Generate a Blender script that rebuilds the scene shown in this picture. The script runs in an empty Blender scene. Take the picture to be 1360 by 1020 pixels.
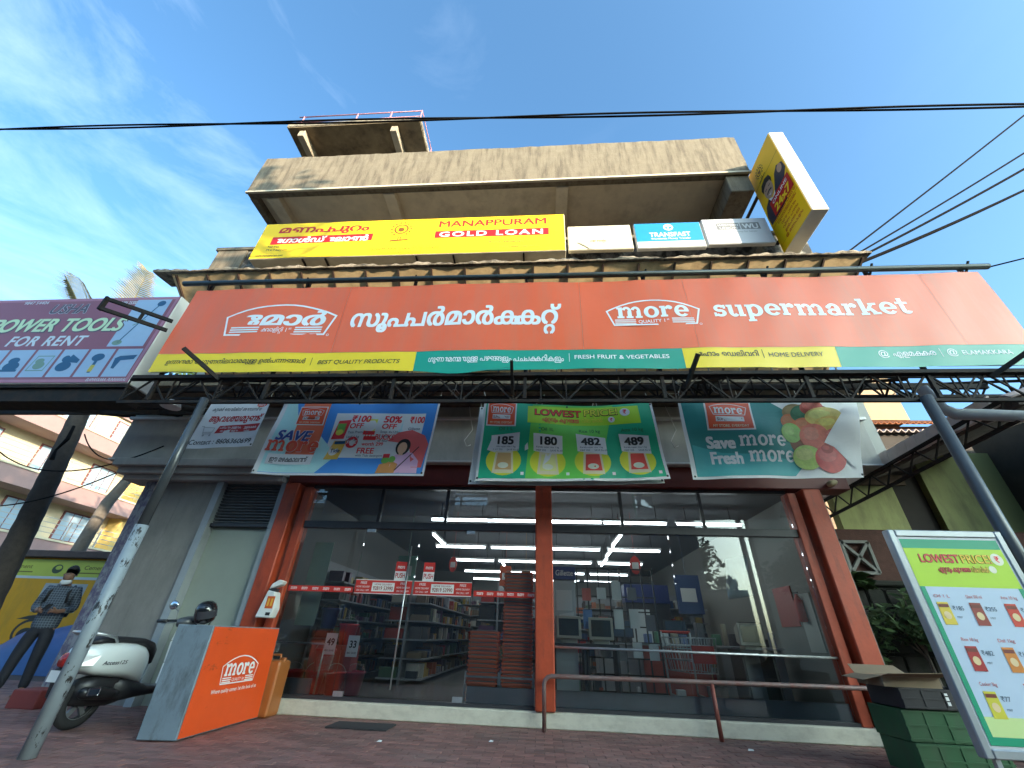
import bpy, bmesh, math, random
from mathutils import Vector, Matrix
from mathutils.geometry import tessellate_polygon
from math import radians, sin, cos, pi
random.seed(7)
sc = bpy.context.scene
COL = sc.collection

# ------------------------------------------------------------------ camera
CAM_Z = 1.0
pitch, roll, yaw = 0.556243, 0.0385788, -0.0833156
fw = Vector((sin(yaw)*cos(pitch), cos(yaw)*cos(pitch), sin(pitch)))
r0 = Vector((cos(yaw), -sin(yaw), 0)); u0 = r0.cross(fw)
rr = cos(roll)*r0 + sin(roll)*u0
uu = -sin(roll)*r0 + cos(roll)*u0
cd = bpy.data.cameras.new('camera'); cam = bpy.data.objects.new('camera', cd); COL.objects.link(cam)
M4 = Matrix((( rr.x, uu.x, -fw.x, 0), (rr.y, uu.y, -fw.y, 0), (rr.z, uu.z, -fw.z, CAM_Z), (0, 0, 0, 1)))
cam.matrix_world = M4
cd.sensor_width = 36; cd.lens = 36*540/1360; cd.clip_start = 0.05; cd.clip_end = 3000
sc.camera = cam

# ------------------------------------------------------------------ world, sun, exposure
SUN_EL, SUN_AZ = radians(12.5), radians(133)          # azimuth clockwise from +Y
w = bpy.data.worlds.new('World'); sc.world = w; w.use_nodes = True
nt = w.node_tree; nt.nodes.clear()
out = nt.nodes.new('ShaderNodeOutputWorld'); bg = nt.nodes.new('ShaderNodeBackground')
sky = nt.nodes.new('ShaderNodeTexSky'); sky.sky_type = 'NISHITA'; sky.sun_disc = False
sky.sun_elevation = SUN_EL; sky.sun_rotation = SUN_AZ; sky.air_density = 0.75; sky.dust_density = 5.0; sky.ozone_density = 4.5
tc = nt.nodes.new('ShaderNodeTexCoord')
mp = nt.nodes.new('ShaderNodeMapping'); mp.inputs['Scale'].default_value = (1.0, 1.3, 3.2); mp.inputs['Rotation'].default_value = (0.3, 0.5, 0.2)
mp.inputs['Location'].default_value = (1.75, 0.6, 0.4)
nz = nt.nodes.new('ShaderNodeTexNoise'); nz.inputs['Scale'].default_value = 1.9; nz.inputs['Detail'].default_value = 8; nz.inputs['Roughness'].default_value = 0.62
nz.inputs['Distortion'].default_value = 0.5
cr = nt.nodes.new('ShaderNodeValToRGB'); cr.color_ramp.elements[0].position = 0.49; cr.color_ramp.elements[1].position = 0.95
mul = nt.nodes.new('ShaderNodeMath'); mul.operation = 'MULTIPLY'; mul.inputs[1].default_value = 0.24
mix = nt.nodes.new('ShaderNodeMixRGB'); mix.inputs[2].default_value = (4.4, 5.0, 5.6, 1)
nt.links.new(tc.outputs['Generated'], mp.inputs['Vector']); nt.links.new(mp.outputs[0], nz.inputs['Vector'])
sx_ = nt.nodes.new('ShaderNodeSeparateXYZ'); nt.links.new(tc.outputs['Generated'], sx_.inputs[0])       # a cloud bank to the west, thinning out eastwards
mrg = nt.nodes.new('ShaderNodeMapRange'); mrg.inputs[1].default_value = 0.2; mrg.inputs[2].default_value = -0.55; mrg.inputs[3].default_value = 0.04; mrg.inputs[4].default_value = 1.0; nt.links.new(sx_.outputs[0], mrg.inputs[0])
mcl = nt.nodes.new('ShaderNodeMath'); mcl.operation = 'MULTIPLY'; nt.links.new(mrg.outputs[0], mcl.inputs[1])
nt.links.new(nz.outputs['Fac'], cr.inputs[0]); nt.links.new(cr.outputs[0], mcl.inputs[0]); nt.links.new(mcl.outputs[0], mul.inputs[0])
tint = nt.nodes.new('ShaderNodeMixRGB'); tint.blend_type = 'MULTIPLY'; tint.inputs[0].default_value = 1.0; tint.inputs[2].default_value = (0.92, 1.08, 0.92, 1)
nt.links.new(sky.outputs[0], tint.inputs[1])
nt.links.new(mul.outputs[0], mix.inputs[0]); nt.links.new(tint.outputs[0], mix.inputs[1])
nt.links.new(mix.outputs[0], bg.inputs[0]); bg.inputs[1].default_value = 0.14
nt.links.new(bg.outputs[0], out.inputs[0])
sd = bpy.data.lights.new('sun', 'SUN'); sd.energy = 2.0; sd.angle = radians(0.5); sd.color = (1.0, 0.83, 0.60)
so = bpy.data.objects.new('sun', sd); COL.objects.link(so)
sdir = Vector((sin(SUN_AZ)*cos(SUN_EL), cos(SUN_AZ)*cos(SUN_EL), sin(SUN_EL)))
so.rotation_euler = (-sdir).to_track_quat('-Z', 'Y').to_euler(); so.location = sdir*60
sc.view_settings.view_transform = 'Standard'; sc.view_settings.look = 'None'
sc.view_settings.exposure = 2.5; sc.view_settings.gamma = 1.0; sc.view_settings.use_curve_mapping = False
sc.render.engine = 'CYCLES'
sc.cycles.use_denoising = True
sc.cycles.max_bounces = 8; sc.cycles.transparent_max_bounces = 24; sc.cycles.glossy_bounces = 3; sc.cycles.diffuse_bounces = 4
sc.cycles.sample_clamp_indirect = 6.0; sc.cycles.caustics_reflective = False; sc.cycles.caustics_refractive = False

# ------------------------------------------------------------------ materials
MATS = {}
def mat(name, col, rough=0.6, var=0.12, scale=6.0, metal=0.0, bump=0.0, bscale=40.0, spec=0.5, stain=None, stain_amt=0.0, stain_scale=(1.2, 1.2, 0.35), emit=None, estr=0.0, coat=0.0, obj_rand=0.0, stain_pos=(0.45, 0.7), island=0.0):
    if name in MATS: return MATS[name]
    m = bpy.data.materials.new(name); m.use_nodes = True
    n = m.node_tree; L = n.links; b = n.nodes['Principled BSDF']
    b.inputs['Roughness'].default_value = rough; b.inputs['Metallic'].default_value = metal
    b.inputs['Specular IOR Level'].default_value = spec; b.inputs['Coat Weight'].default_value = coat
    geo = n.nodes.new('ShaderNodeNewGeometry')
    no = n.nodes.new('ShaderNodeTexNoise'); no.inputs['Scale'].default_value = scale; no.inputs['Detail'].default_value = 6; no.inputs['Roughness'].default_value = 0.65
    L.new(geo.outputs['Position'], no.inputs['Vector'])
    mx = n.nodes.new('ShaderNodeMixRGB')
    mx.inputs[1].default_value = (*[max(0, c*(1-var*2)) for c in col], 1); mx.inputs[2].default_value = (*[min(1, c*(1+var*2)) for c in col], 1)
    L.new(no.outputs['Fac'], mx.inputs[0]); src = mx.outputs[0]
    if stain is not None:
        mpn = n.nodes.new('ShaderNodeMapping'); mpn.inputs['Scale'].default_value = stain_scale; L.new(geo.outputs['Position'], mpn.inputs['Vector'])
        n2 = n.nodes.new('ShaderNodeTexNoise'); n2.inputs['Scale'].default_value = 2.2; n2.inputs['Detail'].default_value = 9; n2.inputs['Roughness'].default_value = 0.7
        L.new(mpn.outputs[0], n2.inputs['Vector'])
        rp = n.nodes.new('ShaderNodeValToRGB'); rp.color_ramp.elements[0].position = stain_pos[0]; rp.color_ramp.elements[1].position = stain_pos[1]
        L.new(n2.outputs['Fac'], rp.inputs[0])
        ma = n.nodes.new('ShaderNodeMath'); ma.operation = 'MULTIPLY'; ma.inputs[1].default_value = stain_amt; L.new(rp.outputs[0], ma.inputs[0])
        m2 = n.nodes.new('ShaderNodeMixRGB'); m2.inputs[2].default_value = (*stain, 1)
        L.new(ma.outputs[0], m2.inputs[0]); L.new(src, m2.inputs[1]); src = m2.outputs[0]
    if obj_rand:
        oi = n.nodes.new('ShaderNodeObjectInfo'); hs = n.nodes.new('ShaderNodeHueSaturation')
        mr = n.nodes.new('ShaderNodeMapRange'); mr.inputs[3].default_value = 1-obj_rand; mr.inputs[4].default_value = 1+obj_rand
        L.new(oi.outputs['Random'], mr.inputs[0]); L.new(mr.outputs[0], hs.inputs['Value']); L.new(src, hs.inputs['Color']); src = hs.outputs[0]
    if island:
        hs = n.nodes.new('ShaderNodeHueSaturation'); mr = n.nodes.new('ShaderNodeMapRange'); mr.inputs[3].default_value = 1-island; mr.inputs[4].default_value = 1+island
        oi = n.nodes.new('ShaderNodeObjectInfo'); ad = n.nodes.new('ShaderNodeMath'); ad.operation = 'ADD'; fr = n.nodes.new('ShaderNodeMath'); fr.operation = 'FRACT'
        L.new(geo.outputs['Random Per Island'], ad.inputs[0]); L.new(oi.outputs['Random'], ad.inputs[1]); L.new(ad.outputs[0], fr.inputs[0]); L.new(fr.outputs[0], mr.inputs[0])
        L.new(mr.outputs[0], hs.inputs['Value']); L.new(src, hs.inputs['Color']); src = hs.outputs[0]
    L.new(src, b.inputs['Base Color'])
    if bump:
        nb = n.nodes.new('ShaderNodeTexNoise'); nb.inputs['Scale'].default_value = bscale; nb.inputs['Detail'].default_value = 4; L.new(geo.outputs['Position'], nb.inputs['Vector'])
        bp = n.nodes.new('ShaderNodeBump'); bp.inputs['Strength'].default_value = bump; bp.inputs['Distance'].default_value = 0.01
        L.new(nb.outputs['Fac'], bp.inputs['Height']); L.new(bp.outputs[0], b.inputs['Normal'])
    if emit:
        b.inputs['Emission Color'].default_value = (*emit, 1); b.inputs['Emission Strength'].default_value = estr
    MATS[name] = m
    return m
INKGAIN = 1.0
def flat(col, rough=0.45): # printed ink / vinyl
    col = tuple(min(.86, c*INKGAIN) for c in col)
    k = 'ink_%.3f_%.3f_%.3f_%.2f' % (*col, rough)
    return mat(k, col, rough, 0.05, 3.0)
def srgb(r, g, b):
    f = lambda c: c/12.92 if c <= 0.04045 else ((c+0.055)/1.055)**2.4
    return (f(r/255), f(g/255), f(b/255))

def glass_mat(name, tint=(0.92, 0.96, 0.95), refl=1.0, rough=0.0):
    m = bpy.data.materials.new(name); m.use_nodes = True; n = m.node_tree; n.nodes.clear()
    o = n.nodes.new('ShaderNodeOutputMaterial'); t = n.nodes.new('ShaderNodeBsdfTransparent'); g = n.nodes.new('ShaderNodeBsdfGlossy')
    t.inputs[0].default_value = (*tint, 1); g.inputs['Roughness'].default_value = rough; g.inputs[0].default_value = (refl, refl, refl, 1)
    fr = n.nodes.new('ShaderNodeFresnel'); fr.inputs[0].default_value = 1.5
    x = n.nodes.new('ShaderNodeMixShader')
    n.links.new(fr.outputs[0], x.inputs[0]); n.links.new(t.outputs[0], x.inputs[1]); n.links.new(g.outputs[0], x.inputs[2]); n.links.new(x.outputs[0], o.inputs[0])
    # a faint film of dust on the pane
    d = n.nodes.new('ShaderNodeBsdfDiffuse'); d.inputs[0].default_value = (0.5, 0.5, 0.48, 1)
    geo = n.nodes.new('ShaderNodeNewGeometry'); no = n.nodes.new('ShaderNodeTexNoise'); no.inputs['Scale'].default_value = 1.7; no.inputs['Detail'].default_value = 8
    n.links.new(geo.outputs['Position'], no.inputs['Vector'])
    mu = n.nodes.new('ShaderNodeMath'); mu.operation = 'MULTIPLY'; mu.inputs[1].default_value = 0.012; n.links.new(no.outputs['Fac'], mu.inputs[0])
    y = n.nodes.new('ShaderNodeMixShader'); n.links.new(mu.outputs[0], y.inputs[0]); n.links.new(x.outputs[0], y.inputs[1]); n.links.new(d.outputs[0], y.inputs[2])
    n.links.new(y.outputs[0], o.inputs[0])
    MATS[name] = m; return m

# ------------------------------------------------------------------ mesh helpers
class MB:
    def __init__(s): s.v = []; s.f = []
    def add(s, vs, fs):
        k = len(s.v); s.v += [tuple(p) for p in vs]; s.f += [tuple(i+k for i in f) for f in fs]; return s
    def box(s, x0, y0, z0, x1, y1, z1):
        x0, x1 = min(x0, x1), max(x0, x1); y0, y1 = min(y0, y1), max(y0, y1); z0, z1 = min(z0, z1), max(z0, z1)
        return s.add([(x0,y0,z0),(x1,y0,z0),(x1,y1,z0),(x0,y1,z0),(x0,y0,z1),(x1,y0,z1),(x1,y1,z1),(x0,y1,z1)],
                     [(0,3,2,1),(4,5,6,7),(0,1,5,4),(1,2,6,5),(2,3,7,6),(3,0,4,7)])
    def hexa(s, b4, t4):   # bottom and top quads, same winding (ccw from above)
        return s.add(list(b4)+list(t4), [(0,3,2,1),(4,5,6,7),(0,1,5,4),(1,2,6,5),(2,3,7,6),(3,0,4,7)])
    def bar(s, a, b, w=0.04, h=None, up=(0,0,1)):
        a, b = Vector(a), Vector(b); h = h or w; d = (b-a).normalized(); up = Vector(up)
        if abs(d.dot(up)) > 0.99: up = Vector((0,1,0))
        x = d.cross(up).normalized()*w/2; y = x.cross(d).normalized()*h/2
        q = [-x-y, x-y, x+y, -x+y]
        return s.add([a+i for i in q]+[b+i for i in q], [(3,2,1,0),(4,5,6,7),(0,1,5,4),(1,2,6,5),(2,3,7,6),(3,0,4,7)])
    def tube(s, pts, r, n=8, cap=True):
        pts = [Vector(p) for p in pts]; rs = r if isinstance(r, (list, tuple)) else [r]*len(pts)
        rings = []; prev = None
        for i, p in enumerate(pts):
            d = (pts[min(i+1, len(pts)-1)]-pts[max(i-1, 0)]).normalized()
            if prev is None:
                a = Vector((0,0,1)) if abs(d.z) < 0.9 else Vector((1,0,0)); x = d.cross(a).normalized()
            else: x = (prev - d*prev.dot(d)).normalized()
            prev = x; y = d.cross(x)
            rings.append([p + rs[i]*(cos(2*pi*k/n)*x + sin(2*pi*k/n)*y) for k in range(n)])
        vs = [q for rg in rings for q in rg]; fs = []
        for i in range(len(pts)-1):
            for k in range(n): fs.append((i*n+k, i*n+(k+1) % n, (i+1)*n+(k+1) % n, (i+1)*n+k))
        if cap: fs.append(tuple(reversed(range(n)))); fs.append(tuple((len(pts)-1)*n+k for k in range(n)))
        return s.add(vs, fs)
    def lathe(s, prof, c=(0,0,0), n=16, axis='z'):
        vs = []; fs = []
        for (r, h) in prof:
            for k in range(n):
                a = 2*pi*k/n; p = (r*cos(a), r*sin(a), h)
                if axis == 'x': p = (h, r*cos(a), r*sin(a))
                if axis == 'y': p = (r*sin(a), h, r*cos(a))
                vs.append((p[0]+c[0], p[1]+c[1], p[2]+c[2]))
        for i in range(len(prof)-1):
            for k in range(n): fs.append((i*n+k, i*n+(k+1) % n, (i+1)*n+(k+1) % n, (i+1)*n+k))
        fs.append(tuple(reversed(range(n)))); fs.append(tuple((len(prof)-1)*n+k for k in range(n)))
        return s.add(vs, fs)
    def prism(s, poly, f0, f1):   # poly list of 2d, f0/f1 map 2d -> 3d
        n = len(poly); vs = [f0(p) for p in poly]+[f1(p) for p in poly]
        fs = [(i, (i+1) % n, n+(i+1) % n, n+i) for i in range(n)]+[tuple(reversed(range(n))), tuple(range(n, 2*n))]
        return s.add(vs, fs)
    def quad(s, a, b, c, d): return s.add([a, b, c, d], [(0,1,2,3)])
    def build(s, name, m, parent=None, smooth=False, bevel=0.0, segs=1, fix=True):
        me = bpy.data.meshes.new(name); me.from_pydata(s.v, [], s.f); me.update()
        if bevel or fix:
            bm = bmesh.new(); bm.from_mesh(me)
            if fix: bmesh.ops.recalc_face_normals(bm, faces=bm.faces)
            if bevel: bmesh.ops.bevel(bm, geom=[e for e in bm.edges if len(e.link_faces) == 2 and e.calc_face_angle(0) > 0.5], offset=bevel, segments=segs, profile=0.6, affect='EDGES')
            bm.to_mesh(me); bm.free()
        if m is not None: me.materials.append(m)
        if smooth:
            for p in me.polygons: p.use_smooth = True
        o = bpy.data.objects.new(name, me); COL.objects.link(o)
        if parent is not None: set_parent(o, parent)
        return o
def wm(o):
    m = Matrix.LocRotScale(o.location, o.rotation_euler, o.scale)
    return m if o.parent is None else wm(o.parent) @ o.matrix_parent_inverse @ m
def set_parent(o, p):
    o.parent = p; o.matrix_parent_inverse = wm(p).inverted()
def tag(o, label, cat, group=None, kind=None):
    if label: o['label'] = label
    if cat: o['category'] = cat
    if group: o['group'] = group
    if kind: o['kind'] = kind
    return o
def empty(name, loc=(0,0,0), rz=0.0):
    o = bpy.data.objects.new(name, None); COL.objects.link(o); o.location = loc; o.rotation_euler = (0, 0, rz); o.empty_display_size = 0.2; return o
def copy_tree(o, parent=None):
    c = o.copy(); COL.objects.link(c); c.parent = parent
    for ch in list(o.children): copy_tree(ch, c)
    return c
def smooth_angle(o, ang=0.6):
    for p in o.data.polygons: p.use_smooth = True
    try: o.data.set_sharp_from_angle(angle=ang)
    except Exception: pass
    return o

# ------------------------------------------------------------------ lettering (glyph outlines of the built-in font, filled one by one)
GL = {}
def load_glyphs(chars):
    c = bpy.data.curves.new('glyph', 'FONT'); c.size = 1.0; o = bpy.data.objects.new('glyph', c); COL.objects.link(o)
    def splines(body):
        c.body = body; dg = bpy.context.evaluated_depsgraph_get(); dg.update()
        cv = o.evaluated_get(dg).to_curve(dg); res = []
        for sp in cv.splines:
            if sp.type == 'BEZIER':
                bp = sp.bezier_points; n = len(bp); pl = []
                for i in range(n):
                    a, b = bp[i], bp[(i+1) % n]; p0, p1, p2, p3 = a.co, a.handle_right, b.handle_left, b.co
                    ch = (p3-p0); L = ch.length
                    dev = 0 if L < 1e-6 else max((p1-p0).cross(ch).length, (p2-p0).cross(ch).length)/L
                    k = 1 if dev < 0.002 else (3 if dev < 0.05 else 5)
                    for j in range(k):
                        t = j/k; q = p0*(1-t)**3+p1*3*t*(1-t)**2+p2*3*t*t*(1-t)+p3*t**3; pl.append((q.x, q.y))
            else: pl = [(p.co.x, p.co.y) for p in sp.points]
            cl = []
            for p in pl:
                if not cl or (abs(p[0]-cl[-1][0])+abs(p[1]-cl[-1][1])) > 1e-5: cl.append(p)
            if len(cl) > 2: res.append(cl)
        o.evaluated_get(dg).to_curve_clear(); return res
    h0 = min(p[0] for p in splines('H')[-1])
    for ch in chars:
        if ch == ' ': GL[ch] = (0.30, []); continue
        s = splines(ch+'H'); adv = min(p[0] for p in s[-1])-h0
        GL[ch] = (adv, group_loops(s[:-1]))
    bpy.data.objects.remove(o); bpy.data.curves.remove(c)
def area(p): return 0.5*sum(p[i][0]*p[(i+1) % len(p)][1]-p[(i+1) % len(p)][0]*p[i][1] for i in range(len(p)))
def inside(pt, poly):
    x, y = pt; r = False; n = len(poly)
    for i in range(n):
        (x1, y1), (x2, y2) = poly[i], poly[(i+1) % n]
        if (y1 > y) != (y2 > y) and x < (x2-x1)*(y-y1)/(y2-y1)+x1: r = not r
    return r
def group_loops(ls):
    if not ls: return []
    ar = [area(p) for p in ls]; s = 1 if ar[max(range(len(ls)), key=lambda i: abs(ar[i]))] > 0 else -1
    outs = [(p, []) for p, a in zip(ls, ar) if a*s > 0]
    for p, a in zip(ls, ar):
        if a*s <= 0:
            cand = [q for q in outs if inside(p[0], q[0])]
            if cand: min(cand, key=lambda q: abs(area(q[0])))[1].append(p)
    # all outers counter-clockwise, holes clockwise
    fx = lambda p, pos: p if (area(p) > 0) == pos else p[::-1]
    return [(fx(o, True), [fx(h, False) for h in hs]) for o, hs in outs]
def offs(p, d):
    if not d: return p
    n = len(p); r = []
    for i in range(n):
        a, b, c = p[i-1], p[i], p[(i+1) % n]
        e1 = (b[0]-a[0], b[1]-a[1]); e2 = (c[0]-b[0], c[1]-b[1])
        l1 = math.hypot(*e1) or 1; l2 = math.hypot(*e2) or 1
        n1 = (e1[1]/l1, -e1[0]/l1); n2 = (e2[1]/l2, -e2[0]/l2)
        k = max(0.35, 1+n1[0]*n2[0]+n1[1]*n2[1]); r.append((b[0]+d*(n1[0]+n2[0])/k, b[1]+d*(n1[1]+n2[1])/k))
    return r
# markup: ^ = the next glyph is joined to the one before (conjunct); _ = the next glyph sits small under the one before
def text(s, x, y, size, bold=0.0, fit=None, shear=0.0, align='L', track=0.0, xs=1.0):
    cur = 0.0; ps = []; last = 0.0; i = 0; lastadv = 0
    while i < len(s):
        ch = s[i]; sx = 1.0; ox = 0; oy = 0; move = True
        if ch == '^': i += 1; ch = s[i]; cur -= 0.22*lastadv
        elif ch == '_': i += 1; ch = s[i]; sx = 0.62; oy = -0.40; ox = last+lastadv*0.20; move = False
        adv, gl = GL.get(ch, GL['o'])
        bx = cur if move else ox
        for o, hs in gl:
            for ddx, ddy in (((-1, -.7), (1, -.7), (-1, .7), (1, .7)) if bold else ((0, 0),)):
                T = lambda p: (bx+p[0]*sx+ddx*bold*.9, oy+p[1]*sx+ddy*bold*.9)
                ps.append(([T(p) for p in o], [[T(p) for p in h] for h in hs]))
        if move: last = cur; lastadv = adv; cur += adv+track
        i += 1
    wdt = max(cur-track, 1e-3); kx = size*xs
    if fit: kx = fit/wdt
    dx = {'L': 0, 'C': -wdt*kx/2, 'R': -wdt*kx}[align]
    F = lambda p: (x+dx+p[0]*kx+shear*p[1]*size, y+p[1]*size)
    return [([F(p) for p in o], [[F(p) for p in h] for h in hs]) for o, hs in ps]
MAL = 'മോർസൂപ്പമാക്കററു്ഗൾഡലൺണംഉന്നതയഗനിലവാരമുള്ഉൽപങേെഴചഹഎളആശടഈഏവുഞിഅഫീഓണ്‍ത്ഒജൻയഇ'
load_glyphs(sorted(set(''.join(chr(c) for c in range(32, 127))+MAL+'₹®©'+'ംാിീുൂെേൊ്ർൽൾൺൻ')-{'\u200d'}))

def rect(x0, y0, x1, y1): return [([(x0,y0),(x1,y0),(x1,y1),(x0,y1)], [])]
def poly(pts): pts = list(pts); return [(pts if area(pts) > 0 else pts[::-1], [])]
def ell(cx, cy, rx, ry=None, n=28, a0=0, a1=360):
    ry = ry or rx; full = abs(a1-a0) >= 360
    return [([(cx+rx*cos(radians(a0+(a1-a0)*k/n)), cy+ry*sin(radians(a0+(a1-a0)*k/n))) for k in range(n if full else n+1)], [])]
def ring(cx, cy, rx, ry, ix, iy, n=32):
    o = ell(cx, cy, rx, ry, n)[0][0]; i = ell(cx, cy, ix, iy, n)[0][0][::-1]; return [(o, [i])]
def arc(cx, cy, rx, ry, ix, iy, a0, a1, n=18):
    A = [radians(a0+(a1-a0)*k/n) for k in range(n+1)]
    return poly([(cx+rx*cos(a), cy+ry*sin(a)) for a in A]+[(cx+ix*cos(a), cy+iy*sin(a)) for a in reversed(A)])
def outline(pts, t):
    p = poly(pts)[0][0]; return [(p, [offs(p, -t)[::-1]])]
def stroke(pts, t):
    r = []
    for a, b in zip(pts[:-1], pts[1:]):
        d = math.hypot(b[0]-a[0], b[1]-a[1]) or 1; nx, ny = -(b[1]-a[1])/d*t/2, (b[0]-a[0])/d*t/2
        r += poly([(a[0]+nx, a[1]+ny), (b[0]+nx, b[1]+ny), (b[0]-nx, b[1]-ny), (a[0]-nx, a[1]-ny)])
    return r
def xf(ps, x, y, k, ky=None, shear=0.0):
    ky = ky or k; F = lambda p: (x+p[0]*k+shear*p[1]*ky, y+p[1]*ky)
    return [([F(p) for p in o], [[F(p) for p in h] for h in hs]) for o, hs in ps]
# heavy slab letters (x-height 1)
def slab(ch):
    R = rect; S = 0.17
    stem = lambda x: R(x, 0, x+.3, 1)
    foot = lambda x: R(x-.1, 0, x+.4, S)
    if ch == 'o': return 1.12, ring(.54, .5, .54, .54, .23, .33)
    if ch == 'm':
        return 1.92, stem(.1)+foot(.1)+R(0,1-S,.3,1)+R(.76,0,1.06,.62)+foot(.76)+R(1.42,0,1.72,.62)+foot(1.42)+arc(.70,.6,.36,.44,.12,.24,-4,158)+arc(1.36,.6,.36,.44,.12,.24,-4,158)
    if ch == 'r': return 0.98, stem(.1)+foot(.1)+R(0,1-S,.3,1)+arc(.66,.5,.34,.54,.16,.30,70,150)+ell(.74,.82,.17,.17)
    if ch == 'e': return 1.06, arc(.52,.5,.52,.54,.22,.34,0,322,28)+R(.2,.42,1.03,.58)
    if ch == 's': return .86, arc(.42,.71,.38,.33,.13,.12,20,278)+arc(.42,.29,.40,.33,.13,.12,-160,98)+R(.66,.66,.82,1)+R(0,0,.16,.34)
    if ch == 'u': return 1.22, R(.1,.36,.4,1)+R(0,1-S,.3,1)+R(.76,0,1.06,1)+R(.62,1-S,.9,1)+R(.9,0,1.18,S)+arc(.46,.4,.36,.44,.08,.22,180,322)
    if ch == 'p': return 1.2, R(.1,-.45,.4,1)+R(0,-.45,.52,-.45+S)+R(0,1-S,.3,1)+arc(.6,.5,.52,.54,.2,.34,-135,135,26)
    if ch == 'a': return 1.12, R(.6,0,.9,.66)+R(.8,0,1.08,S)+arc(.5,.62,.40,.42,.12,.22,0,160)+ell(.2,.72,.15,.15)+arc(.44,.27,.42,.31,.16,.14,40,330,22)
    if ch == 'k': return 1.22, R(.1,0,.4,1.42)+foot(.1)+R(0,1.42-S,.3,1.42)+poly([(.38,.40),(.78,1),(1.04,1),(.52,.28)])+poly([(.5,.6),(.7,.72),(1.12,0),(.78,0)])+R(.66,1-S,1.14,1)+R(.7,0,1.2,S)
    if ch == 't': return .86, R(.2,.24,.5,1.32)+R(0,1-S,.78,1)+arc(.52,.28,.32,.3,.02,.1,180,345)
    return .4, []
def slabtext(s, x, y, h, fit=None, shear=0.0, gap=0.03):
    cur = 0; ps = []
    for c in s:
        a, g = slab(c); ps += [([(p[0]+cur, p[1]) for p in o], [[(p[0]+cur, p[1]) for p in q] for q in hs]) for o, hs in g]; cur += a+gap
    k = fit/(cur-gap) if fit else h
    return xf(ps, x, y, k, h, shear)

class Face:
    """a printable surface: f(u,v) -> point, and its outward normal"""
    def __init__(s, f, n, parent): s.f, s.n, s.parent = f, (n if callable(n) else (lambda u, v, q=Vector(n): q)), parent
    def put(s, ps, m, name='lettering', layer=1, step=None):
        # far-apart pieces of print become parts of their own
        bb = [(min(p[0] for p in o), min(p[1] for p in o), max(p[0] for p in o), max(p[1] for p in o)) for o, _ in ps]
        if not bb: return None
        gap = .7*max(q[3]-q[1] for q in bb); grp = list(range(len(ps)))
        def find(i):
            while grp[i] != i: i = grp[i]
            return i
        for i in range(len(ps)):
            for j in range(i):
                a, c = bb[i], bb[j]
                if max(a[0]-c[2], c[0]-a[2]) < gap and max(a[1]-c[3], c[1]-a[3]) < gap*.5: grp[find(i)] = find(j)
        cl = {}
        for i, q in enumerate(ps): cl.setdefault(find(i), []).append(q)
        res = None
        for q in cl.values(): res = s._put(q, m, name, layer, step) or res
        return res
    def _put(s, ps, m, name, layer, step):
        vs, fs = [], []
        for i, (o, hs) in enumerate(ps):
            loops = [[Vector((p[0], p[1], 0)) for p in l] for l in [o]+hs]
            try: tris = tessellate_polygon(loops)
            except Exception: continue
            k = len(vs); h = 0.0015*layer+0.00004*(i % 20)
            fl = [p for l in loops for p in l]
            vs += [(p.x, p.y, h) for p in fl]; fs += [tuple(k+j for j in t) for t in tris]
        if not fs: return None
        me = bpy.data.meshes.new(name); me.from_pydata(vs, [], fs)
        bm = bmesh.new(); bm.from_mesh(me)
        if step:
            xs = [v[0] for v in vs]; ys = [v[1] for v in vs]
            for ax, lo, hi in ((0, min(xs), max(xs)), (1, min(ys), max(ys))):
                t = math.floor(lo/step)*step+step
                while t < hi:
                    co = Vector((t, 0, 0)) if ax == 0 else Vector((0, t, 0)); no = Vector((1, 0, 0)) if ax == 0 else Vector((0, 1, 0))
                    bmesh.ops.bisect_plane(bm, geom=bm.verts[:]+bm.edges[:]+bm.faces[:], plane_co=co, plane_no=no); t += step
        for v in bm.verts:
            u, q, h = v.co; v.co = Vector(s.f(u, q))+s.n(u, q)*h
        bmesh.ops.recalc_face_normals(bm, faces=bm.faces)
        bm.normal_update()
        nn = s.n(ps[0][0][0][0], ps[0][0][0][1])
        fl = [fc for fc in bm.faces if fc.normal.dot(nn) < 0]
        if fl: bmesh.ops.reverse_faces(bm, faces=fl)
        bm.to_mesh(me); bm.free(); me.materials.append(m)
        ob = bpy.data.objects.new(name, me); COL.objects.link(ob); set_parent(ob, s.parent)
        return ob
def front(Y, parent): return Face(lambda u, v: (u, Y, v), (0, -1, 0), parent)

# ================================================================== base materials
concrete = mat('old_concrete', (0.20, 0.165, 0.118), 0.9, 0.16, 5, bump=0.5, bscale=30, stain=(0.085, 0.065, 0.046), stain_amt=0.9, stain_scale=(4.2, 4.2, 0.55), stain_pos=(0.45, 0.68))
soffit_m = mat('bounce_lit_concrete', (0.78, 0.69, 0.54), 0.9, 0.12, 3, bump=0.3, bscale=20, stain=(0.46, 0.38, 0.28), stain_amt=0.7, stain_scale=(.9, .9, .9), stain_pos=(0.5, 0.75))  # paler than the other concrete, imitating light bounced up under the roof
mossy = mat('mossy_concrete', (0.30, 0.25, 0.19), 0.95, 0.25, 14, bump=0.8, bscale=45, stain=(0.045, 0.04, 0.032), stain_amt=0.9, stain_scale=(2.6, 2.6, 2.6), stain_pos=(0.42, 0.62))
blackwall = mat('black_stained_wall', (0.34, 0.32, 0.28), 0.95, 0.2, 9, bump=0.6, stain=(0.02, 0.02, 0.019), stain_amt=0.95, stain_scale=(1.6, 1.6, 1.0), stain_pos=(0.40, 0.56))
tan_sheet = mat('tan_awning_sheet', (0.60, 0.45, 0.25), 0.8, 0.18, 4, stain=(0.28, 0.18, 0.09), stain_amt=0.7, stain_scale=(1.6, 2.6, 1.0))
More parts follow.
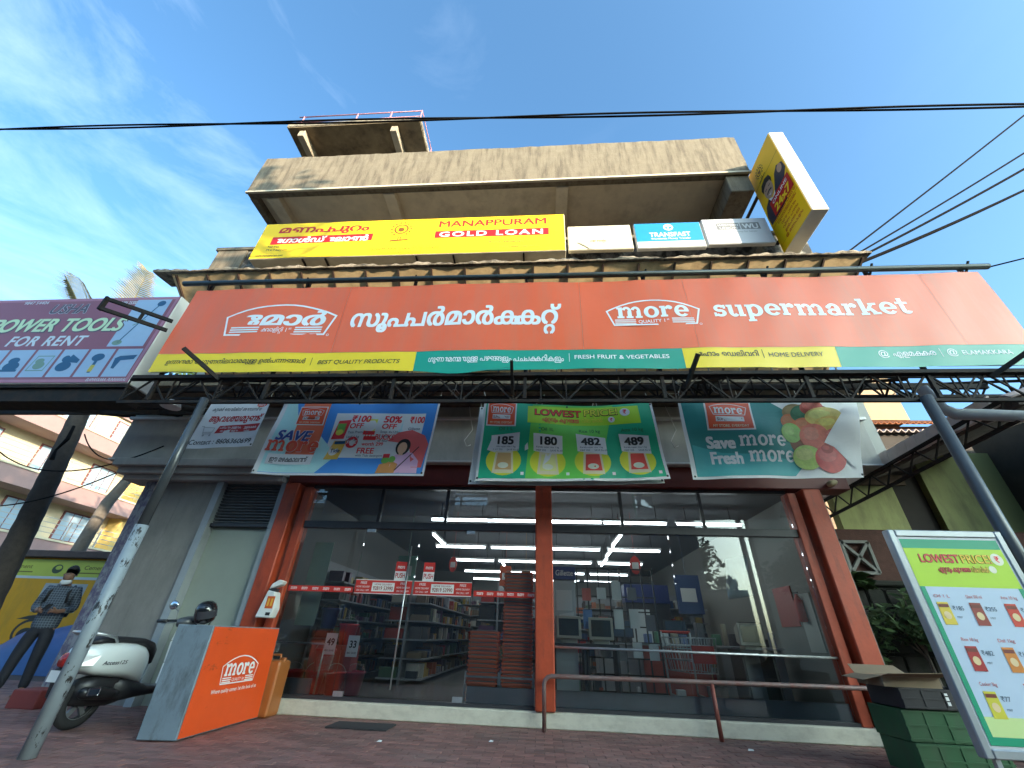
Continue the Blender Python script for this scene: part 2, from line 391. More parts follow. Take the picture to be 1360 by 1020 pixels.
steel = mat('dark_steel', (0.016, 0.015, 0.015), 0.75, 0.3, 9, spec=0.2, stain=(0.055, 0.03, 0.018), stain_amt=0.6, stain_scale=(3, 3, 3))
greenpipe = mat('green_black_pipe', (0.03, 0.042, 0.038), 0.45, 0.2, 8)
greywall = mat('grey_plaster', (0.24, 0.225, 0.205), 0.85, 0.10, 3, bump=0.15, stain=(0.13, 0.12, 0.11), stain_amt=0.6)
greybeam = mat('grey_beam', (0.45, 0.44, 0.41), 0.8, 0.1, 3, stain=(0.27, 0.26, 0.24), stain_amt=0.5)
darkred = mat('dark_red_fascia', (0.13, 0.018, 0.012), 0.5, 0.12, 4)
orange_p = mat('orange_painted_pillar', (0.44, 0.062, 0.02), 0.5, 0.14, 5, bump=.2, bscale=25, stain=(0.14, 0.03, 0.016), stain_amt=0.7, stain_scale=(4, 4, .9), stain_pos=(.5, .7))
frame_m = mat('dark_aluminium', (0.035, 0.035, 0.04), 0.4, 0.15, 6)
plinth_m = mat('cream_plinth', (0.62, 0.58, 0.47), 0.7, 0.06, 4, stain=(0.30, 0.26, 0.2), stain_amt=0.5, stain_scale=(2, 2, 4))
cream = mat('cream_wall', (0.58, 0.51, 0.36), 0.8, 0.06, 2, stain=(0.45, 0.38, 0.25), stain_amt=0.4)
mauve = mat('mauve_trim', (0.30, 0.19, 0.18), 0.75, 0.08, 2)
white_p = mat('white_paint', (0.72, 0.72, 0.70), 0.5, 0.05, 4)
chrome = mat('galvanised_pipe', (0.46, 0.48, 0.50), 0.38, 0.2, 9, metal=0.75, stain=(0.20, 0.16, 0.13), stain_amt=0.4)
glass = glass_mat('shop_glass', tint=(0.92, 0.95, 0.95), refl=1.0)
pane_dark = mat('window_pane', (0.05, 0.07, 0.09), 0.08, 0.1, 2, spec=0.8)

# ================================================================== ground
g = MB(); g.quad((-400,-400,-0.06), (400,-400,-0.06), (400,400,-0.06), (-400,400,-0.06))
tag(g.build('ground', mat('earth', (0.16, 0.12, 0.085), 0.95, 0.2, 1.5, bump=0.5, bscale=20)), 'bare earth ground stretching to the horizon', 'ground', kind='structure')
g = MB(); g.box(-60, -9.5, -0.30, 60, 2.2, -0.04)
tag(g.build('road', mat('asphalt', (0.05, 0.05, 0.052), 0.9, 0.2, 8, bump=0.5, bscale=80)), 'grey asphalt street in front of the shops', 'road', kind='structure')
g = MB(); g.box(-22, 2.2, -0.30, 14, 2.4, 0.05)
tag(g.build('kerb', concrete, bevel=0.015), 'concrete kerb along the paved forecourt', 'kerb', kind='structure')
g = MB(); g.box(-22, 2.4, -0.30, 14, 9.6, -0.006)
pavement = tag(g.build('pavement', mat('sand_joint', (0.12, 0.085, 0.07), 0.95, 0.2, 20)), 'red brick paved forecourt before the shopfront', 'pavement', kind='structure')
paver_m = mat('paver_brick', (0.235, 0.11, 0.092), 0.62, 0.22, 7.0, island=0.28, bump=0.35, bscale=60, stain=(0.17, 0.12, 0.105), stain_amt=0.7, stain_scale=(0.5, 0.5, 0.5))
PL, PW, G_ = 0.205, 0.103, 0.006
def paver_mesh():
    b = MB(); x, y = (PL-G_)/2, (PW-G_)/2; e = 0.006
    b.add([(-x,-y,-.05),(x,-y,-.05),(x,y,-.05),(-x,y,-.05),(-x,-y,-.003),(x,-y,-.003),(x,y,-.003),(-x,y,-.003),(-x+e,-y+e,0),(x-e,-y+e,0),(x-e,y-e,0),(-x+e,y-e,0)],
          [(0,1,5,4),(1,2,6,5),(2,3,7,6),(3,0,4,7),(4,5,9,8),(5,6,10,9),(6,7,11,10),(7,4,8,11),(8,9,10,11)])
    return b
pb = paver_mesh(); cells = []
for j in range(int((8.9-2.45)/PW)):
    for i in range(int((7.4+13.2)/PL)):
        cells.append((-13.1+i*PL+(0.5*PL if j % 2 else 0), 2.5+j*PW+PW/2))
def px(p):
    q = Vector(p)-Vector((0, 0, CAM_Z)); d = q.dot(fw)
    return (680+540*q.dot(rr)/d, 510-540*q.dot(uu)/d) if d > 0.05 else (-9999, 9999)
def seen(c):
    a = px((c[0], c[1], 0)); return -10 < a[0] < 1370 and a[1] < 1025 and not (c[1] > 6.8 and c[0] > -4.4)
vis = sorted([c for c in cells if seen(c)], key=lambda c: c[0]**2+c[1]**2)
near = set(vis[:300])
proto = None
for c in vis[:300]:
    z = random.uniform(-0.003, 0.003)
    if proto is None: o = proto = pb.build('paver', paver_m)
    else: o = proto.copy(); COL.objects.link(o)
    o.location = (c[0], c[1], z); o.parent = pavement
fld = MB()
for c in cells:
    if c in near: continue
    z = random.uniform(-0.003, 0.003); fld.add([(v[0]+c[0], v[1]+c[1], v[2]+z) for v in pb.v], pb.f)
tag(fld.build('paver_field', paver_m, pavement, fix=False), None, None, kind='stuff')

# ================================================================== shop building
shop = tag(empty('shop_building', (0, 6.9, 0)), 'three storey concrete shop building with orange pillars and projecting roof parapet', 'building')
def P(name, m, *boxes, bevel=0.0, smooth=False, parent=None):
    if name in ('cornice', 'balcony_moulding'): boxes = [boxes]
    else: boxes = [[q] for q in boxes]
    res = None
    for grp in boxes:
        b = MB()
        for q in grp: b.box(*q)
        o = b.build(name, m, parent or shop, bevel=bevel, smooth=smooth); res = res or o
    return res
F = 6.85  # most building, frame and sign coordinates: image pixels back-projected onto assumed depth planes
P('plinth', plinth_m, (-4.46, F-0.02, 0, 4.62, F+0.45, 0.175), bevel=0.012)
# pillars
for x0, x1 in ((-4.52, -4.27), (-0.10, 0.17), (4.22, 4.50)):
    P('pillar', orange_p, (x0, F-0.06, 0.178 if x0 > -4.4 and x0 < 4 else 0.0, x1, F+0.30, 3.2), bevel=0.015)
for x0, x1 in ((-4.20, -4.06), (4.02, 4.155)):
    P('pillar_strip', orange_p, (x0, F+0.04, 0.176, x1, F+0.26, 3.16), bevel=0.01)
P('fascia', darkred, (-4.52, F-0.03, 3.205, 5.0, F+0.3, 3.56), bevel=0.01)
P('beam', greybeam, (-8.1, F-0.10, 3.565, 5.62, F+0.3, 4.70), bevel=0.012)
P('ledge', white_p, (-8.12, F-0.16, 4.41, 5.64, F-0.103, 4.46))
P('conduit', white_p, (-8.1, F-0.14, 3.58, 5.60, F-0.103, 3.605))
P('balcony_slab', concrete, (-8.2, 5.95, 4.72, 5.4, F+0.4, 4.88))
# left bay : shutter, door panel, plaster wall, cornice
P('side_wall', greywall, (-6.94, F+0.02, 0, -6.45, F+0.3, 3.2), (-6.445, F+0.02, 0, -5.82, F+0.3, 3.2))
P('wall_return', greywall, (-7.19, F+0.31, 0, -7.05, F+5, 3.2))
P('cornice', greybeam, (-7.80, F-0.28, 3.42, -4.55, F+0.3, 3.56), (-7.72, F-0.20, 3.30, -4.56, F+0.3, 3.417), (-7.62, F-0.12, 3.203, -4.57, F+0.3, 3.297), bevel=0.01)
P('door_frame', mat('grey_frame_paint', (0.30, 0.33, 0.35), 0.5, 0.1, 5), (-5.80, F-0.06, 0, -5.68, F+0.2, 3.2), (-4.62, F-0.02, 0, -4.525, F+0.2, 3.2))
P('side_door', mat('green_grey_door', (0.30, 0.33, 0.28), 0.35, 0.06, 2), (-5.675, F+0.10, 0.0, -4.625, F+0.15, 2.50))
sh = empty('tmp')
b = MB(); n = 14; z0, z1 = 2.50, 3.2
for i in range(n):
    a = z0+(z1-z0)*i/n; c = z0+(z1-z0)*(i+1)/n
    pr = [(F+0.07, a), (F+0.035, a+(c-a)*.35), (F+0.035, a+(c-a)*.65), (F+0.07, c-.004)]
    for (y1, q1), (y2, q2) in zip(pr[:-1], pr[1:]):
        b.quad((-5.675, y1, q1), (-4.625, y1, q1), (-4.625, y2, q2), (-5.675, y2, q2))
b.build('roller_shutter', mat('shutter_steel', (0.10, 0.105, 0.11), 0.5, 0.15, 6), shop, fix=False)
P('shutter_light_stop', frame_m, (-5.80, F+.16, 0, -4.53, F+.3, 3.2))  # backing added to stop daylight showing between the shutter slats
P('shutter_rail', frame_m, (-5.675, F+0.0, 2.44, -4.625, F+0.08, 2.50), bevel=0.006)
bpy.data.objects.remove(sh)
# shop interior shell
P('shop_floor', mat('floor_tile', (0.20, 0.195, 0.185), 0.25, 0.08, 1.5), (-4.3, F+0.451, 0.02, 4.6, 18.0, 0.16))
P('shop_ceiling', mat('shop_ceiling_paint', (0.14, 0.15, 0.165), 0.8, 0.05, 1), (-4.3, F+0.31, 3.21, 4.6, 18.0, 3.35))
P('shop_wall', mat('shop_wall_paint', (0.17, 0.17, 0.16), 0.7, 0.05, 1), (-4.42, F+0.31, 0, -4.27, 18.0, 3.2), (-4.3, 18.0, 0, 4.6, 18.2, 3.3))
P('shop_wall', mat('daylit_inner_wall', (.27, .27, .245), .7, .05, 1), (4.225, F+0.31, 0, 4.45, 18.0, 3.2))  # lighter copy of the shop wall colour, daylight painted on this side
# glazing frames and panes
def bay(x0, x1, mull_t, mull_b):
    P('transom', frame_m, (x0, F+0.08, 2.47, x1, F+0.17, 2.585), bevel=0.006)
    P('head_frame', frame_m, (x0, F+0.08, 3.15, x1, F+0.17, 3.203))
    P('sill_frame', frame_m, (x0, F+0.06, 0.176, x1, F+0.18, 0.215))
    for x in mull_t: P('mullion', frame_m, (x-0.025, F+0.09, 2.586, x+0.025, F+0.16, 3.149))
    xs = [x0]+mull_t+[x1]
    for a, c in zip(xs[:-1], xs[1:]): P('glass_pane', glass, (a+.026, F+0.118, 2.588, c-.026, F+0.126, 3.148))
bay(-4.06, -0.102, [-2.78, -1.62], None)
bay(0.172, 4.02, [1.32, 2.62], None)
P('glass_pane', glass, (-4.05, F+0.13, 0.217, -2.96, F+0.138, 2.468))
P('glass_pane', glass, (-1.06, F+0.13, 0.217, -0.105, F+0.138, 2.468))
for x0, x1 in ((0.175, 2.02), (2.03, 4.015)): P('glass_pane', glass, (x0, F+0.13, 0.217, x1, F+0.138, 2.468))
strip = mat('red_push_sticker', (0.55, 0.03, 0.02), 0.4, 0.05, 3)
for x0, x1 in ((-2.945, -2.02), (-2.005, -1.075)):
    d = P('glass_door', glass, (x0, F+0.105, 0.235, x1, F+0.117, 2.455))
    P('door_hinge', chrome, (x0+.02 if x0 < -2.5 else x1-.16, F+0.09, 0.216, x0+.16 if x0 < -2.5 else x1-.02, F+0.13, 0.275), parent=d)
    P('door_hinge', chrome, (x0+.02 if x0 < -2.5 else x1-.16, F+0.09, 2.42, x0+.16 if x0 < -2.5 else x1-.02, F+0.13, 2.468), parent=d)
    b = MB(); xh = x1-.09 if x0 < -2.5 else x0+.09; b.tube([(xh, F+.05, .32), (xh, F+.05, 2.2)], .012, 8); b.build('pull_handle', chrome, d, smooth=True) if x0 < -2.5 else None
    P('push_strip', strip, (x0+.01, F+0.098, 1.50, x1-.01, F+0.1045, 1.70), parent=d)
    fc = front(F+0.098, d); fc.put(rect(x0+.01, 1.50, x1-.01, 1.51)+rect(x0+.01, 1.69, x1-.01, 1.70), white_p, 'strip_border', 1)
    cx = (x0+x1)/2
    fc.put(rect(cx-.18, 1.535, cx+.18, 1.66), flat((.75, .75, .72)), 'label', 2)
    fc.put(text('92819 53990', cx, 1.555, .075, .02, fit=.32, align='C')+text('HOME DELIVERY', cx, 1.62, .035, .01, fit=.28, align='C'), flat((.25, .02, .02)), 'lettering', 3)
    for s_ in (-1, 1): fc.put(text('FREE', cx+s_*.32, 1.635, .05, .012, align='C')+text('HOME DELIVERY', cx+s_*.32, 1.585, .035, .008, fit=.22, align='C')+text('ON CALL / APP', cx+s_*.32, 1.535, .035, .008, fit=.20, align='C'), flat((.8, .78, .75)), 'lettering', 2)
    sx = x1-.22 if x0 < -2.5 else x0+.22
    fc.put(rect(sx-.09, 1.70, sx+.09, 1.83), flat((.75, .75, .73)), 'push_label', 1)
    fc.put(rect(sx-.09, 1.83, sx+.09, 1.97), strip, 'push_label', 1)
    fc.put(text('PUSH', sx, 1.735, .10, .025, fit=.16, align='C'), flat((.5, .02, .02)), 'lettering', 2)
    fc.put(text('more', sx, 1.87, .08, .02, fit=.12, align='C'), flat((.8, .78, .75)), 'lettering', 2)
for x0, x1 in ((-4.03, -2.97), (-1.05, -0.11)):
    q = P('sticker_band', strip, (x0, F+0.112, 1.51, x1, F+0.1285, 1.59))
    fc = front(F+.112, q); t_ = []
    for i in range(6): t_ += slabtext('more', x0+.05+i*(x1-x0)/6, 1.533, .035, fit=.10)
    fc.put(t_, flat((.8, .78, .75)), 'lettering', 1)
kick = mat('blue_grey_kickboard', (0.17, 0.20, 0.24), 0.5, 0.1, 4)
P('kickboard', kick, (0.18, F+0.145, 0.217, 4.0, F+0.17, 0.40)); P('kickboard', kick, (-1.05, F+0.145, 0.217, -0.11, F+0.17, 0.40)); P('kickboard', kick, (-4.04, F+0.145, 0.217, -3.3, F+0.17, 0.40))
b = MB(); b.tube([(0.18, F+.10, 0.90), (4.12, F+.10, 0.90)], 0.016, 8); b.build('chrome_guard_rail', chrome, shop, smooth=True)
b = MB(); b.tube([(-4.03, F+.2, 0.82), (-3.25, F+.2, 0.82), (-3.25, F+.2, 0.22)], 0.016, 8); b.build('chrome_guard_rail', chrome, shop, smooth=True)

# upper floors
P('first_floor_wall', mat('pale_upper_wall', (0.70, 0.66, 0.56), 0.85, 0.06, 2, stain=(0.4, 0.36, 0.28), stain_amt=0.4), (-7.4, F, 4.885, 5.2, F+0.3, 6.67))
for x in (-6.0, -3.2, -0.6, 2.0, 4.0):
    fr_ = P('window', mat('brown_window_frame', (0.12, 0.07, 0.045), 0.5, 0.1, 4), (x-.55, F-.04, 5.1, x+.55, F-.002, 6.5)); P('window_pane', pane_dark, (x-.48, F-.05, 5.17, x-.02, F-.041, 6.43), (x+.02, F-.05, 5.17, x+.48, F-.041, 6.43), parent=fr_)
P('upper_back', concrete, (-6.2, 7.6, 4.9, 4.2, 15.5, 9.15)); P('body_wall', greywall, (-7.35, 18.25, 0, 4.6, 18.4, 4.7))
P('roof_slab_lower', concrete, (-7.35, 7.2, 4.72, 4.6, 18.3, 4.87))
# awning (sloped sheet with mossy lip and ribs)
AZ = 6.64
b = MB(); b.prism([(5.03, AZ+.005), (5.04, AZ-.015), (6.84, AZ-1.25), (6.84, AZ-1.20), (5.06, AZ+.02)], lambda p: (-6.98, p[0], p[1]), lambda p: (5.42, p[0], p[1]))
b.build('awning_sheet', tan_sheet, shop, fix=True)
b = MB()
N = 60
def lip(x): return 0.012*sin(x*5.1)+0.010*sin(x*13.7+1)+0.008*sin(x*31+2)
vs = []; fs = []
for i in range(N*4+1):
    x = -7.32+(5.53+7.32)*i/(N*4); d = lip(x); e = lip(x+40)
    for (y, z) in ((4.965, AZ+.0+d*.4), (4.955, AZ+.025+d), (4.985+e, AZ+.07+d), (5.10, AZ+.085+e), (5.40, AZ+.10), (5.40, AZ+.05), (5.06, AZ+.01)): vs.append((x, y, z))
for i in range(N*4):
    for k in range(7): fs.append((i*7+k, i*7+(k+1) % 7, (i+1)*7+(k+1) % 7, (i+1)*7+k))
fs += [tuple(range(7)), tuple(N*4*7+k for k in range(7))]
b.add(vs, fs); b.build('awning_lip', mossy, shop)
for i in range(21):
    x = -6.93+i*(5.36+6.93)/20
    b = MB(); b.bar((x+.05, 5.03, AZ-.03), (x-.05, 6.8, AZ-1.265), 0.03, 0.04); b.build('awning_rib', mat('rusty_steel', (0.05, 0.03, 0.022), 0.7, 0.3, 10), shop)
b = MB(); b.bar((-6.98, 5.7, AZ-.50), (5.42, 5.7, AZ-.50), 0.04, 0.05); b.build('awning_rail', steel, shop)
# balcony parapet above awning, stained black, with mouldings
P('balcony_parapet', blackwall, (-6.80, 5.45, AZ+.145, 5.05, 5.65, 7.75))
P('balcony_moulding', mossy, (-6.95, 5.36, AZ+.12, 5.15, 5.449, AZ+.22), (-6.88, 5.40, AZ+.221, 5.1, 5.449, AZ+.30), bevel=0.012)
P('balcony_coping', concrete, (-6.86, 5.40, 7.752, 5.1, 5.70, 7.83))
P('balcony_pier', concrete, (-6.80, 5.42, AZ+.31, -6.15, 5.448, 7.74))
P('terrace_floor', concrete, (-6.8, 5.66, 6.68, 5.05, 7.6, 6.8))
# roof : deep fascia, soffit, beams
RX0, RX1, RZ0, RZ1, RY = -6.48, 4.26, 9.15, 10.48, 5.0
b = MB()
nx, nz_ = 60, 6; vs = []; fs = []
random.seed(3)
for j in range(nz_+1):
    for i in range(nx+1):
        vs.append((RX0+(RX1-RX0)*i/nx, RY+random.uniform(-.006, .006), RZ0+(RZ1-RZ0)*j/nz_+(random.uniform(-.012, .012) if j in (0, nz_) else 0)))
for j in range(nz_):
    for i in range(nx): k = j*(nx+1)+i; fs.append((k, k+1, k+nx+2, k+nx+1))
b.add(vs, fs)
b.box(RX0, RY+.012, RZ0+.01, RX1, RY+.16, RZ1-.01)
b.build('roof_fascia', concrete, shop, fix=False)
P('roof_fascia_drip', mat('pale_drip_edge', (0.55, 0.48, 0.37), 0.9, 0.15, 8), (RX0-.012, RY-.018, RZ0-.015, RX1+.012, RY+.03, RZ0+.035))
P('roof_side_fascia', concrete, (RX0-.005, RY+.161, RZ0, RX0+.14, 9.5, RZ1-.02), (RX1-.14, RY+.161, RZ0, RX1+.005, 9.5, RZ1-.02))
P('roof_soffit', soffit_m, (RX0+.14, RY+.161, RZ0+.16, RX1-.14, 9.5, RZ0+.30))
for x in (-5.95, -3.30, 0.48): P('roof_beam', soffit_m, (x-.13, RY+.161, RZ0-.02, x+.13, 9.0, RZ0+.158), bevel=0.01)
P('roof_end_beam', concrete, (3.78, RY+.06, 8.62, 4.24, 9.3, RZ0-.02), bevel=0.015)
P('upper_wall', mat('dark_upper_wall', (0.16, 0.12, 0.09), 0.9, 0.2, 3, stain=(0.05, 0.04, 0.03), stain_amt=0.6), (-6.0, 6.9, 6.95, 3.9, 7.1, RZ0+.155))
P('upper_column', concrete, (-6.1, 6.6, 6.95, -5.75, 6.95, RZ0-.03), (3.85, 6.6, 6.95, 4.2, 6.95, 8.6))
# water tank slab above the roof
TX0, TX1, TY, TZ = -7.05, -3.24, 5.42, 12.9
P('tank_slab', mossy, (TX0, TY, TZ, TX1, 9.0, TZ+.16), bevel=0.01)
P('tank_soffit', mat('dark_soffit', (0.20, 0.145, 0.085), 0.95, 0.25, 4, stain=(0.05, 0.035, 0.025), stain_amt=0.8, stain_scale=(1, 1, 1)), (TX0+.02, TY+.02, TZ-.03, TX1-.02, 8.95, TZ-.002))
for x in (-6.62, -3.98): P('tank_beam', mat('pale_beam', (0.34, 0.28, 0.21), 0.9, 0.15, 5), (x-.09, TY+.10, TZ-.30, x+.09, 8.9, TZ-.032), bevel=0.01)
P('tank_room', concrete, (-6.5, 7.2, RZ1-.3, -3.6, 8.8, TZ-.031))
pink = mat('pink_railing_paint', (0.50, 0.20, 0.22), 0.5, 0.1, 5)
b = MB()
b.tube([(TX0+.1, TY+.1, TZ+.72), (TX1-.08, TY+.1, TZ+.72), (TX1-.08, 8.8, TZ+.72)], .018, 8); b.tube([(TX0+.1, TY+.1, TZ+.42), (TX1-.08, TY+.1, TZ+.42), (TX1-.08, 8.8, TZ+.42)], .014, 8)
b.build('roof_railing', pink, shop, smooth=True)
for q in ((TX0+.25, TY+.1), (-5.2, TY+.1), (-4.2, TY+.1), (TX1-.08, TY+.1), (TX1-.08, 6.6), (TX1-.08, 7.8)):
    b = MB(); b.tube([(q[0], q[1], TZ+.13), (q[0], q[1], TZ+.74)], .018, 8); b.build('railing_post', pink, shop)

# scroll railing of the first-floor balcony
rail = tag(empty('balcony_railing', (0, 6.0, 4.88)), 'black wrought iron scroll railing seen in the gap under the orange sign', 'railing')
iron = mat('black_iron', (0.02, 0.02, 0.022), 0.5, 0.1, 6)
b = MB(); b.bar((-7.9, 6.0, 5.72), (5.2, 6.0, 5.72), .04); b.build('top_rail', iron, rail)
b = MB(); b.bar((-7.9, 6.0, 4.95), (5.2, 6.0, 4.95), .03); b.build('bottom_rail', iron, rail)
def scroll_pts(x, z, s, flip=1):
    return [(x+flip*s*(1-t/14*.8)*cos(t*.62), 6.0, z+s*(1-t/14*.8)*sin(t*.62)) for t in range(15)]
sb = MB(); sb.tube(scroll_pts(0, 0, .15), .013, 5); sb.tube(scroll_pts(.36, 0, .15, -1), .013, 5); sb.bar((.18, 6, -.22), (.18, 6, .54), .02)
sb.v = [(v[0], v[1]-6.0, v[2]) for v in sb.v]
sp = None
for i in range(25):
    if sp is None: o = sp = sb.build('scroll', iron, rail)
    else: o = sp.copy(); COL.objects.link(o)
    o.location = (-7.7+i*.52, 6.0, 5.17)

# ================================================================== steel frame that carries the sign
S = 4.3
frame = tag(empty('sign_frame', (0, S, 0)), 'dark steel truss frame on two poles carrying the long orange sign', 'frame')
def truss(a, c, h, n, name='truss'):
    a, c = Vector(a), Vector(c); up = Vector((0, 0, h)); b = MB()
    b.bar(a, c, .04); b.bar(a+up, c+up, .04)
    for i in range(n):
        p, q = a.lerp(c, i/n), a.lerp(c, (i+1)/n); m_ = p.lerp(q, .5)
        b.bar(p, m_+up, .019); b.bar(m_+up, q, .019)
        b.bar(p, p+up, .016)
    return b.build(name, steel, frame)
truss((-5.6, S+.06, 3.47), (8.2, S+.06, 3.47), .36, 21)
truss((-5.6, S+.72, 3.90), (8.2, S+.72, 3.90), .32, 21)
for x in (-4.33, -2.2, 0.0, 2.2, 4.38, 6.4): truss((x, S+.1, 3.52), (x, 5.93, 4.40), .26, 4, 'cross_truss')
for y, z in ((5.4, 4.28), (5.85, 4.58)):
    b = MB(); b.bar((-6.6, y, z), (6.4, y, z), .05, .07); b.build('purlin', steel, frame)
# sign uprights behind the sheet and the tube along its top
b = MB(); b.tube([(-5.62, S-.02, 5.57), (6.13, S-.02, 5.53)], .042, 10); b.build('top_tube', greenpipe, frame, smooth=True)
b = MB(); b.bar((-5.55, S+.03, 3.84), (6.3, S+.03, 3.84), .05); b.build('bottom_rail', steel, frame)
for x in (-5.2, -3.6, -1.9, -0.2, 1.5, 3.2, 4.6, 5.85):
    b = MB(); b.bar((x, S+.06, 3.5), (x, S+.06, 5.62), .04); b.build('upright', steel, frame)
    b = MB(); b.bar((x, S+.02, 5.46), (x+.03, S-.06, 5.60), .022); b.build('clip', steel, frame)
# lamp arms that stick out in front of the sign
for x, z, dx in ((-4.30, 3.80, -.38), (-.35, 3.55, .0), (1.75, 3.62, .10), (5.25, 3.76, .42)):
    b = MB(); b.bar((x, S+.03, z), (x+dx, S-.30, z+.28), .035, .05); b.build('lamp_arm', steel, frame)
b = MB()
A0, A1 = Vector((-5.42, S-.02, 4.62)), Vector((-5.92, S-.55, 4.58))
for dz in (0, .17): b.bar(A0+Vector((0, 0, dz)), A1+Vector((0, 0, dz*1.0)), .035, .05)
b.bar(A1+Vector((0, 0, -.025)), A1+Vector((0, 0, .2)), .035, .05); b.bar(A0.lerp(A1, .45), A0.lerp(A1, .45)+Vector((0, 0, .17)), .03)
b.build('side_bracket', steel, frame)
paint_pole = mat('flaking_blue_grey_paint', (0.27, 0.31, 0.33), 0.45, 0.12, 6, stain=(0.025, 0.022, 0.02), stain_amt=1.0, stain_scale=(5, 5, 2.2), stain_pos=(0.55, 0.575))
b = MB(); b.tube([(-4.33, S, 0), (-4.33, S, 1.9)], .062, 14); b.build('pole', paint_pole, frame, smooth=True)
b = MB(); b.tube([(-4.33, S, 1.9), (-4.33, S, 3.48)], .05, 14); b.build('pole', mat('dark_pole_paint', (0.05, 0.055, 0.06), 0.25, 0.15, 6), frame, smooth=True)
b = MB(); b.tube([(4.38, S, 0), (4.38, S, 3.48)], .058, 14); b.build('pole', mat('dark_pole_paint2', (0.075, 0.08, 0.085), 0.35, 0.15, 6), frame, smooth=True)

# ================================================================== the long orange sign
osign = tag(empty('supermarket_sign', (0, S, 3.9)), 'long orange supermarket sign with white lettering and a yellow and green strip below', 'sign')
ORANGE = srgb(236, 101, 55); YEL = srgb(240, 206, 26); TEAL = srgb(10, 150, 128); INKW = srgb(232, 236, 240); INKD = srgb(40, 36, 20)
sx0, sx1, sz0, sz1 = -5.36, 5.96, 3.90, 5.44
def wav(x, z): return S + 0.010*sin(x*1.9)+0.006*sin(x*4.3+z*2)+.004*sin(x*9.1-z*5)
sheet_m = mat('orange_flex_sheet', ORANGE, 0.42, 0.05, 0.8, bump=0.5, bscale=2.2, stain=(0.56, 0.19, 0.11), stain_amt=0.5, stain_scale=(1.6, 1.6, .22), stain_pos=(.42, .75))
def flexpart(u0, u1, v0, v1, m, name, sk0=0, sk1=0, sag=None):
    nu = max(4, int((u1-u0)/.12)); nv = 6; b = MB(); vs = []; fs = []
    for j in range(nv+1):
        for i in range(nu+1):
            t = j/nv; u = (u0+sk0*(1-t))+((u1+sk1*(1-t))-(u0+sk0*(1-t)))*i/nu; v = v0+(v1-v0)*t
            if sag: v += sag(u)*(1-t)
            vs.append((u, wav(u, v), v))
    for j in range(nv):
        for i in range(nu): k = j*(nu+1)+i; fs.append((k, k+1, k+nu+2, k+nu+1))
    b.add(vs, fs); return b.build(name, m, osign, smooth=True, fix=False)
for u_a, u_b in ((sx0, -2.86), (-2.857, .56), (.563, 2.02), (2.023, 5.2), (5.203, sx1)): flexpart(u_a, u_b, 4.21, sz1, sheet_m, 'orange_sheet')
sg = lambda u: -0.045*math.exp(-((u+1.1)/.45)**2)+.012*sin(u*2)
ym, tm = flat(YEL), flat(TEAL)
flexpart(sx0, -1.66, sz0, 4.207, ym, 'yellow_strip', sag=sg); flexpart(-1.657, 1.80, sz0, 4.207, tm, 'green_strip', sag=sg)
flexpart(1.803, 3.66, sz0, 4.207, ym, 'yellow_strip', sk1=-.03); flexpart(3.663, sx1, sz0, 4.207, tm, 'green_strip', sk0=-.03)
b = MB(); b.box(sx0+.01, S+.02, sz0+.02, sx1-.01, S+.035, sz1-.01); b.build('back_sheet', mat('grey_flex_back', (.45, .44, .42), .6), osign)
OF = Face(lambda u, v: (u, wav(u, v), v), (0, -1, 0), osign)
W_, D_ = flat(INKW), flat(INKD)
def arch_logo(x0, x1, zb, zs, zt, ins0, ins1, t, face, m, layer=2, name='emblem'):
    # frame with sloping sides and an arched top
    pts = [(x0, zb), (x1, zb), (x1+ins1, zs)]
    for k in range(1, 12):
        u = k/12; pts.append((x1+ins1+(x0-ins0-x1-ins1)*u, zs+(zt-zs)*(1-(2*u-1)**2)))
    pts.append((x0-ins0, zs)); return face.put(outline(pts, t), m, name, layer)
arch_logo(-4.52, -3.04, 4.515, 4.87, 5.10, .10, .11, .028, OF, W_)
OF.put(text('േമാർ', -4.36, 4.70, .335, .035, fit=1.27, shear=.12), W_, 'lettering', 2)
OF.put(sum([rect(-4.46, 4.565+k*.04, -4.03, 4.588+k*.04)+rect(-3.50, 4.565+k*.04, -3.10, 4.588+k*.04) for k in range(3)], []), W_, 'stripe', 2)
OF.put(text('ക^വാളി'+'റ_റി 1', -3.98, 4.575, .10, .012, fit=.38)+text('st', -3.59, 4.62, .06, .01), W_, 'lettering', 2)
OF.put(text('സൂപ^പർമാർക^കറ_റ്', -2.72, 4.655, .43, .032, fit=2.96, shear=.05), W_, 'lettering', 2)
arch_logo(0.99, 2.08, 4.60, 4.87, 5.055, .09, .08, .022, OF, W_)
OF.put(slabtext('more', 1.05, 4.735, .195, fit=.96), W_, 'lettering', 2)
OF.put(sum([rect(1.01, 4.628+k*.033, 1.29, 4.645+k*.033)+rect(1.76, 4.628+k*.033, 2.05, 4.645+k*.033) for k in range(3)], []), W_, 'stripe', 2)
OF.put(text('QUALITY 1', 1.32, 4.645, .075, .012, fit=.36)+text('st', 1.69, 4.675, .045, .01), W_, 'lettering', 2)
OF.put(ring(-2.99, 4.52, .02, .02, .013, .013, 12)+ring(2.12, 4.60, .018, .018, .012, .012, 12), W_, 'lettering', 2)
OF.put(slabtext('supermarket', 2.33, 4.725, .20, fit=2.50), W_, 'lettering', 2)
OF.put(text('ഉന^നതമായ ഗുണനിലവാരമുള^ള ഉൽപന^നങ^ങൾ', -5.17, 4.035, .105, .012, fit=2.0, shear=.1), D_, 'lettering', 2)
OF.put(rect(-3.09, 4.0, -3.083, 4.13)+text('BEST QUALITY PRODUCTS', -3.0, 4.02, .092, .006, fit=1.13, shear=.2), D_, 'lettering', 2)
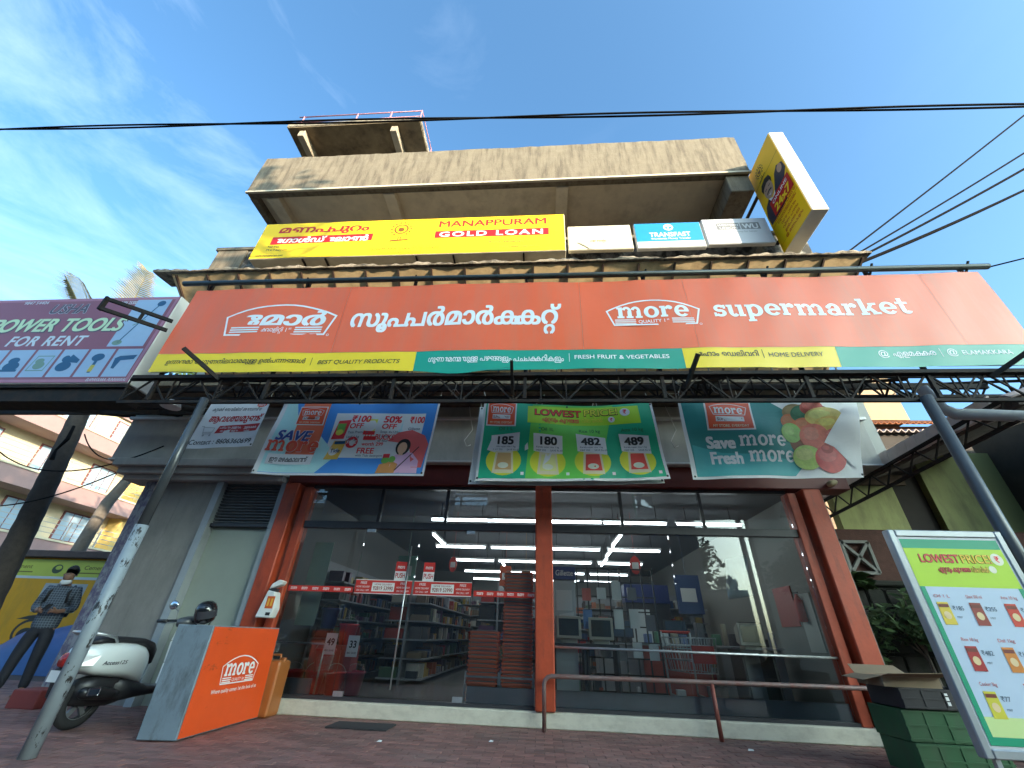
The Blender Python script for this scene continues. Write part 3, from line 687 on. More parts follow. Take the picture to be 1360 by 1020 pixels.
OF.put(text('ഗുണേമന^മയുള^ള പഴങ^ങളും പച^ചക^കറികളും', -1.48, 4.03, .12, .014, fit=1.78)+rect(.365, 4.02, .372, 4.15)+text('FRESH FRUIT & VEGETABLES', .43, 4.06, .085, .016, fit=1.2), W_, 'lettering', 2)
OF.put(text('േഹാം െഡലിവറി', 1.98, 4.07, .11, .014, fit=.74)+rect(2.765, 4.04, 2.772, 4.17)+text('HOME DELIVERY', 2.83, 4.06, .092, .006, fit=.65), D_, 'lettering', 2)
OF.put(text('@', 4.13, 4.06, .12, .008)+text('എളമക^കര', 4.30, 4.06, .115, .014, fit=.48)+rect(4.835, 4.03, 4.842, 4.16)+text('@', 4.90, 4.06, .12, .008)+text('ELAMAKKARA', 5.07, 4.06, .09, .012, fit=.56), W_, 'lettering', 2)
# torn corner of the green strip
b = MB(); b.add([(-.92, S-.01, 3.86), (-.30, S-.03, 3.93), (-.45, S-.07, 3.885), (-.80, S-.05, 3.845)], [(0, 1, 2, 3)]); b.build('torn_flap', mat('torn_flap_brown', (.16, .05, .03), .7), osign)

# ================================================================== signs on the upper floors
def box_sign(name, x0, x1, y0, y1, z0, z1, face_m, body_m, label, cat='sign'):
    e = tag(empty(name, ((x0+x1)/2, y0, z0)), label, cat)
    b = MB(); b.box(x0, y0, z0, x1, y1, z1); b.build('sign_box', body_m, e, bevel=0.008)
    b = MB(); b.box(x0+.012, y0-.006, z0+.012, x1-.012, y0-.0005, z1-.012); b.build('sign_face', face_m, e)
    return e, front(y0-.006, e)
pale_box = mat('pale_sign_case', (0.58, 0.53, 0.42), 0.6, 0.08, 3, stain=(.3, .25, .17), stain_amt=.5)
yellow_f = mat('yellow_sign_face', srgb(250, 205, 0), 0.4, 0.02, 1)
e, fc = box_sign('gold_loan_sign', -5.57, 0.47, 5.0, 5.33, 6.96, 8.0, yellow_f, pale_box, 'wide bright yellow gold loan sign above the awning')
RED = flat(srgb(190, 20, 18)); BLK = flat((.02, .02, .02)); WHT = flat((.78, .78, .76)); BRN = flat(srgb(120, 70, 0))
fc.put(text('മണപ^പുറം', -5.23, 7.70, .28, .03, fit=1.87, shear=.1), RED, 'lettering', 1)
fc.put(poly([(-5.28, 7.355), (-3.24, 7.395), (-3.24, 7.60), (-5.28, 7.575)]), RED, 'red_band', 1)
fc.put(text('േഗാൾഡ് േലാൺ', -5.20, 7.40, .205, .03, fit=1.88, shear=.1), WHT, 'lettering', 2)
fc.put(text('MANAPPURAM', -1.98, 7.725, .255, .02, fit=2.12), RED, 'lettering', 1)
fc.put(rect(-2.01, 7.405, .165, 7.60), RED, 'red_band', 1)
fc.put(text('GOLD LOAN', -1.93, 7.435, .195, .03, fit=2.0, track=.12), WHT, 'lettering', 2)
fc.put(text('MANAPPURAM FINANCE LTD. (MAFIL)', -3.25, 7.10, .10, .008, fit=1.38, shear=.15)+text('GST NO: 32AABCM6882M1ZA', -3.05, 7.0, .08, .006, fit=.85, shear=.15), BRN, 'lettering', 1)
fc.put(text('www.manappuram.com', -5.45, 7.02, .08, .006, fit=.55)+text('Toll free', -5.30, 7.27, .07, .006)+text('24 x 7 support', -5.30, 7.18, .07, .006)+text('Branch: Elamakkara', -.95, 7.22, .08, .008, fit=.65)+text('email: mail@manappuram.com', -.70, 7.08, .07, .006, fit=.7)+text('near to temple road', -.95, 7.31, .06, .005, fit=.6), BLK, 'lettering', 1)
def gear(fcx, cx, cz, k, m, layer=1):
    p = ring(cx, cz, .13*k, .13*k, .10*k, .10*k)+ell(cx, cz-.02*k, .055*k, .05*k)+rect(cx-.07*k, cz+.02*k, cx+.07*k, cz+.04*k)
    for i in range(14):
        a = 2*pi*i/14
        if i in (10, 11): continue
        p += ell(cx+.175*k*cos(a), cz+.175*k*sin(a), .021*k, None, 10)
    p += rect(cx-.03*k, cz-.28*k, cx-.012*k, cz-.2*k)+rect(cx+.012*k, cz-.28*k, cx+.03*k, cz-.2*k)+poly([(cx-.17*k, cz-.33*k), (cx+.17*k, cz-.30*k), (cx+.15*k, cz-.27*k), (cx-.15*k, cz-.29*k)])
    fcx.put(p, m, 'emblem', layer)
gear(fc, -2.70, 7.70, 1.1, BRN)
for x in (-4.5, -4.05, -2.3, -1.6, -.3):
    b = MB(); b.bar((x, 5.02, 6.95), (x, 5.36, 6.90), .03); b.build('bracket', steel, e)

e, fc = box_sign('faded_notice_sign', 0.53, 1.72, 5.14, 5.22, 7.12, 7.80, mat('faded_white_vinyl', (.66, .62, .48), .6, .12, 2.5, stain=(.20, .14, .07), stain_amt=.7, stain_scale=(1.6, 1.6, 3.5), stain_pos=(.56, .75)), pale_box, 'small faded white sign with a peeling paper between yellow sign and blue sign')
b = MB(); b.add([(.66, 5.115, 7.36), (.92, 5.12, 7.13), (1.52, 5.12, 7.50), (1.40, 5.115, 7.60), (.82, 5.10, 7.30)], [(0, 1, 2, 3, 4)]); b.build('peeling_paper', mat('peeling_paper', (.72, .66, .50), .7), e)
fc2 = Face(lambda u, v: (u, 5.105, v), (0, -1, 0), e); fc2.put(text('money transfer', .88, 7.30, .10, .01, fit=.35, shear=.2), BRN, 'lettering', 1)
e, fc = box_sign('money_transfer_sign', 1.79, 3.02, 5.14, 5.22, 7.12, 7.82, flat(srgb(8, 128, 190)), flat((.6, .62, .62)), 'small blue and white money transfer sign beside the faded white sign')
fc.put(rect(1.80, 7.13, 3.01, 7.29), WHT, 'white_band', 1)
fc.put(text('TRANSFAST', 2.42, 7.42, .17, .018, fit=.75, align='C')+text('Worldwide Money Transfer', 2.42, 7.34, .07, .006, fit=.72, align='C')+ring(2.42, 7.68, .09, .09, .06, .06)+rect(2.40, 7.59, 2.43, 7.73)+rect(2.37, 7.70, 2.47, 7.73), WHT, 'lettering', 2)
fc.put(text('MANAPPURAM FINANCE LIMITED', 2.42, 7.18, .075, .006, fit=.95, align='C'), BLK, 'lettering', 2)
e, fc = box_sign('shaded_transfer_sign', 3.06, 4.24, 5.14, 5.22, 7.17, 7.88, flat((.52, .53, .56)), flat((.5, .5, .5)), 'small money transfer sign beside the tilted blade sign, its shade painted in grey')  # greys carry the blade sign's shade in the colour
fc.put(rect(3.30, 7.56, 3.72, 7.75)+rect(3.735, 7.56, 4.08, 7.75), flat((.17, .17, .18)), 'dark_band', 1)
fc.put(text('WESTERN', 3.51, 7.66, .08, .014, fit=.38, align='C')+text('UNION', 3.51, 7.58, .08, .014, fit=.33, align='C')+text('WU', 3.91, 7.58, .19, .03, fit=.28, align='C'), flat((.6, .6, .6)), 'lettering', 2)
fc.put(text('moving money for better', 3.70, 7.48, .06, .005, fit=.6, align='C'), flat((.25, .25, .27)), 'lettering', 1)

# blade sign seen from below : its left face is printed
bx0, bx1, by0, by1, bz0, bz1 = 4.42, 4.69, 4.40, 5.31, 7.06, 9.45
blade = tag(empty('blade_sign', (bx0, by0, bz0)), 'yellow blade sign with a suited man, projecting from the upper right corner', 'sign')
b = MB(); b.box(bx0, by0, bz0, bx1, by1, bz1); b.build('sign_box', mat('white_blade_case', (.74, .70, .60), .5, .05, 4, stain=(.4, .33, .2), stain_amt=.4, stain_pos=(.6, .8)), blade, bevel=.01)
b = MB(); b.box(bx0-.006, by0+.012, bz0+.012, bx0-.0005, by1-.012, bz1-.012); b.build('sign_face', mat('yellow_blade_face', srgb(255, 196, 0), .4, .03, 1), blade)
# u runs from the wall (0) towards the street (.91), v upwards
BF = Face(lambda u, v: (bx0-.006, by1-u, bz0+v), (-1, 0, 0), blade)
BF.put(rect(.02, 1.81, .89, 1.82)+rect(.02, .66, .89, .668)+rect(.02, .18, .5, .184), flat(srgb(150, 90, 0)), 'stripe', 1)
gear(BF, .32, 2.06, .72, BRN)
SUIT = flat((.018, .022, .045)); SKIN = flat((.50, .30, .20)); HAIR = flat((.012, .010, .009))
BF.put(poly([(.05, .75), (.03, 1.0), (.10, 1.20), (.24, 1.28), (.36, 1.12), (.46, 1.25), (.60, 1.52), (.72, 1.60), (.86, 1.50), (.88, 1.30), (.72, 1.12), (.62, .98), (.62, .75)]), SUIT, 'printed_suit', 1)
BF.put(poly([(.24, 1.28), (.36, .92), (.46, 1.25), (.36, 1.18)]), WHT, 'printed_collar', 2)
BF.put(ell(.34, 1.44, .14, .21)+ell(.76, 1.46, .07, .10), SKIN, 'printed_face', 3)
BF.put(poly([(.19, 1.50), (.17, 1.62), (.22, 1.72), (.36, 1.76), (.48, 1.70), (.51, 1.58), (.48, 1.48), (.46, 1.58), (.36, 1.62), (.24, 1.58)]), HAIR, 'printed_hair', 4)
BF.put(poly([(.26, 1.40), (.34, 1.43), (.42, 1.40), (.42, 1.36), (.34, 1.39), (.26, 1.36)])+rect(.25, 1.49, .31, 1.51)+rect(.37, 1.49, .43, 1.51), HAIR, 'printed_moustache', 4)
BF.put(poly([(.28, 1.34), (.34, 1.31), (.40, 1.34), (.34, 1.28)]), WHT, 'printed_smile', 5)
BF.put(rect(.22, .78, .86, 1.16), RED, 'red_panel', 6)
BF.put(text('24x7', .54, .82, .24, .04, fit=.5, align='C'), flat(srgb(250, 200, 30)), 'lettering', 7)
BF.put(text('ONLINE', .54, 1.04, .10, .02, fit=.5, align='C'), WHT, 'lettering', 7)
BF.put(sum([text(t_, .50, .70-k*.105, .085, .014, fit=f_, align='C') for k, (t_, f_) in enumerate((('സ്വർണ പണയ', .72), ('ഗുണനിലവാരം', .62), ('വായ പണയം', .48), ('വീണ പണം', .50), ('ഉൽപന^ന ലാ', .46), ('@ മണപ^പുറം', .55)))], []), RED, 'lettering', 2)
b = MB(); b.bar((4.50, 5.31, 8.9), (4.50, 6.6, 8.9), .05); b.bar((4.50, 5.31, 7.5), (4.50, 5.46, 7.5), .05); b.build('bracket', steel, blade)

# ================================================================== tool rental sign at the left
ux0, ux1, uy, uz0, uz1 = -10.6, -5.93, 4.6, 3.92, 5.62
e, fc = box_sign('tool_rental_sign', ux0, ux1, uy, uy+.36, uz0, uz1, mat('maroon_sign_face', srgb(134, 70, 84), .35, .10, 1.2), mat('white_sign_case', (.70, .70, .66), .5, .06, 3), 'maroon tool rental box sign with tool pictures, left of the orange sign')
PK = flat(srgb(168, 110, 128)); CELL = flat(srgb(150, 176, 205)); GRN_L = flat(srgb(190, 214, 176)); PALE = flat(srgb(196, 206, 214)); GREYD = flat(srgb(78, 70, 82))
fc.put(outline([(ux0+.02, uz0+.02), (ux1-.02, uz0+.02), (ux1-.02, uz1-.02), (ux0+.02, uz1-.02)], .05), PK, 'border', 1)
fc.put(text('USHA', -8.14, 5.285, .285, .045, fit=.68, shear=.2), PALE, 'lettering', 1); fc.put(text('USHA', -8.14, 5.287, .282, .025, fit=.68, shear=.2), GREYD, 'lettering', 2)
fc.put(text('POWER TOOLS', -8.94, 4.89, .38, .055, fit=2.32, shear=.16), GREYD, 'lettering', 1)
fc.put(text('POWER TOOLS', -8.96, 4.905, .375, .035, fit=2.32, shear=.16), GRN_L, 'lettering', 2)
fc.put(text('FOR RENT', -8.42, 4.615, .275, .03, fit=1.31, shear=.16, track=.06), PALE, 'lettering', 1)
fc.put(text('9847 54404', -8.72, 5.50, .09, .01, fit=.45)+text('0484 25300', -6.95, 5.46, .10, .01, fit=.30)+text('ELAMAKKARA, PUNNAKKAL', -6.62, 3.955, .075, .008, fit=.63, shear=.2), PALE, 'lettering', 1)
fc.put(poly([(-6.66, 4.585), (-6.06, 4.585), (-6.06, 5.55), (-6.66, 5.55)]), CELL, 'picture_panel', 1)
TB, TG, TY_, TK = flat(srgb(20, 78, 118)), flat(srgb(110, 140, 126)), flat(srgb(190, 170, 60)), flat((.02, .03, .06))
fc.put(stroke([(-6.52, 4.66), (-6.36, 5.1), (-6.22, 5.42)], .022)+ell(-6.20, 5.46, .07, .06), TB, 'tool_picture', 2)
fc.put(ell(-6.53, 4.66, .08, .05)+stroke([(-6.46, 5.0), (-6.30, 5.12)], .02), TG, 'tool_picture', 2)
def cell(i): return -6.44-.445*i
for i in range(8):
    x = cell(i); fc.put(rect(x+.02, 4.03, x+.42, 4.535), CELL, 'picture_panel', 1)
    cx = x+.22
    if i == 0: fc.put(poly([(cx-.13, 4.18), (cx-.08, 4.17), (cx-.05, 4.32), (cx+.15, 4.34), (cx+.17, 4.42), (cx-.10, 4.40), (cx-.16, 4.36)]), TB, 'tool_picture', 2)
    elif i == 1: fc.put(ell(cx, 4.38, .10, .07)+rect(cx-.02, 4.10, cx+.03, 4.34), TB, 'tool_picture', 2); fc.put(rect(cx-.03, 4.12, cx+.04, 4.24), TY_, 'tool_picture', 3)
    elif i == 2: fc.put(ell(cx-.03, 4.22, .12, .09)+ell(cx-.07, 4.36, .06, .06)+poly([(cx-.05, 4.30), (cx+.16, 4.28), (cx+.17, 4.34), (cx, 4.44)]), TB, 'tool_picture', 2)
    elif i == 3: fc.put(outline([(cx-.16, 4.14), (cx+.13, 4.14), (cx+.16, 4.42), (cx-.12, 4.42)], .015)+ell(cx, 4.24, .09, .07)+ell(cx-.03, 4.32, .07, .05), TG, 'tool_picture', 2)
    else: fc.put(ell(cx, 4.22, .13, .09)+ell(cx-.02, 4.33, .09, .06)+rect(cx-.14, 4.13, cx+.14, 4.17), TG if i % 2 else TB, 'tool_picture', 2)
b = MB(); b.box(ux0, uy+.02, uz0-.05, ux1-.02, uy+.34, uz0-.002); b.build('sign_tray', steel, e)
lrf = tag(empty('rental_sign_frame', (-8, 4.8, 0)), 'dark steel truss and post under the maroon tool rental sign', 'frame')
b = MB(); b.box(-13, 4.66, 3.66, -5.95, 4.92, 3.865); b.build('tray_beam', steel, lrf)
for y, z in ((5.5, 4.02), (6.3, 4.35)): b = MB(); b.bar((-13, y, z), (-5.9, y, z), .05, .09); b.build('purlin', steel, lrf)
for x in (-8.4, -7.2, -6.1):
    b = MB(); b.bar((x, 4.7, 3.70), (x+.1, 7.0, 4.62), .05, .08); b.build('rafter', steel, lrf)
b = MB(); b.tube([(-12.6, 4.8, 0), (-12.6, 4.8, 3.6)], .05, 10); b.build('pole', steel, lrf)
b = MB(); b.tube([(-5.95, 5.4, 4.0), (-5.95, 6.72, 4.5)], .04, 8); b.build('tie_rod', steel, lrf)
lamp = MB(); lamp.lathe([(.03, 0), (.10, -.03), (.13, -.10), (.12, -.11), (.0, -.06)], (0, 0, 0), 16)
lo = lamp.build('dish_lamp', white_p, None, smooth=True); lo.location = (-5.25, 4.75, 3.72); tag(lo, 'white round dish lamp under the left end of the orange sign', 'lamp')

# ================================================================== vinyl banners under the frame
INKGAIN = 1.7; WHT = flat((.5, .5, .5))
def banner(name, tl, tr, br, bl, Y, label, m, ripple, seed, sag=0.03):
    kq = (Y-.70)/Y; tl, tr, br, bl = [(p[0]*kq, CAM_Z+(p[1]-CAM_Z)*kq) for p in (tl, tr, br, bl)]; Y = Y-.70
    e = tag(empty(name, ((tl[0]+tr[0])/2, Y, bl[1])), label, 'banner', 'vinyl banners above the shopfront')
    rnd = random.Random(seed); ph = [rnd.uniform(0, 6) for _ in range(6)]
    def pos(u, v):   # u,v in 0..1, v up
        x = (bl[0]*(1-u)+br[0]*u)*(1-v)+(tl[0]*(1-u)+tr[0]*u)*v
        z = (bl[1]*(1-u)+br[1]*u)*(1-v)+(tl[1]*(1-u)+tr[1]*u)*v - sag*4*u*(1-u)*(0.5+0.5*v)
        y = Y + ripple*(sin(u*7+ph[0]+v*2.2)+.6*sin(u*13+ph[1]-v*4)+.5*sin((u+v)*9+ph[2])+.35*sin(u*23+ph[4])*(1-v)) - .06*(1-v)
        return Vector((x, y, z))
    def nor(u, v):
        d = .01; a = pos(u+d, v)-pos(u-d, v); c = pos(u, v+d)-pos(u, v-d); n = a.cross(c).normalized(); return n if n.y < 0 else -n
    b = MB(); nu, nv = 56, 26; vs = []; fs = []
    for j in range(nv+1):
        for i in range(nu+1): vs.append(pos(i/nu, j/nv))
    for j in range(nv):
        for i in range(nu): k = j*(nu+1)+i; fs.append((k, k+1, k+nu+2, k+nu+1))
    b.add(vs, fs); o = b.build('sheet', m, e, smooth=True, fix=False)
    for u, v in ((.012, .03), (.988, .03), (.012, .97), (.988, .97), (.5, .97)):
        c = pos(u, v)+nor(u, v)*.02; q = MB(); q.lathe([(.012, -.003), (.016, 0), (.012, .003)], tuple(c), 10, 'y'); q.build('eyelet', frame_m, e)
    for u in (0.01, .35, .68, .99):
        q = pos(u, .995); c = MB(); c.tube([q, (q.x+rnd.uniform(-.06, .06), q.y+.05, q.z+.22)], .006, 5); c.build('tie_string', mat('string', (.5, .48, .42), .8), e)
    return e, Face(pos, nor, e)
ST = .045
vin = lambda c, r=.4: mat('vinyl_%.3f%.3f%.3f' % c, tuple(min(.84, q*1.6) for q in c), r, .03, 2)
# aspect-corrected text: u is 1/asp of v
def bt(asp, ps): return [([(p[0]/asp, p[1]) for p in o], [[(p[0]/asp, p[1]) for p in h] for h in hs]) for o, hs in ps]
def logo_card(fc, x0, y0, x1, y1, asp, sub=True, L=3):
    wd, ht = (x1-x0), (y1-y0)
    fc.put(bt(asp, rect(x0, y0, x1, y1)), WHT, 'logo_border', L, ST); k = .025*ht
    fc.put(bt(asp, rect(x0+k*2, y0+k*2, x1-k*2, y1-k*2)), flat(srgb(205, 72, 38)), 'logo_ground', L+1, ST)
    pts = [(x0+wd*.16, y0+ht*.50), (x1-wd*.16, y0+ht*.50), (x1-wd*.10, y0+ht*.78)]+[(x1-wd*.10-(wd*.8)*q/8, y0+ht*(.78+.12*(1-(2*q/8-1)**2))) for q in range(1, 8)]+[(x0+wd*.10, y0+ht*.78)]
    fc.put(bt(asp, outline(pts, ht*.02)), WHT, 'logo_frame', L+2)
    fc.put(bt(asp, slabtext('more', x0+wd*.19, y0+ht*.55, ht*.21, fit=wd*.62)), WHT, 'lettering', L+2)
    if sub:
        fc.put(bt(asp, rect(x0+wd*.2, y0+ht*.28, x1-wd*.2, y0+ht*.45)), WHT, 'logo_band', L+2)
        fc.put(bt(asp, text('SUPERMARKET', (x0+x1)/2, y0+ht*.31, ht*.14, .02, fit=wd*.55, align='C')), flat(srgb(120, 60, 40)), 'lettering', L+3)
        fc.put(bt(asp, text('MY STORE. EVERYDAY', (x0+x1)/2, y0+ht*.10, ht*.12, .01, fit=wd*.75, align='C')), flat(srgb(235, 190, 160)), 'lettering', L+2)
# 0: job notice
e, fc = banner('job_notice_banner', (-6.42, 4.70), (-5.22, 4.72), (-5.20, 3.76), (-6.46, 3.70), 6.55, 'small white job notice banner with red lettering, leftmost above the shutter', vin((.62, .63, .60)), .006, 1, .01)
A = 1.25
fc.put(bt(A, text('കസ_റമർ െസയിൽസ് അേസാസിയ', .12, .80, .10, .014, fit=1.0, shear=.2)), BLK, 'lettering', 1)
fc.put(bt(A, text('ആവശ^യമുണ^ട്', .13, .56, .20, .03, fit=1.05, shear=.2)), RED, 'lettering', 1)
fc.put(bt(A, poly([(.42, .30), (1.2, .34), (1.23, .50), (.46, .46)])), RED, 'red_band', 1, .2)
fc.put(bt(A, text('പരിചയം ഉള^ളവർ എളമക^കര', .48, .40, .07, .012, fit=.70)+text('വയസ് മുതൽ ഉള^ള', .52, .33, .06, .01, fit=.55)), WHT, 'lettering', 2)
fc.put(bt(A, stroke([(.10, .46), (.15, .46), (.19, .30), (.36, .30)], .012)+stroke([(.16, .44), (.38, .42), (.36, .33), (.18, .33)], .01)+ell(.21, .27, .02)+ell(.34, .27, .02)), flat((.25, .25, .25)), 'cart_drawing', 1)
fc.put(bt(A, text('Contact : 8606360699', .02, .08, .14, .012, fit=1.17, shear=.05)), BLK, 'lettering', 1)
fc.put(bt(A, ell(1.10, .93, .10, .05)), flat(srgb(205, 72, 38)), 'logo', 1); fc.put(bt(A, slabtext('more', 1.03, .905, .05, fit=.14)), WHT, 'lettering', 2)
# 1: save more
e, fc = banner('monsoon_offer_banner', (-4.95, 4.73), (-1.88, 4.72), (-1.97, 3.24), (-5.0, 3.25), 6.55, 'blue and white offer banner reading save more, above the entrance doors', vin(srgb(58, 122, 190)), .018, 2)
A = 2.05
fc.put(bt(A, rect(0, 0, A, .025)+rect(0, .975, A, 1)+rect(0, 0, .06, 1)+rect(A-.025, 0, A, 1)), WHT, 'border', 1, ST)
fc.put(bt(A, poly([(.06, .03), (.75, .03), (.95, .25), (.62, .55), (.30, .70), (.20, .97), (.06, .97)])), flat(srgb(150, 190, 225)), 'pale_swirl', 1, ST)
fc.put(bt(A, rect(.78, .22, 1.90, .83)), flat(srgb(186, 208, 226)), 'offer_panel', 1, ST)
fc.put(bt(A, rect(.30, .14, .66, .985)), flat(srgb(206, 92, 62)), 'orange_strip', 2, ST)
logo_card(fc, .27, .66, .64, .92, A, L=3)
fc.put(bt(A, text('SAVE', .10, .44, .20, .075, fit=.42, shear=.2)+slabtext('more', .03, .29, .15, fit=.66)+rect(.10, .13, .66, .26)), WHT, 'letter_outline', 4, ST)
fc.put(bt(A, text('SAVE', .10, .445, .19, .035, fit=.42, shear=.2)), flat(srgb(38, 58, 120)), 'lettering', 6)
fc.put(bt(A, slabtext('more', .04, .295, .14, fit=.64)), flat(srgb(214, 70, 44)), 'lettering', 7)
fc.put(bt(A, text('ഈ മഴക^കാലത^ത്', .14, .165, .085, .02, fit=.46)), BLK, 'lettering', 5)
RD = flat(srgb(200, 40, 44)); GR = flat(srgb(70, 80, 96)); YL = flat(srgb(216, 190, 70)); GRN = flat(srgb(96, 150, 60))
fc.put(bt(A, text('₹100', 1.00, .70, .13, .035, fit=.24)+text('OFF', 1.00, .61, .10, .03)+text('50%', 1.40, .70, .13, .035, fit=.22)+text('OFF', 1.40, .61, .10, .03)+text('₹100', 1.72, .70, .12, .03, fit=.18)+text('15L BUCKET', 1.22, .46, .10, .022, fit=.42)+text('worth 299', 1.22, .38, .06, .02)+text('FREE', 1.18, .28, .10, .028)), RD, 'lettering', 2)
fc.put(bt(A, text('Tata Premium', 1.00, .54, .045, .006)+text('Leaf 1 kg', 1.00, .48, .045, .006)+text('MRP 295', 1.00, .43, .04, .006)+text('Soap 4x125g', 1.40, .55, .045, .006)+text('Combo pack', 1.40, .49, .045, .006)+text('of four', 1.40, .43, .045, .006)+text('Gillette', 1.72, .60, .05, .008)+text('with Tide detergent', 1.18, .24, .04, .005)), GR, 'lettering', 2)
fc.put(bt(A, poly([(.80, .47), (.97, .47), (1.0, .73), (.84, .72)])), RD, 'product_picture', 2, .1); fc.put(bt(A, rect(.84, .55, .95, .68)), GRN, 'product_picture', 3); fc.put(bt(A, ell(.89, .56, .05, .04)), YL, 'product_picture', 4)
fc.put(bt(A, rect(1.20, .56, 1.33, .74)), YL, 'product_picture', 2); fc.put(bt(A, rect(1.22, .45, 1.37, .50)+rect(1.20, .52, 1.34, .57)), RD, 'product_picture', 3)
fc.put(bt(A, poly([(1.56, .48), (1.70, .48), (1.65, .62), (1.64, .76), (1.63, .62)])), flat(srgb(160, 186, 200)), 'product_picture', 2)
fc.put(bt(A, poly([(.80, .20), (.98, .20), (1.02, .44), (.86, .45)])), flat(srgb(220, 150, 60)), 'product_picture', 2, .1); fc.put(bt(A, ell(.89, .31, .06, .06)), WHT, 'product_picture', 3); fc.put(bt(A, text('Tide', .85, .29, .07, .02)), TB, 'lettering', 4); fc.put(bt(A, rect(.87, .40, 1.01, .44)), TB, 'product_picture', 3)
fc.put(bt(A, ell(1.09, .42, .075, .075)), RD, 'free_badge', 2); fc.put(bt(A, text('FREE', 1.09, .40, .06, .02, align='C')), WHT, 'lettering', 3)
# lady with umbrella (print)
fc.put(bt(A, poly([(1.52, .44), (1.62, .56), (1.78, .60), (1.95, .52), (2.02, .40), (2.0, .10), (1.88, .10), (1.80, .38), (1.66, .42)])), flat(srgb(206, 84, 84)), 'printed_umbrella', 3, .1)
fc.put(bt(A, poly([(1.62, .03), (1.64, .24), (1.74, .30), (1.86, .28), (1.95, .18), (1.96, .03)])), flat(srgb(214, 150, 176)), 'printed_dress', 4)
fc.put(bt(A, ell(1.73, .36, .085, .11)), HAIR, 'printed_hair', 5); fc.put(bt(A, ell(1.725, .345, .055, .078)+rect(1.70, .25, 1.75, .29)), flat(srgb(206, 150, 122)), 'printed_face', 6)
fc.put(bt(A, poly([(1.48, .03), (1.50, .14), (1.64, .18), (1.72, .14), (1.70, .03)])), flat(srgb(176, 120, 64)), 'printed_basket', 7); fc.put(bt(A, ell(1.56, .19, .05, .04)+ell(1.64, .20, .04, .04)), GRN, 'printed_goods', 7); fc.put(bt(A, rect(1.52, .22, 1.60, .27)), RD, 'printed_goods', 7)
fc.put(bt(A, stroke([(1.70, .06), (1.92, .36)], .012)), BLK, 'printed_umbrella_stick', 8)
# 2: lowest price
e0, fcb = banner('spare_white_banner', (-1.14, 4.66), (1.90, 4.60), (2.00, 3.20), (-1.22, 3.14), 6.67, 'white edged banner hanging behind the green price banner', vin((.60, .62, .62)), .012, 5, .04)
e, fc = banner('lowest_price_banner', (-1.04, 4.72), (1.98, 4.66), (2.07, 3.24), (-1.10, 3.17), 6.545, 'green lowest price banner with four taped paper price cards, in the middle', vin(srgb(24, 150, 112)), .024, 3, .06)
A = 2.1
fc.put(bt(A, rect(0, 0, A, .03)+rect(0, 0, .03, 1)+rect(A-.03, 0, A, 1)), WHT, 'border', 1, ST)
fc.put(bt(A, poly([(.55, .03), (1.35, .03), (1.62, .99), (.62, .99)])), flat(srgb(92, 176, 70)), 'light_ray', 1, ST)
fc.put(bt(A, rect(.56, .72, 1.92, .965)), flat(srgb(150, 190, 40)), 'lime_panel', 2, ST)
logo_card(fc, .05, .67, .42, 1.0, A, L=3)
fc.put(bt(A, text('LOWEST', .64, .835, .13, .055, fit=.58)+text('PRICE!', 1.25, .85, .13, .055, fit=.42)), BLK, 'letter_outline', 3)
fc.put(bt(A, text('LOWEST', .64, .84, .12, .02, fit=.58)+text('ഏറ_റവും കുറഞ^ഞ', .74, .755, .085, .018, fit=.45)), flat(srgb(214, 60, 50)), 'lettering', 5)
fc.put(bt(A, text('PRICE!', 1.25, .855, .12, .02, fit=.42)+text('വിലയിൽ!', 1.22, .765, .085, .018, fit=.26)), flat(srgb(226, 190, 60)), 'lettering', 5)
fc.put(bt(A, ell(1.75, .88, .06, .055)+ell(1.58, .79, .04, .04)), flat(srgb(225, 225, 210)), 'rupee_badge', 4); fc.put(bt(A, text('₹', 1.75, .855, .08, .02, align='C')+text('₹', 1.58, .77, .055, .02, align='C')), RD, 'lettering', 5)
for i, (x, pr, t_, pc) in enumerate(((.30, '185', 'Oil 1 L', srgb(176, 140, 90)), (.80, '180', 'Oil 1L', srgb(190, 186, 120)), (1.30, '482', 'Rice 10 kg', srgb(186, 60, 48)), (1.80, '489', 'Atta 10 kg', srgb(206, 58, 46)))):
    z_ = (.0, -.01, -.01, .0)[i]
    fc.put(bt(A, text(t_, x, .62, .06, .008, align='C')), flat(srgb(30, 90, 50)), 'lettering', 2)
    fc.put(bt(A, ell(x, .24+z_, .20, .175)), flat(srgb(222, 206, 48)), 'yellow_disc', 2, ST)
    fc.put(bt(A, poly([(x-.12, .09+z_), (x+.12, .09+z_), (x+.10, .38+z_), (x-.09, .38+z_)])), flat(srgb(196, 180, 150)), 'product_picture', 4, ST)
    fc.put(bt(A, poly([(x-.09, .13+z_), (x+.095, .13+z_), (x+.08, .33+z_), (x-.07, .33+z_)])), flat(pc), 'product_picture', 5, ST); fc.put(bt(A, ell(x, .18+z_, .06, .035)), flat(srgb(226, 206, 170)), 'product_picture', 6)
    tilt = (.03, 0, -.02, -.01)[i]
    fc.put(bt(A, poly([(x-.16, .36), (x-.02, .34), (x+.17, .33+tilt), (x+.175, .56+tilt), (x-.165, .58-tilt)])), flat((.66, .68, .74)), 'price_card', 7, ST)
    fc.put(bt(A, text(pr, x, .44, .14, .04, fit=.22, align='C')), BLK, 'lettering', 9)
    fc.put(bt(A, text('Kerala super rice 1 kg', x, .40, .03, .005, fit=.26, align='C')+text('MRP 255', x-.13, .36, .03, .004)+text('SAVE Rs 65', x+.03, .36, .03, .004)), GR, 'lettering', 9)
    fc.put(bt(A, rect(x+.20, .07, x+.235, .105)), WHT, 'mark', 3)
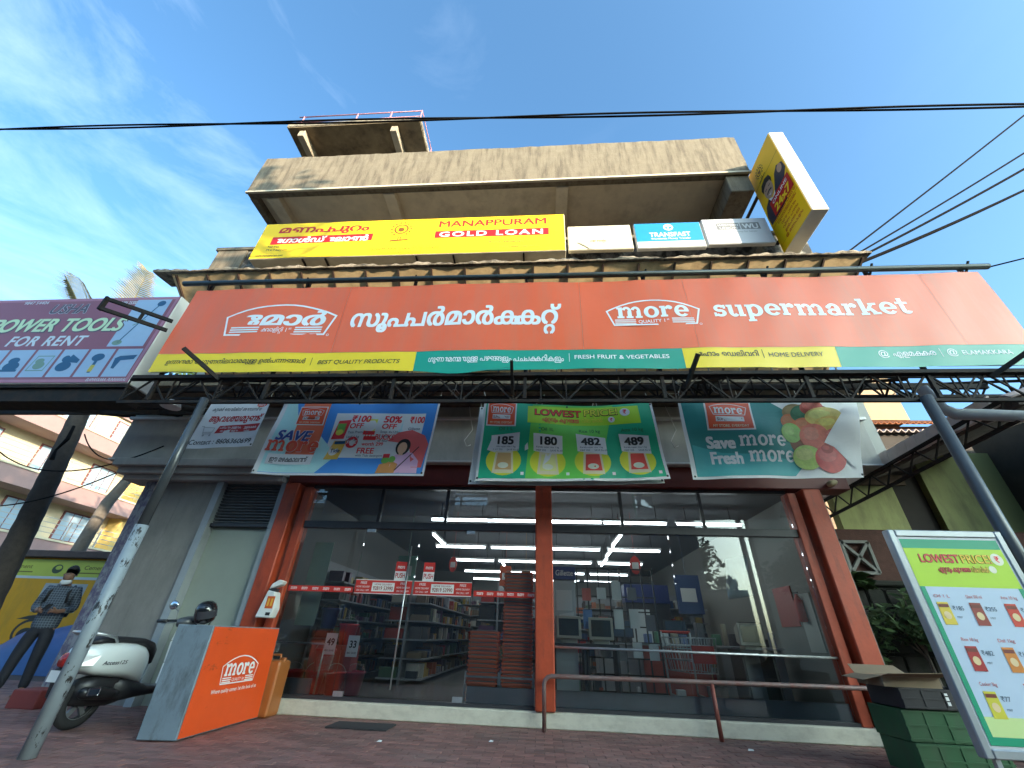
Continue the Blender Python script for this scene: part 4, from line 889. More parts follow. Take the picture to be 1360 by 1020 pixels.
# torn papers on two cards
fc.put(bt(A, poly([(.74, .18), (.82, .26), (.86, .37), (.80, .30), (.78, .34)])+poly([(.54, .36), (.58, .38), (.57, .46), (.54, .42)])+poly([(.10, .36), (.20, .33), (.24, .42), (.14, .50)])), WHT, 'torn_paper', 9)
# 3: fresh more
e, fc = banner('fresh_produce_banner', (2.44, 4.73), (5.50, 4.76), (5.02, 3.29), (2.43, 3.24), 6.54, 'teal and white fresh produce banner with fruit picture, on the right', vin((.62, .65, .66)), .022, 4, .015)
A = 2.0
fc.put(bt(A, poly([(.06, .03), (1.22, .03), (1.38, .20), (1.20, .45), (1.16, .70), (1.26, .80), (1.05, .96), (.03, .97)])), flat(srgb(30, 112, 110)), 'teal_ground', 1, ST)
fc.put(bt(A, poly([(.06, .03), (1.22, .03), (1.36, .18), (.80, .28), (.40, .30), (.07, .40)])), flat(srgb(54, 140, 142)), 'teal_highlight', 2, ST)
logo_card(fc, .28, .58, .83, .975, A, L=3)
fc.put(bt(A, text('Save', .24, .36, .20, .05, fit=.33)+slabtext('more', .62, .38, .13, fit=.54)+text('Fresh', .25, .17, .20, .05, fit=.38)+slabtext('more', .70, .19, .13, fit=.54)), flat(srgb(205, 226, 232)), 'lettering', 3)
blobs = [(1.30, .82, .13, .11, (120, 100, 60)), (1.24, .70, .10, .10, (196, 100, 60)), (1.38, .80, .12, .11, (40, 96, 66)), (1.50, .88, .13, .10, (160, 64, 52)), (1.40, .66, .11, .09, (190, 96, 60)), (1.62, .76, .20, .12, (188, 160, 84)), (1.68, .66, .16, .10, (176, 146, 70)),
         (1.24, .55, .12, .13, (128, 168, 84)), (1.50, .50, .17, .17, (190, 92, 74)), (1.72, .50, .10, .10, (196, 90, 80)), (1.38, .24, .17, .15, (158, 186, 96)), (1.64, .22, .18, .17, (196, 74, 70)), (1.62, .34, .07, .06, (150, 60, 50))]
fc.put(bt(A, poly([(1.15, .60), (1.20, .78), (1.36, .92), (1.58, .93), (1.80, .80), (1.70, .58), (1.76, .40), (1.70, .10), (1.36, .14), (1.22, .36)])), flat(srgb(110, 70, 46)), 'fruit_picture', 3, ST)
for k, (x, y, a_, c_, col) in enumerate(blobs):
    fc.put(bt(A, ell(x, y, a_, c_)), mat('fruit_print%d' % k, tuple(min(.8, q*1.5) for q in srgb(*col)), .45, .28, 9), 'fruit_picture', 4+k*.5, ST)
    fc.put(bt(A, ell(x-a_*.2, y+c_*.25, a_*.6, c_*.5)), mat('fruit_print_b%d' % k, tuple(min(.8, q*1.9+.02) for q in srgb(*col)), .45, .3, 11), 'fruit_picture', 4.25+k*.5, ST)
fc.put(bt(A, poly([(1.86, .86), (1.60, .42), (1.70, .36), (1.85, .16), (1.93, .10), (1.93, .9)])), flat((.60, .63, .64)), 'white_page', 12, ST)

INKGAIN = 1.0; WHT = flat((.78, .78, .76))
# ================================================================== shop interior
tube_m = mat('lit_tube', (.8, .85, .9), .4, 0, 1, emit=(.86, .95, 1.0), estr=2.7)
def tube_light(x, y, L, along, zz, lab):
    e = tag(empty('tube_light', (x, y, 2.78+zz)), lab, 'tube light', 'lit tube lights in the shop')
    dx, dy = (L/2, 0) if along == 'x' else (0, L/2)
    b = MB(); b.tube([(x-dx, y-dy, 2.76+zz), (x+dx, y+dy, 2.76+zz)], .022, 8); b.build('tube', tube_m, e, smooth=True)
    b = MB(); b.box(x-dx-.03, y-dy-.03, 2.785+zz, x+dx+.03, y+dy+.03, 2.83+zz); b.build('batten', white_p, e)
    for s_ in (-1, 1):
        b = MB(); b.bar((x+s_*dx*.7, y+s_*dy*.7, 2.83+zz), (x+s_*dx*.7, y+s_*dy*.7, 3.21), .01); b.build('hanger', steel, e)
rows = [8.0, 10.05, 12.0, 14.2, 16.2]
for r_, y in enumerate(rows):
    for xi, x in enumerate((-1.55, -0.45, 0.55, 1.75, 3.1) if r_ == 0 else (-1.9, -0.6, 0.75, 2.1)):
        tube_light(x, y, 1.15, 'x', .13 if r_ == 0 else 0, 'crosswise lit tube, %s from the left in the %s row behind the window' % (('first', 'second', 'third', 'fourth', 'fifth')[xi], ('front', 'second', 'third', 'fourth', 'back')[r_]))
for q, (x, y) in enumerate(((-2.25, 9.3), (-1.1, 12.6), (1.55, 9.0), (1.6, 10.4), (1.65, 11.8))): tube_light(x, y, 1.15, 'y', 0, 'lit tube running away from the window, %s' % ('behind the left door', 'deep behind the basket stacks', 'nearest of the line over the tills', 'middle of the line over the tills', 'farthest of the line over the tills')[q])
goods_cols = [srgb(150, 46, 40), srgb(176, 146, 70), srgb(52, 74, 110), srgb(186, 182, 170), srgb(74, 100, 70), srgb(160, 90, 56), srgb(96, 66, 90), srgb(120, 104, 84), srgb(34, 36, 40), srgb(40, 38, 36), srgb(90, 88, 84), srgb(60, 44, 40), srgb(140, 142, 146)]
def goods_mat():
    m = bpy.data.materials.new('assorted_packets'); m.use_nodes = True; n = m.node_tree; b = n.nodes['Principled BSDF']; b.inputs['Roughness'].default_value = .4
    vc = n.nodes.new('ShaderNodeVertexColor'); vc.layer_name = 'Col'; n.links.new(vc.outputs[0], b.inputs['Base Color']); return m
gm = goods_mat()
def goods(rnd, slots, label):
    """packets standing in rows : one object per shelf unit"""
    b = MB(); cols = []
    for (x0, x1, y0, y1, z, hmax, ax) in slots:
        t = x0 if ax == 'x' else y0; end = x1 if ax == 'x' else y1
        while t < end-.06:
            w_ = rnd.uniform(.035, .12); h = rnd.uniform(.30, .98)*hmax; c = rnd.choice(goods_cols)
            for q in range(rnd.randint(1, 3)):
                if t+w_ > end: break
                ins = rnd.uniform(0, .12)
                if ax == 'x': b.box(t+.004, y0+ins, z, t+w_-.004, y1-ins, z+h)
                else: b.box(x0+ins, t+.004, z, x1-ins, t+w_-.004, z+h)
                cols.append(c); t += w_
    o = b.build('packaged_goods', gm, fix=False); me = o.data
    ca = me.color_attributes.new('Col', 'FLOAT_COLOR', 'CORNER')
    for p in me.polygons:
        c = cols[p.index//6]
        for li in p.loop_indices: ca.data[li].color = (*c, 1)
    return tag(o, label, 'groceries', kind='stuff')
rack_m = mat('rack_grey', (.24, .25, .26), .5, .05, 4)
rnd = random.Random(11)
def gondola(x, y0, y1, label, lab2, w=.42, h=1.75, n=5, two=True):
    e = tag(empty('gondola_shelf', (x, y0, .16)), label, 'shelf', 'shelving in the shop'); sl = []
    b = MB(); b.box(x-.02, y0, .162, x+.02, y1, .16+h); b.build('back_panel', rack_m, e)
    for k in range(n):
        z = .26+k*(h-.15)/n
        for s_ in ((-1, 1) if two else (1 if x < 0 else -1,)):
            xa, xb = sorted((x+s_*.021, x+s_*w)); b = MB(); b.box(xa, y0, z-.025, xb, y1, z); b.build('shelf', rack_m, e); sl.append((xa+.02, xb-.02, y0+.02, y1-.02, z+.001, (h-.15)/n-.06, 'y'))
    goods(rnd, sl, lab2)
gondola(-4.20, 8.4, 16.5, 'long grey wall shelf on the left side of the shop', 'packed groceries on the left wall shelf', two=False, h=2.0, n=6)
gondola(-2.75, 9.4, 15.5, 'grey gondola shelf behind the left glass panel', 'packed groceries on the gondola behind the left glass', w=.45)
gondola(-1.0, 10.4, 16.0, 'grey gondola shelf behind the right door leaf', 'packed groceries on the gondola behind the doors', w=.45, h=1.9)
gondola(0.6, 11.4, 16.0, 'grey gondola shelf behind the orange centre pillar', 'packed groceries on the gondola behind the centre pillar', w=.45)
def rackx(x0, x1, y, label, lab2, h=1.9, n=6):
    e = tag(empty('wall_rack', (x0, y, .16)), label, 'shelf', 'shelving in the shop'); sl = []
    b = MB(); b.box(x0, y, .162, x1, y+.03, .16+h); b.build('back_panel', rack_m, e)
    for k in range(n):
        z = .24+k*(h-.1)/n; b = MB(); b.box(x0, y-.34, z-.02, x1, y-.001, z); b.build('shelf', rack_m, e); sl.append((x0+.02, x1-.02, y-.32, y-.02, z+.001, (h-.1)/n-.07, 'x'))
    goods(rnd, sl, lab2)
rackx(-4.0, 4.1, 17.6, 'grey rack along the back wall of the shop', 'packed groceries along the back wall of the shop', h=2.2)
rackx(1.9, 4.1, 12.2, 'grey rack behind the checkout counters', 'packed groceries on the rack behind the checkouts')
# black wire display grid with hanging cartons
e = tag(empty('wire_grid_display', (.95, 8.1, .16)), 'black wire grid display with white cartons, right of the centre pillar', 'display rack')
b = MB()
for i in range(8): b.bar((.62+i*.19, 8.1, .162), (.62+i*.19, 8.1, 2.12), .022)
for i in range(9): b.bar((.60, 8.085, .32+i*.222), (1.97, 8.085, .32+i*.222), .02)
b.build('wire_grid', iron, e)
for x in (.62, 1.95): b = MB(); b.box(x-.02, 8.0, .162, x+.02, 8.3, .2); b.build('foot', iron, e)
for i in range(14):
    x = .70+(i % 5)*.26; z = .75+(i//5)*.42+rnd.uniform(-.03, .03); hh = rnd.uniform(.14, .30); b = MB(); b.box(x, 8.02, z, x+.15, 8.07, z+hh)
    o = b.build('display_carton', flat(rnd.choice([(.6, .62, .62), (.55, .56, .58), (.12, .12, .14), (.5, .1, .08), (.1, .2, .42)]))); tag(o, 'small carton on the black wire grid, %s row, %s from the left' % (('bottom', 'middle', 'top')[i//5], ('first', 'second', 'third', 'fourth', 'fifth')[i % 5]), 'carton', 'cartons on the wire grid')
e = tag(empty('razor_stand', (.36, 7.75, .16)), 'tall blue and white razor stand beside the centre pillar', 'display stand')
b = MB(); b.box(.20, 7.7, .162, .56, 7.86, 2.02); b.build('cabinet', flat((.42, .46, .50)), e); b = MB(); b.box(.19, 7.66, 1.86, .57, 7.695, 2.06); b.build('header', flat(srgb(26, 44, 110)), e)
front(7.66, e).put(text('Gillette', .38, 1.92, .12, .02, fit=.3, align='C'), WHT, 'lettering', 1)
front(7.70, e).put(rect(.24, 1.40, .50, 1.70)+poly([(.30, 1.0), (.54, 1.04), (.52, 1.38), (.28, 1.34)]), flat((.62, .64, .66)), 'paper_notice', 1)
# checkout counters
cnt = mat('counter_red', (.33, .05, .03), .4, .08, 3); cntg = mat('counter_grey', (.30, .31, .32), .4, .08, 3)
for i, (x, y, w_, m_, lb) in enumerate(((2.35, 8.6, 1.0, cnt, 'red checkout counter behind the shopping trolley'), (3.55, 8.3, .8, cntg, 'grey checkout counter at the right end'), (1.5, 9.2, .9, cntg, 'grey checkout counter behind the wire grid'))):
    e = tag(empty('checkout_counter', (x, y, .16)), lb, 'counter', 'checkout counters'); b = MB(); b.box(x-w_/2, y, .162, x+w_/2, y+.55, .95); b.build('cabinet', m_, e, bevel=.01)
    b = MB(); b.box(x-w_/2-.04, y-.05, .951, x+w_/2+.04, y+.6, .99); b.build('counter_top', flat((.4, .42, .44)), e, bevel=.01)
    t = tag(empty('cash_monitor', (x+.1, y+.25, .99)), 'black till monitor on the %s' % lb, 'monitor', 'till monitors'); b = MB(); b.box(x-.12, y+.22, 1.06, x+.28, y+.25, 1.36); b.build('screen_case', frame_m, t, bevel=.008); b = MB(); b.box(x-.10, y+.212, 1.08, x+.26, y+.219, 1.34); b.build('screen', flat((.06, .09, .13), .15), t); b = MB(); b.box(x+.04, y+.22, .992, x+.12, y+.30, 1.06); b.build('stand', frame_m, t)
beige = mat('beige_plastic', (.42, .40, .34), .5, .05, 4)
for i, (x, y) in enumerate(((.42, 7.55), (.95, 7.75), (3.35, 7.9))):
    t = tag(empty('computer_monitor', (x, y, .95)), ('old beige monitor nearest the centre pillar', 'old beige monitor before the wire grid', 'old beige monitor at the right checkout')[i], 'monitor', 'old monitors')
    b = MB(); b.hexa([(x-.2, y, 1.0), (x+.2, y, 1.0), (x+.13, y+.32, 1.04), (x-.13, y+.32, 1.04)], [(x-.2, y, 1.32), (x+.2, y, 1.32), (x+.13, y+.32, 1.26), (x-.13, y+.32, 1.26)]); b.build('monitor_case', beige, t, bevel=.012)
    b = MB(); b.box(x-.155, y-.006, 1.05, x+.155, y-.001, 1.28); b.build('screen', mat('crt_glass', (.05, .06, .065), .15), t)
    b = MB(); b.box(x-.12, y+.06, .952, x+.12, y+.25, 1.0); b.build('foot', beige, t)
    d = tag(empty('till_table', (x, y+.1, .16)), 'dark table under the old monitor, %s' % ('nearest the centre pillar', 'before the wire grid', 'at the right checkout')[i], 'table', 'till tables'); b = MB(); b.box(x-.26, y-.08, .91, x+.26, y+.42, .95); b.build('top', frame_m, d)
    for dx in (-.23, .23): b = MB(); b.box(x+dx-.02, y-.06, .162, x+dx+.02, y+.40, .909); b.build('side_panel', frame_m, d)
ck = [(.62, .64, .62), (.10, .10, .11), (.16, .22, .40), (.45, .10, .07), (.38, .34, .24), (.10, .25, .14), (.55, .50, .20)]
for i in range(26):
    rq = random.Random(200+i); x = rq.uniform(1.55, 3.9) if i < 20 else rq.uniform(.3, 1.2); y = 8.35+rq.uniform(0, .5); base = .99 if i < 14 else .16; wq, hq = rq.uniform(.08, .26), rq.uniform(.10, .38); 
    if base > .5: x = 1.9+(i % 14)*.155; y = 8.7 if x < 2.85 else 8.4
    b = MB(); b.box(x-wq/2*.55, y, base+.002, x+wq/2*.55, y+rq.uniform(.08, .2), base+hq); o = b.build('stock_box', flat(rq.choice(ck)), bevel=.006); tag(o, 'small stock box %s behind the right window, number %s from the left' % (('on the checkout counters' if base > .5 else 'on the floor'), ('one two three four five six seven eight nine ten eleven twelve thirteen fourteen fifteen sixteen seventeen eighteen nineteen twenty twenty-one twenty-two twenty-three twenty-four twenty-five twenty-six').split()[i]), 'box', 'stock boxes by the tills')
e = tag(empty('fire_extinguisher', (4.12, 7.75, 1.35)), 'red fire extinguisher on the right inner wall', 'extinguisher'); b = MB(); b.lathe([(.05, 0), (.065, .02), (.065, .30), (.03, .36), (.02, .40)], (4.15, 7.75, 1.35), 14); b.build('cylinder', flat((.5, .03, .02)), e, smooth=True); b = MB(); b.bar((4.15, 7.70, 1.77), (4.15, 7.82, 1.77), .02); b.build('handle', BLK, e)
e = tag(empty('blue_display_case', (2.35, 10.6, .16)), 'black display case with dark blue header behind the tills', 'display case')
b = MB(); b.box(1.9, 10.6, .162, 2.85, 11.0, 1.75); b.build('cabinet', frame_m, e); b = MB(); b.box(1.88, 10.55, 1.752, 2.87, 11.0, 2.12); b.build('header', flat(srgb(24, 40, 96)), e); b = MB(); b.box(1.96, 10.58, .9, 2.4, 10.599, 1.62); b.build('lit_panel', flat((.62, .66, .66)), e)
# hanging promo cards
for i, (x, y, z, w_, h, c_, lb) in enumerate(((-2.55, 8.2, 2.0, .36, .5, srgb(120, 170, 150), 'green hanging poster behind the left door leaf'), (-.72, 8.8, 2.02, .22, .36, srgb(200, 90, 50), 'orange hanging card behind the right glass panel'), (-1.75, 8.6, 2.18, .16, .28, srgb(200, 60, 50), 'small red hanging card in the doorway'), (1.75, 8.4, 2.22, .20, .32, srgb(190, 50, 44), 'red oval hanging card above the tills'), (2.95, 9.4, 1.85, .5, .7, srgb(30, 60, 110), 'dark blue hanging poster behind the trolley'), (-.35, 9.8, 2.1, .2, .3, srgb(210, 150, 60), 'yellow hanging card near the basket stacks'))):
    b = MB(); b.prism(ell(x, z, w_/2, h/2, 14)[0][0] if i in (2, 3) else [(x-w_/2, z-h/2), (x+w_/2, z-h/2), (x+w_/2, z+h/2), (x-w_/2, z+h/2)], lambda p: (p[0], y, p[1]), lambda p: (p[0], y+.012, p[1]))
    b.tube([(x, y+.006, z+h/2), (x, y+.006, 3.2)], .003, 4)
    e = b.build('hanging_card', flat(c_)); tag(e, lb, 'poster', 'cards hanging from the shop ceiling'); front(y, e).put(rect(x-w_*.3, z-h*.2, x+w_*.3, z+h*.15), flat((.65, .66, .64)), 'print', 1)
# fluttering plastic poster, right bay
b = MB(); vs = []; fs = []
for j in range(9):
    for i in range(7): vs.append((2.98+i*.07+.02*j*.5*(1-i/6), 7.55+.05*sin(i*1.1+j*.6), 1.62+j*.075+.012*i))
for j in range(8):
    for i in range(6): k = j*7+i; fs.append((k, k+1, k+8, k+7))
b.add(vs, fs); o = b.build('hanging_poster', flat((.50, .54, .56), .2), smooth=True, fix=False); tag(o, 'crumpled glossy poster hanging inside the right window', 'poster'); md = o.modifiers.new('thick', 'SOLIDIFY'); md.thickness = .003
b = MB(); b.box(4.205, 8.0, 1.3, 4.222, 8.6, 1.9); tag(b.build('notice_board', flat((.45, .08, .06))), 'red notice sheet on the right inner wall', 'notice')
b = MB(); b.box(4.205, 7.5, .95, 4.222, 7.9, 1.75); tag(b.build('wall_poster', flat((.52, .55, .50))), 'pale poster on the right inner wall', 'poster')
# shopping baskets
bask_m = mat('red_basket_plastic', (.90, .17, .07), .4, .08, 6, obj_rand=.12); wire_h = mat('basket_handle', (.42, .40, .36), .35, .1, 5, metal=.6)
def basket():
    e = empty('shopping_basket'); b = MB()
    L_, W2, H = .215, .15, .21; t = .02
    lo = [(-L_*.84, -W2*.82), (L_*.84, -W2*.82), (L_*.84, W2*.82), (-L_*.84, W2*.82)]; hi = [(-L_, -W2), (L_, -W2), (L_, W2), (-L_, W2)]
    n = 6
    for k in range(4):   # slatted walls
        a0, a1, c0, c1 = Vector((*lo[k], 0)), Vector((*lo[(k+1) % 4], 0)), Vector((*hi[k], H)), Vector((*hi[(k+1) % 4], H))
        for j in range(4):
            v0, v1 = j/4, j/4+.15
            b.quad(a0.lerp(c0, v0), a1.lerp(c1, v0), a1.lerp(c1, v1), a0.lerp(c0, v1))
        for j in range(n+1):
            u0_, u1_ = max(0, j/n-.035), min(1, j/n+.035); b.quad(a0.lerp(a1, u0_), a0.lerp(a1, u1_), c0.lerp(c1, u1_), c0.lerp(c1, u0_))
    s_ = .955
    b.add([(p[0]*s_, p[1]*s_, .003) for p in lo]+[(p[0]*s_, p[1]*s_, H) for p in hi], [(0, 1, 2, 3), (0, 1, 5, 4), (1, 2, 6, 5), (2, 3, 7, 6), (3, 0, 4, 7)]); b.build('bin', bask_m, e, fix=False)
    b = MB()
    for k in range(4): a, c = Vector((*hi[k], H)), Vector((*hi[(k+1) % 4], H)); b.bar(a, c, .028, .022)
    b.build('rim', bask_m, e)
    b = MB(); b.tube([(-L_*.9, -W2-.004, H+.016), (-L_*.8, -W2-.02, H+.022), (L_*.8, -W2-.02, H+.022), (L_*.9, -W2-.004, H+.016)], .007, 5); b.build('handle', wire_h, e)
    return e
bk = basket(); first = True
ORD = ['topmost', 'second', 'third', 'fourth', 'fifth', 'sixth', 'seventh', 'eighth', 'ninth', 'tenth', 'eleventh', 'twelfth', 'thirteenth', 'fourteenth', 'fifteenth', 'sixteenth', 'seventeenth', 'eighteenth', 'nineteenth', 'twentieth', 'twenty-first', 'twenty-second', 'twenty-third', 'twenty-fourth', 'twenty-fifth', 'twenty-sixth', 'twenty-seventh', 'twenty-eighth', 'twenty-ninth', 'thirtieth', 'bottom']
bk_lab = ('red shopping basket in the tall stack beside the centre pillar', 'red shopping basket in the lower stack behind the right door')
for (x, y, n, step, gi) in ((-.37, 7.32, 31, .0485, 0), (-.87, 7.34, 13, .052, 1)):
    st = tag(empty('basket_stand', (x, y, .16)), 'grey tube stand under the %s stack of baskets' % ('tall' if gi == 0 else 'lower'), 'stand'); b = MB()
    for dx in (-.24, .24): b.bar((x+dx, y-.18, .162), (x+dx, y-.18, .56), .022); b.bar((x+dx, y+.18, .162), (x+dx, y+.18, .56), .022)
    b.bar((x-.25, y-.195, .50), (x+.25, y-.195, .50), .022); b.bar((x-.24, y-.18, .20), (x+.24, y-.18, .20), .02); b.bar((x-.24, y+.18, .20), (x+.24, y+.18, .20), .02); b.build('tube_frame', chrome, st)
    for k in range(n):
        o = bk if first else copy_tree(bk); first = False
        o.location = (x+rnd.uniform(-.006, .006), y+rnd.uniform(-.006, .006), .215+k*step); tag(o, '%s in the %s red basket stack %s' % (('bottom basket' if k == 0 else 'topmost basket' if k == n-1 else ORD[n-1-k]+' basket from the top'), ('tall', 'lower')[gi], ('beside the centre pillar', 'behind the right door')[gi]), 'basket', ('baskets of the tall stack', 'baskets of the lower stack')[gi])
# shopping trolley
def trolley():
    e = empty('shopping_trolley'); b = MB(); wirem = chrome
    lo = [(-.20, -.36), (.20, -.36), (.24, .36), (-.24, .36)]; hi = [(-.23, -.42), (.23, -.42), (.29, .42), (-.29, .42)]
    for k in range(4):
        a0, a1, c0, c1 = Vector((*lo[k], .48)), Vector((*lo[(k+1) % 4], .48)), Vector((*hi[k], .92)), Vector((*hi[(k+1) % 4], .92))
        for j in range(9): b.bar(a0.lerp(a1, j/8), c0.lerp(c1, j/8), .008)
        for j in range(4): b.bar(a0.lerp(c0, j/3), a1.lerp(c1, j/3), .012)
    b.build('wire_basket', wirem, e)
    b = MB()
    for s_ in (-1, 1): b.bar((s_*.20, -.36, .12), (s_*.22, .44, .16), .025); b.bar((s_*.22, .44, .16), (s_*.25, .44, 1.0), .025)
    b.bar((-.2, -.36, .12), (.2, -.36, .12), .025); b.build('frame', wirem, e)
    b = MB(); b.tube([(-.27, .47, 1.0), (.27, .47, 1.0)], .02, 8); b.build('handle', flat(srgb(200, 50, 30)), e)
    b = MB(); b.box(-.17, -.435, .60, .17, -.425, .82); b.build('red_panel', flat(srgb(190, 44, 30)), e)
    for x, y in ((-.2, -.33), (.2, -.33), (-.22, .40), (.22, .40)): b = MB(); b.lathe([(.05, -.012), (.055, 0), (.05, .012)], (x, y, .056), 12, 'x'); b.build('wheel', frame_m, e)
    return tag(e, 'wire shopping trolley with red handle inside the right window', 'trolley')
t = trolley(); t.location = (2.30, 7.75, .16); t.rotation_euler = (0, 0, .15)
# buckets and mops, left window
bucket_cols = [srgb(190, 24, 40), srgb(196, 30, 60), srgb(180, 20, 36), srgb(30, 60, 140), srgb(200, 40, 50), srgb(190, 24, 40), srgb(150, 30, 60)]
for i, (x, y, z) in enumerate(((-3.85, 7.5, .16), (-3.55, 7.6, .16), (-3.2, 7.55, .16), (-3.6, 7.75, 1.02), (-3.25, 7.8, .80), (-3.4, 7.45, .45), (-2.95, 7.7, .16))):
    e = tag(empty('plastic_bucket', (x, y, z)), '%s plastic bucket %s' % ('blue' if i == 3 else 'red', ('leftmost on the floor inside the left window', 'second from left on the floor inside the window', 'third from left on the floor inside the window', 'on top of the pile in the left window', 'on the right of the pile in the left window', 'resting in the middle of the bucket pile', 'rightmost on the floor inside the left window')[i]), 'bucket', 'buckets in the left window')
    b = MB(); b.lathe([(.11, 0), (.15, .27), (.162, .275), (.162, .30), (.15, .30), (.11, .03)], (x, y, z), 18); b.build('pail', mat('bucket%d' % i, bucket_cols[i], .3, .05, 4), e, smooth=True)
    b = MB(); b.tube([(x+.155*cos(a), y-.02, z+.28+.12*sin(a)) for a in [pi*k/8 for k in range(9)]], .005, 5); b.build('handle', wire_h, e)
b = MB(); b.box(-3.75, 7.66, .162, -3.05, 7.95, .795); tag(b.build('display_plinth', flat((.35, .08, .08))), 'low red display block under the buckets', 'display block')
for x, z, s_ in ((-3.28, .80, '49'), (-2.92, .78, '33')):
    b = MB(); b.box(x-.09, 7.30, z-.12, x+.09, 7.306, z+.16); o = b.build('price_card', flat((.68, .70, .70))); tag(o, 'white price card in the left window, reading %s' % ('forty nine' if s_ == '49' else 'thirty three'), 'price card'); front(7.30, o).put(text(s_, x, z, .13, .03, fit=.12, align='C')+text('BIG SAVE', x, z-.08, .035, .01, align='C'), BLK, 'lettering', 1)
# greenery / posters by the left glass
b = MB(); b.box(-3.95, 7.3, 1.05, -3.62, 7.31, 2.3); tag(b.build('standee', flat((.30, .36, .26))), 'tall green poster standing in the left window corner', 'poster')

# ================================================================== things in front of the shop
e = tag(empty('guard_railing', (2.2, 6.64, 0)), 'low bent tube guard railing before the right window', 'railing')
rustp = mat('rusty_railing', (.20, .14, .13), .5, .15, 10, metal=.3, stain=(.26, .06, .03), stain_amt=.6, stain_scale=(4, 4, 4))
y = 6.66
pts = [(0.02, y, 0), (0.02, y, .48), (.035, y, .53), (.07, y, .56), (.12, y, .575), (2.2, y, .585), (4.12, y, .595), (4.22, y, .58), (4.29, y, .53), (4.32, y, .46), (4.34, y, 0)]
b = MB(); b.tube(pts, .028, 10); b.build('bent_tube', rustp, e, smooth=True)
b = MB(); b.tube([(2.18, y, 0), (2.18, y, .57)], .026, 10); b.build('post', mat('red_oxide_post', (.24, .06, .04), .6, .2, 10), e, smooth=True)
# orange advertising box
e = tag(empty('advertising_box', (-3.8, 5.8, 0)), 'tall box barrier, grey end and orange printed side, before the left pillar', 'advertising box')
g4 = [(-4.02, 5.03), (-3.64, 5.08), (-3.66, 6.50), (-4.04, 6.46)]; t4 = [(-4.08, 5.06), (-3.68, 5.10), (-3.70, 6.49), (-4.10, 6.45)]
b = MB(); b.hexa([(*p, .01) for p in g4], [(*p, 1.0) for p in t4]); b.build('box_body', mat('blue_grey_sheet', (.17, .215, .25), .5, .12, 3, bump=.3, bscale=12, stain=(.07, .075, .08), stain_amt=.8, stain_scale=(4, 4, 1.2), stain_pos=(.5, .7)), e, bevel=.008)
def boxpt(u, v):
    a = Vector((*g4[1], .01)).lerp(Vector((*g4[2], .01)), u); c = Vector((*t4[1], 1.0)).lerp(Vector((*t4[2], 1.0)), u); return a.lerp(c, v)
BX = Face(boxpt, (1, 0, .02), e)
BX.put(rect(.012, .012, .988, .988), mat('orange_vinyl', srgb(226, 82, 30), .42, .08, 2, stain=(.10, .04, .025), stain_amt=.8, stain_scale=(2.2, 1.4, 3.0), stain_pos=(.62, .72)), 'orange_panel', 2)
A = 1.42
def L2(ps): return [([(p[0]/A, p[1]) for p in o], [[(p[0]/A, p[1]) for p in h] for h in hs]) for o, hs in ps]
pts = [(.42, .42), (1.06, .42), (1.10, .60)]+[(1.10-.72*k/8, .60+.10*(1-(2*k/8-1)**2)) for k in range(1, 8)]+[(.38, .60)]
BX.put(L2(outline(pts, .012)), WHT, 'emblem', 3); BX.put(L2(slabtext('more', .45, .50, .12, fit=.58)), WHT, 'lettering', 3)
BX.put(L2(sum([rect(.44, .435+k*.02, .60, .446+k*.02)+rect(.88, .435+k*.02, 1.04, .446+k*.02) for k in range(3)], [])+text('QUALITY 1st', .74, .445, .045, .006, fit=.24, align='C')+text('Where quality comes 1st the look of us', .74, .345, .055, .01, fit=.86, align='C')), WHT, 'lettering', 3)
# mat on the pavers
b = MB(); b.box(-2.6, 6.15, .002, -1.85, 6.55, .016); tag(b.build('door_mat', mat('mat_rubber', (.03, .028, .03), .9, .2, 20)), 'dark rubber mat on the pavers before the doors', 'mat')
for x, y, s_ in ((-1.77, 5.6, .03), (2.3, 6.2, .04), (-.6, 5.9, .03)):
    b = MB(); b.add([(x, y, .003), (x+s_*1.6, y+.005, .004), (x+s_*1.8, y+s_, .012), (x+s_*.6, y+s_*1.2, .016), (x+s_*.2, y+s_*.6, .01)], [(0, 1, 2, 3, 4)]); tag(b.build('paper_scrap', white_p), 'small white paper scrap on the pavers %s' % ('before the doors' if x < -1 else 'before the guard railing' if x > 1 else 'before the centre pillar'), 'litter', 'paper scraps')
# jerrycan and sanitiser dispenser by the left pillar
e = tag(empty('jerrycan', (-3.70, 6.65, 0.0)), 'orange brown plastic jerrycan behind the advertising box', 'jerrycan')
jm = mat('jerrycan_plastic', (.36, .12, .03), .35, .08, 6); b = MB(); b.box(-3.86, 6.50, .0, -3.56, 6.80, .62); b.build('can', jm, e, bevel=.045, segs=3)
b = MB(); b.tube([(-3.79, 6.65, .60), (-3.78, 6.65, .68), (-3.66, 6.65, .68), (-3.65, 6.65, .60)], .016, 8); b.build('handle', jm, e, smooth=True); b = MB(); b.lathe([(.035, 0), (.035, .05)], (-3.60, 6.65, .60), 12); b.build('cap', jm, e)
e = tag(empty('sanitiser_dispenser', (-4.1, 6.72, 1.1)), 'white sanitiser dispenser box fixed beside the left orange pillar', 'dispenser')
b = MB(); b.prism([(-.10, 0), (.13, .0), (.16, .12), (.10, .34), (-.02, .36)], lambda p: (-4.10+p[0], 6.60, 1.12+p[1]), lambda p: (-4.10+p[0], 6.76, 1.12+p[1])); b.build('housing', white_p, e, bevel=.012)
b = MB(); b.prism([(0, .0), (.17, .06), (.19, .11), (.12, .13), (.02, .07)], lambda p: (-4.12+p[0], 6.62, 1.50+p[1]), lambda p: (-4.12+p[0], 6.74, 1.50+p[1])); b.build('nozzle', white_p, e, bevel=.008)
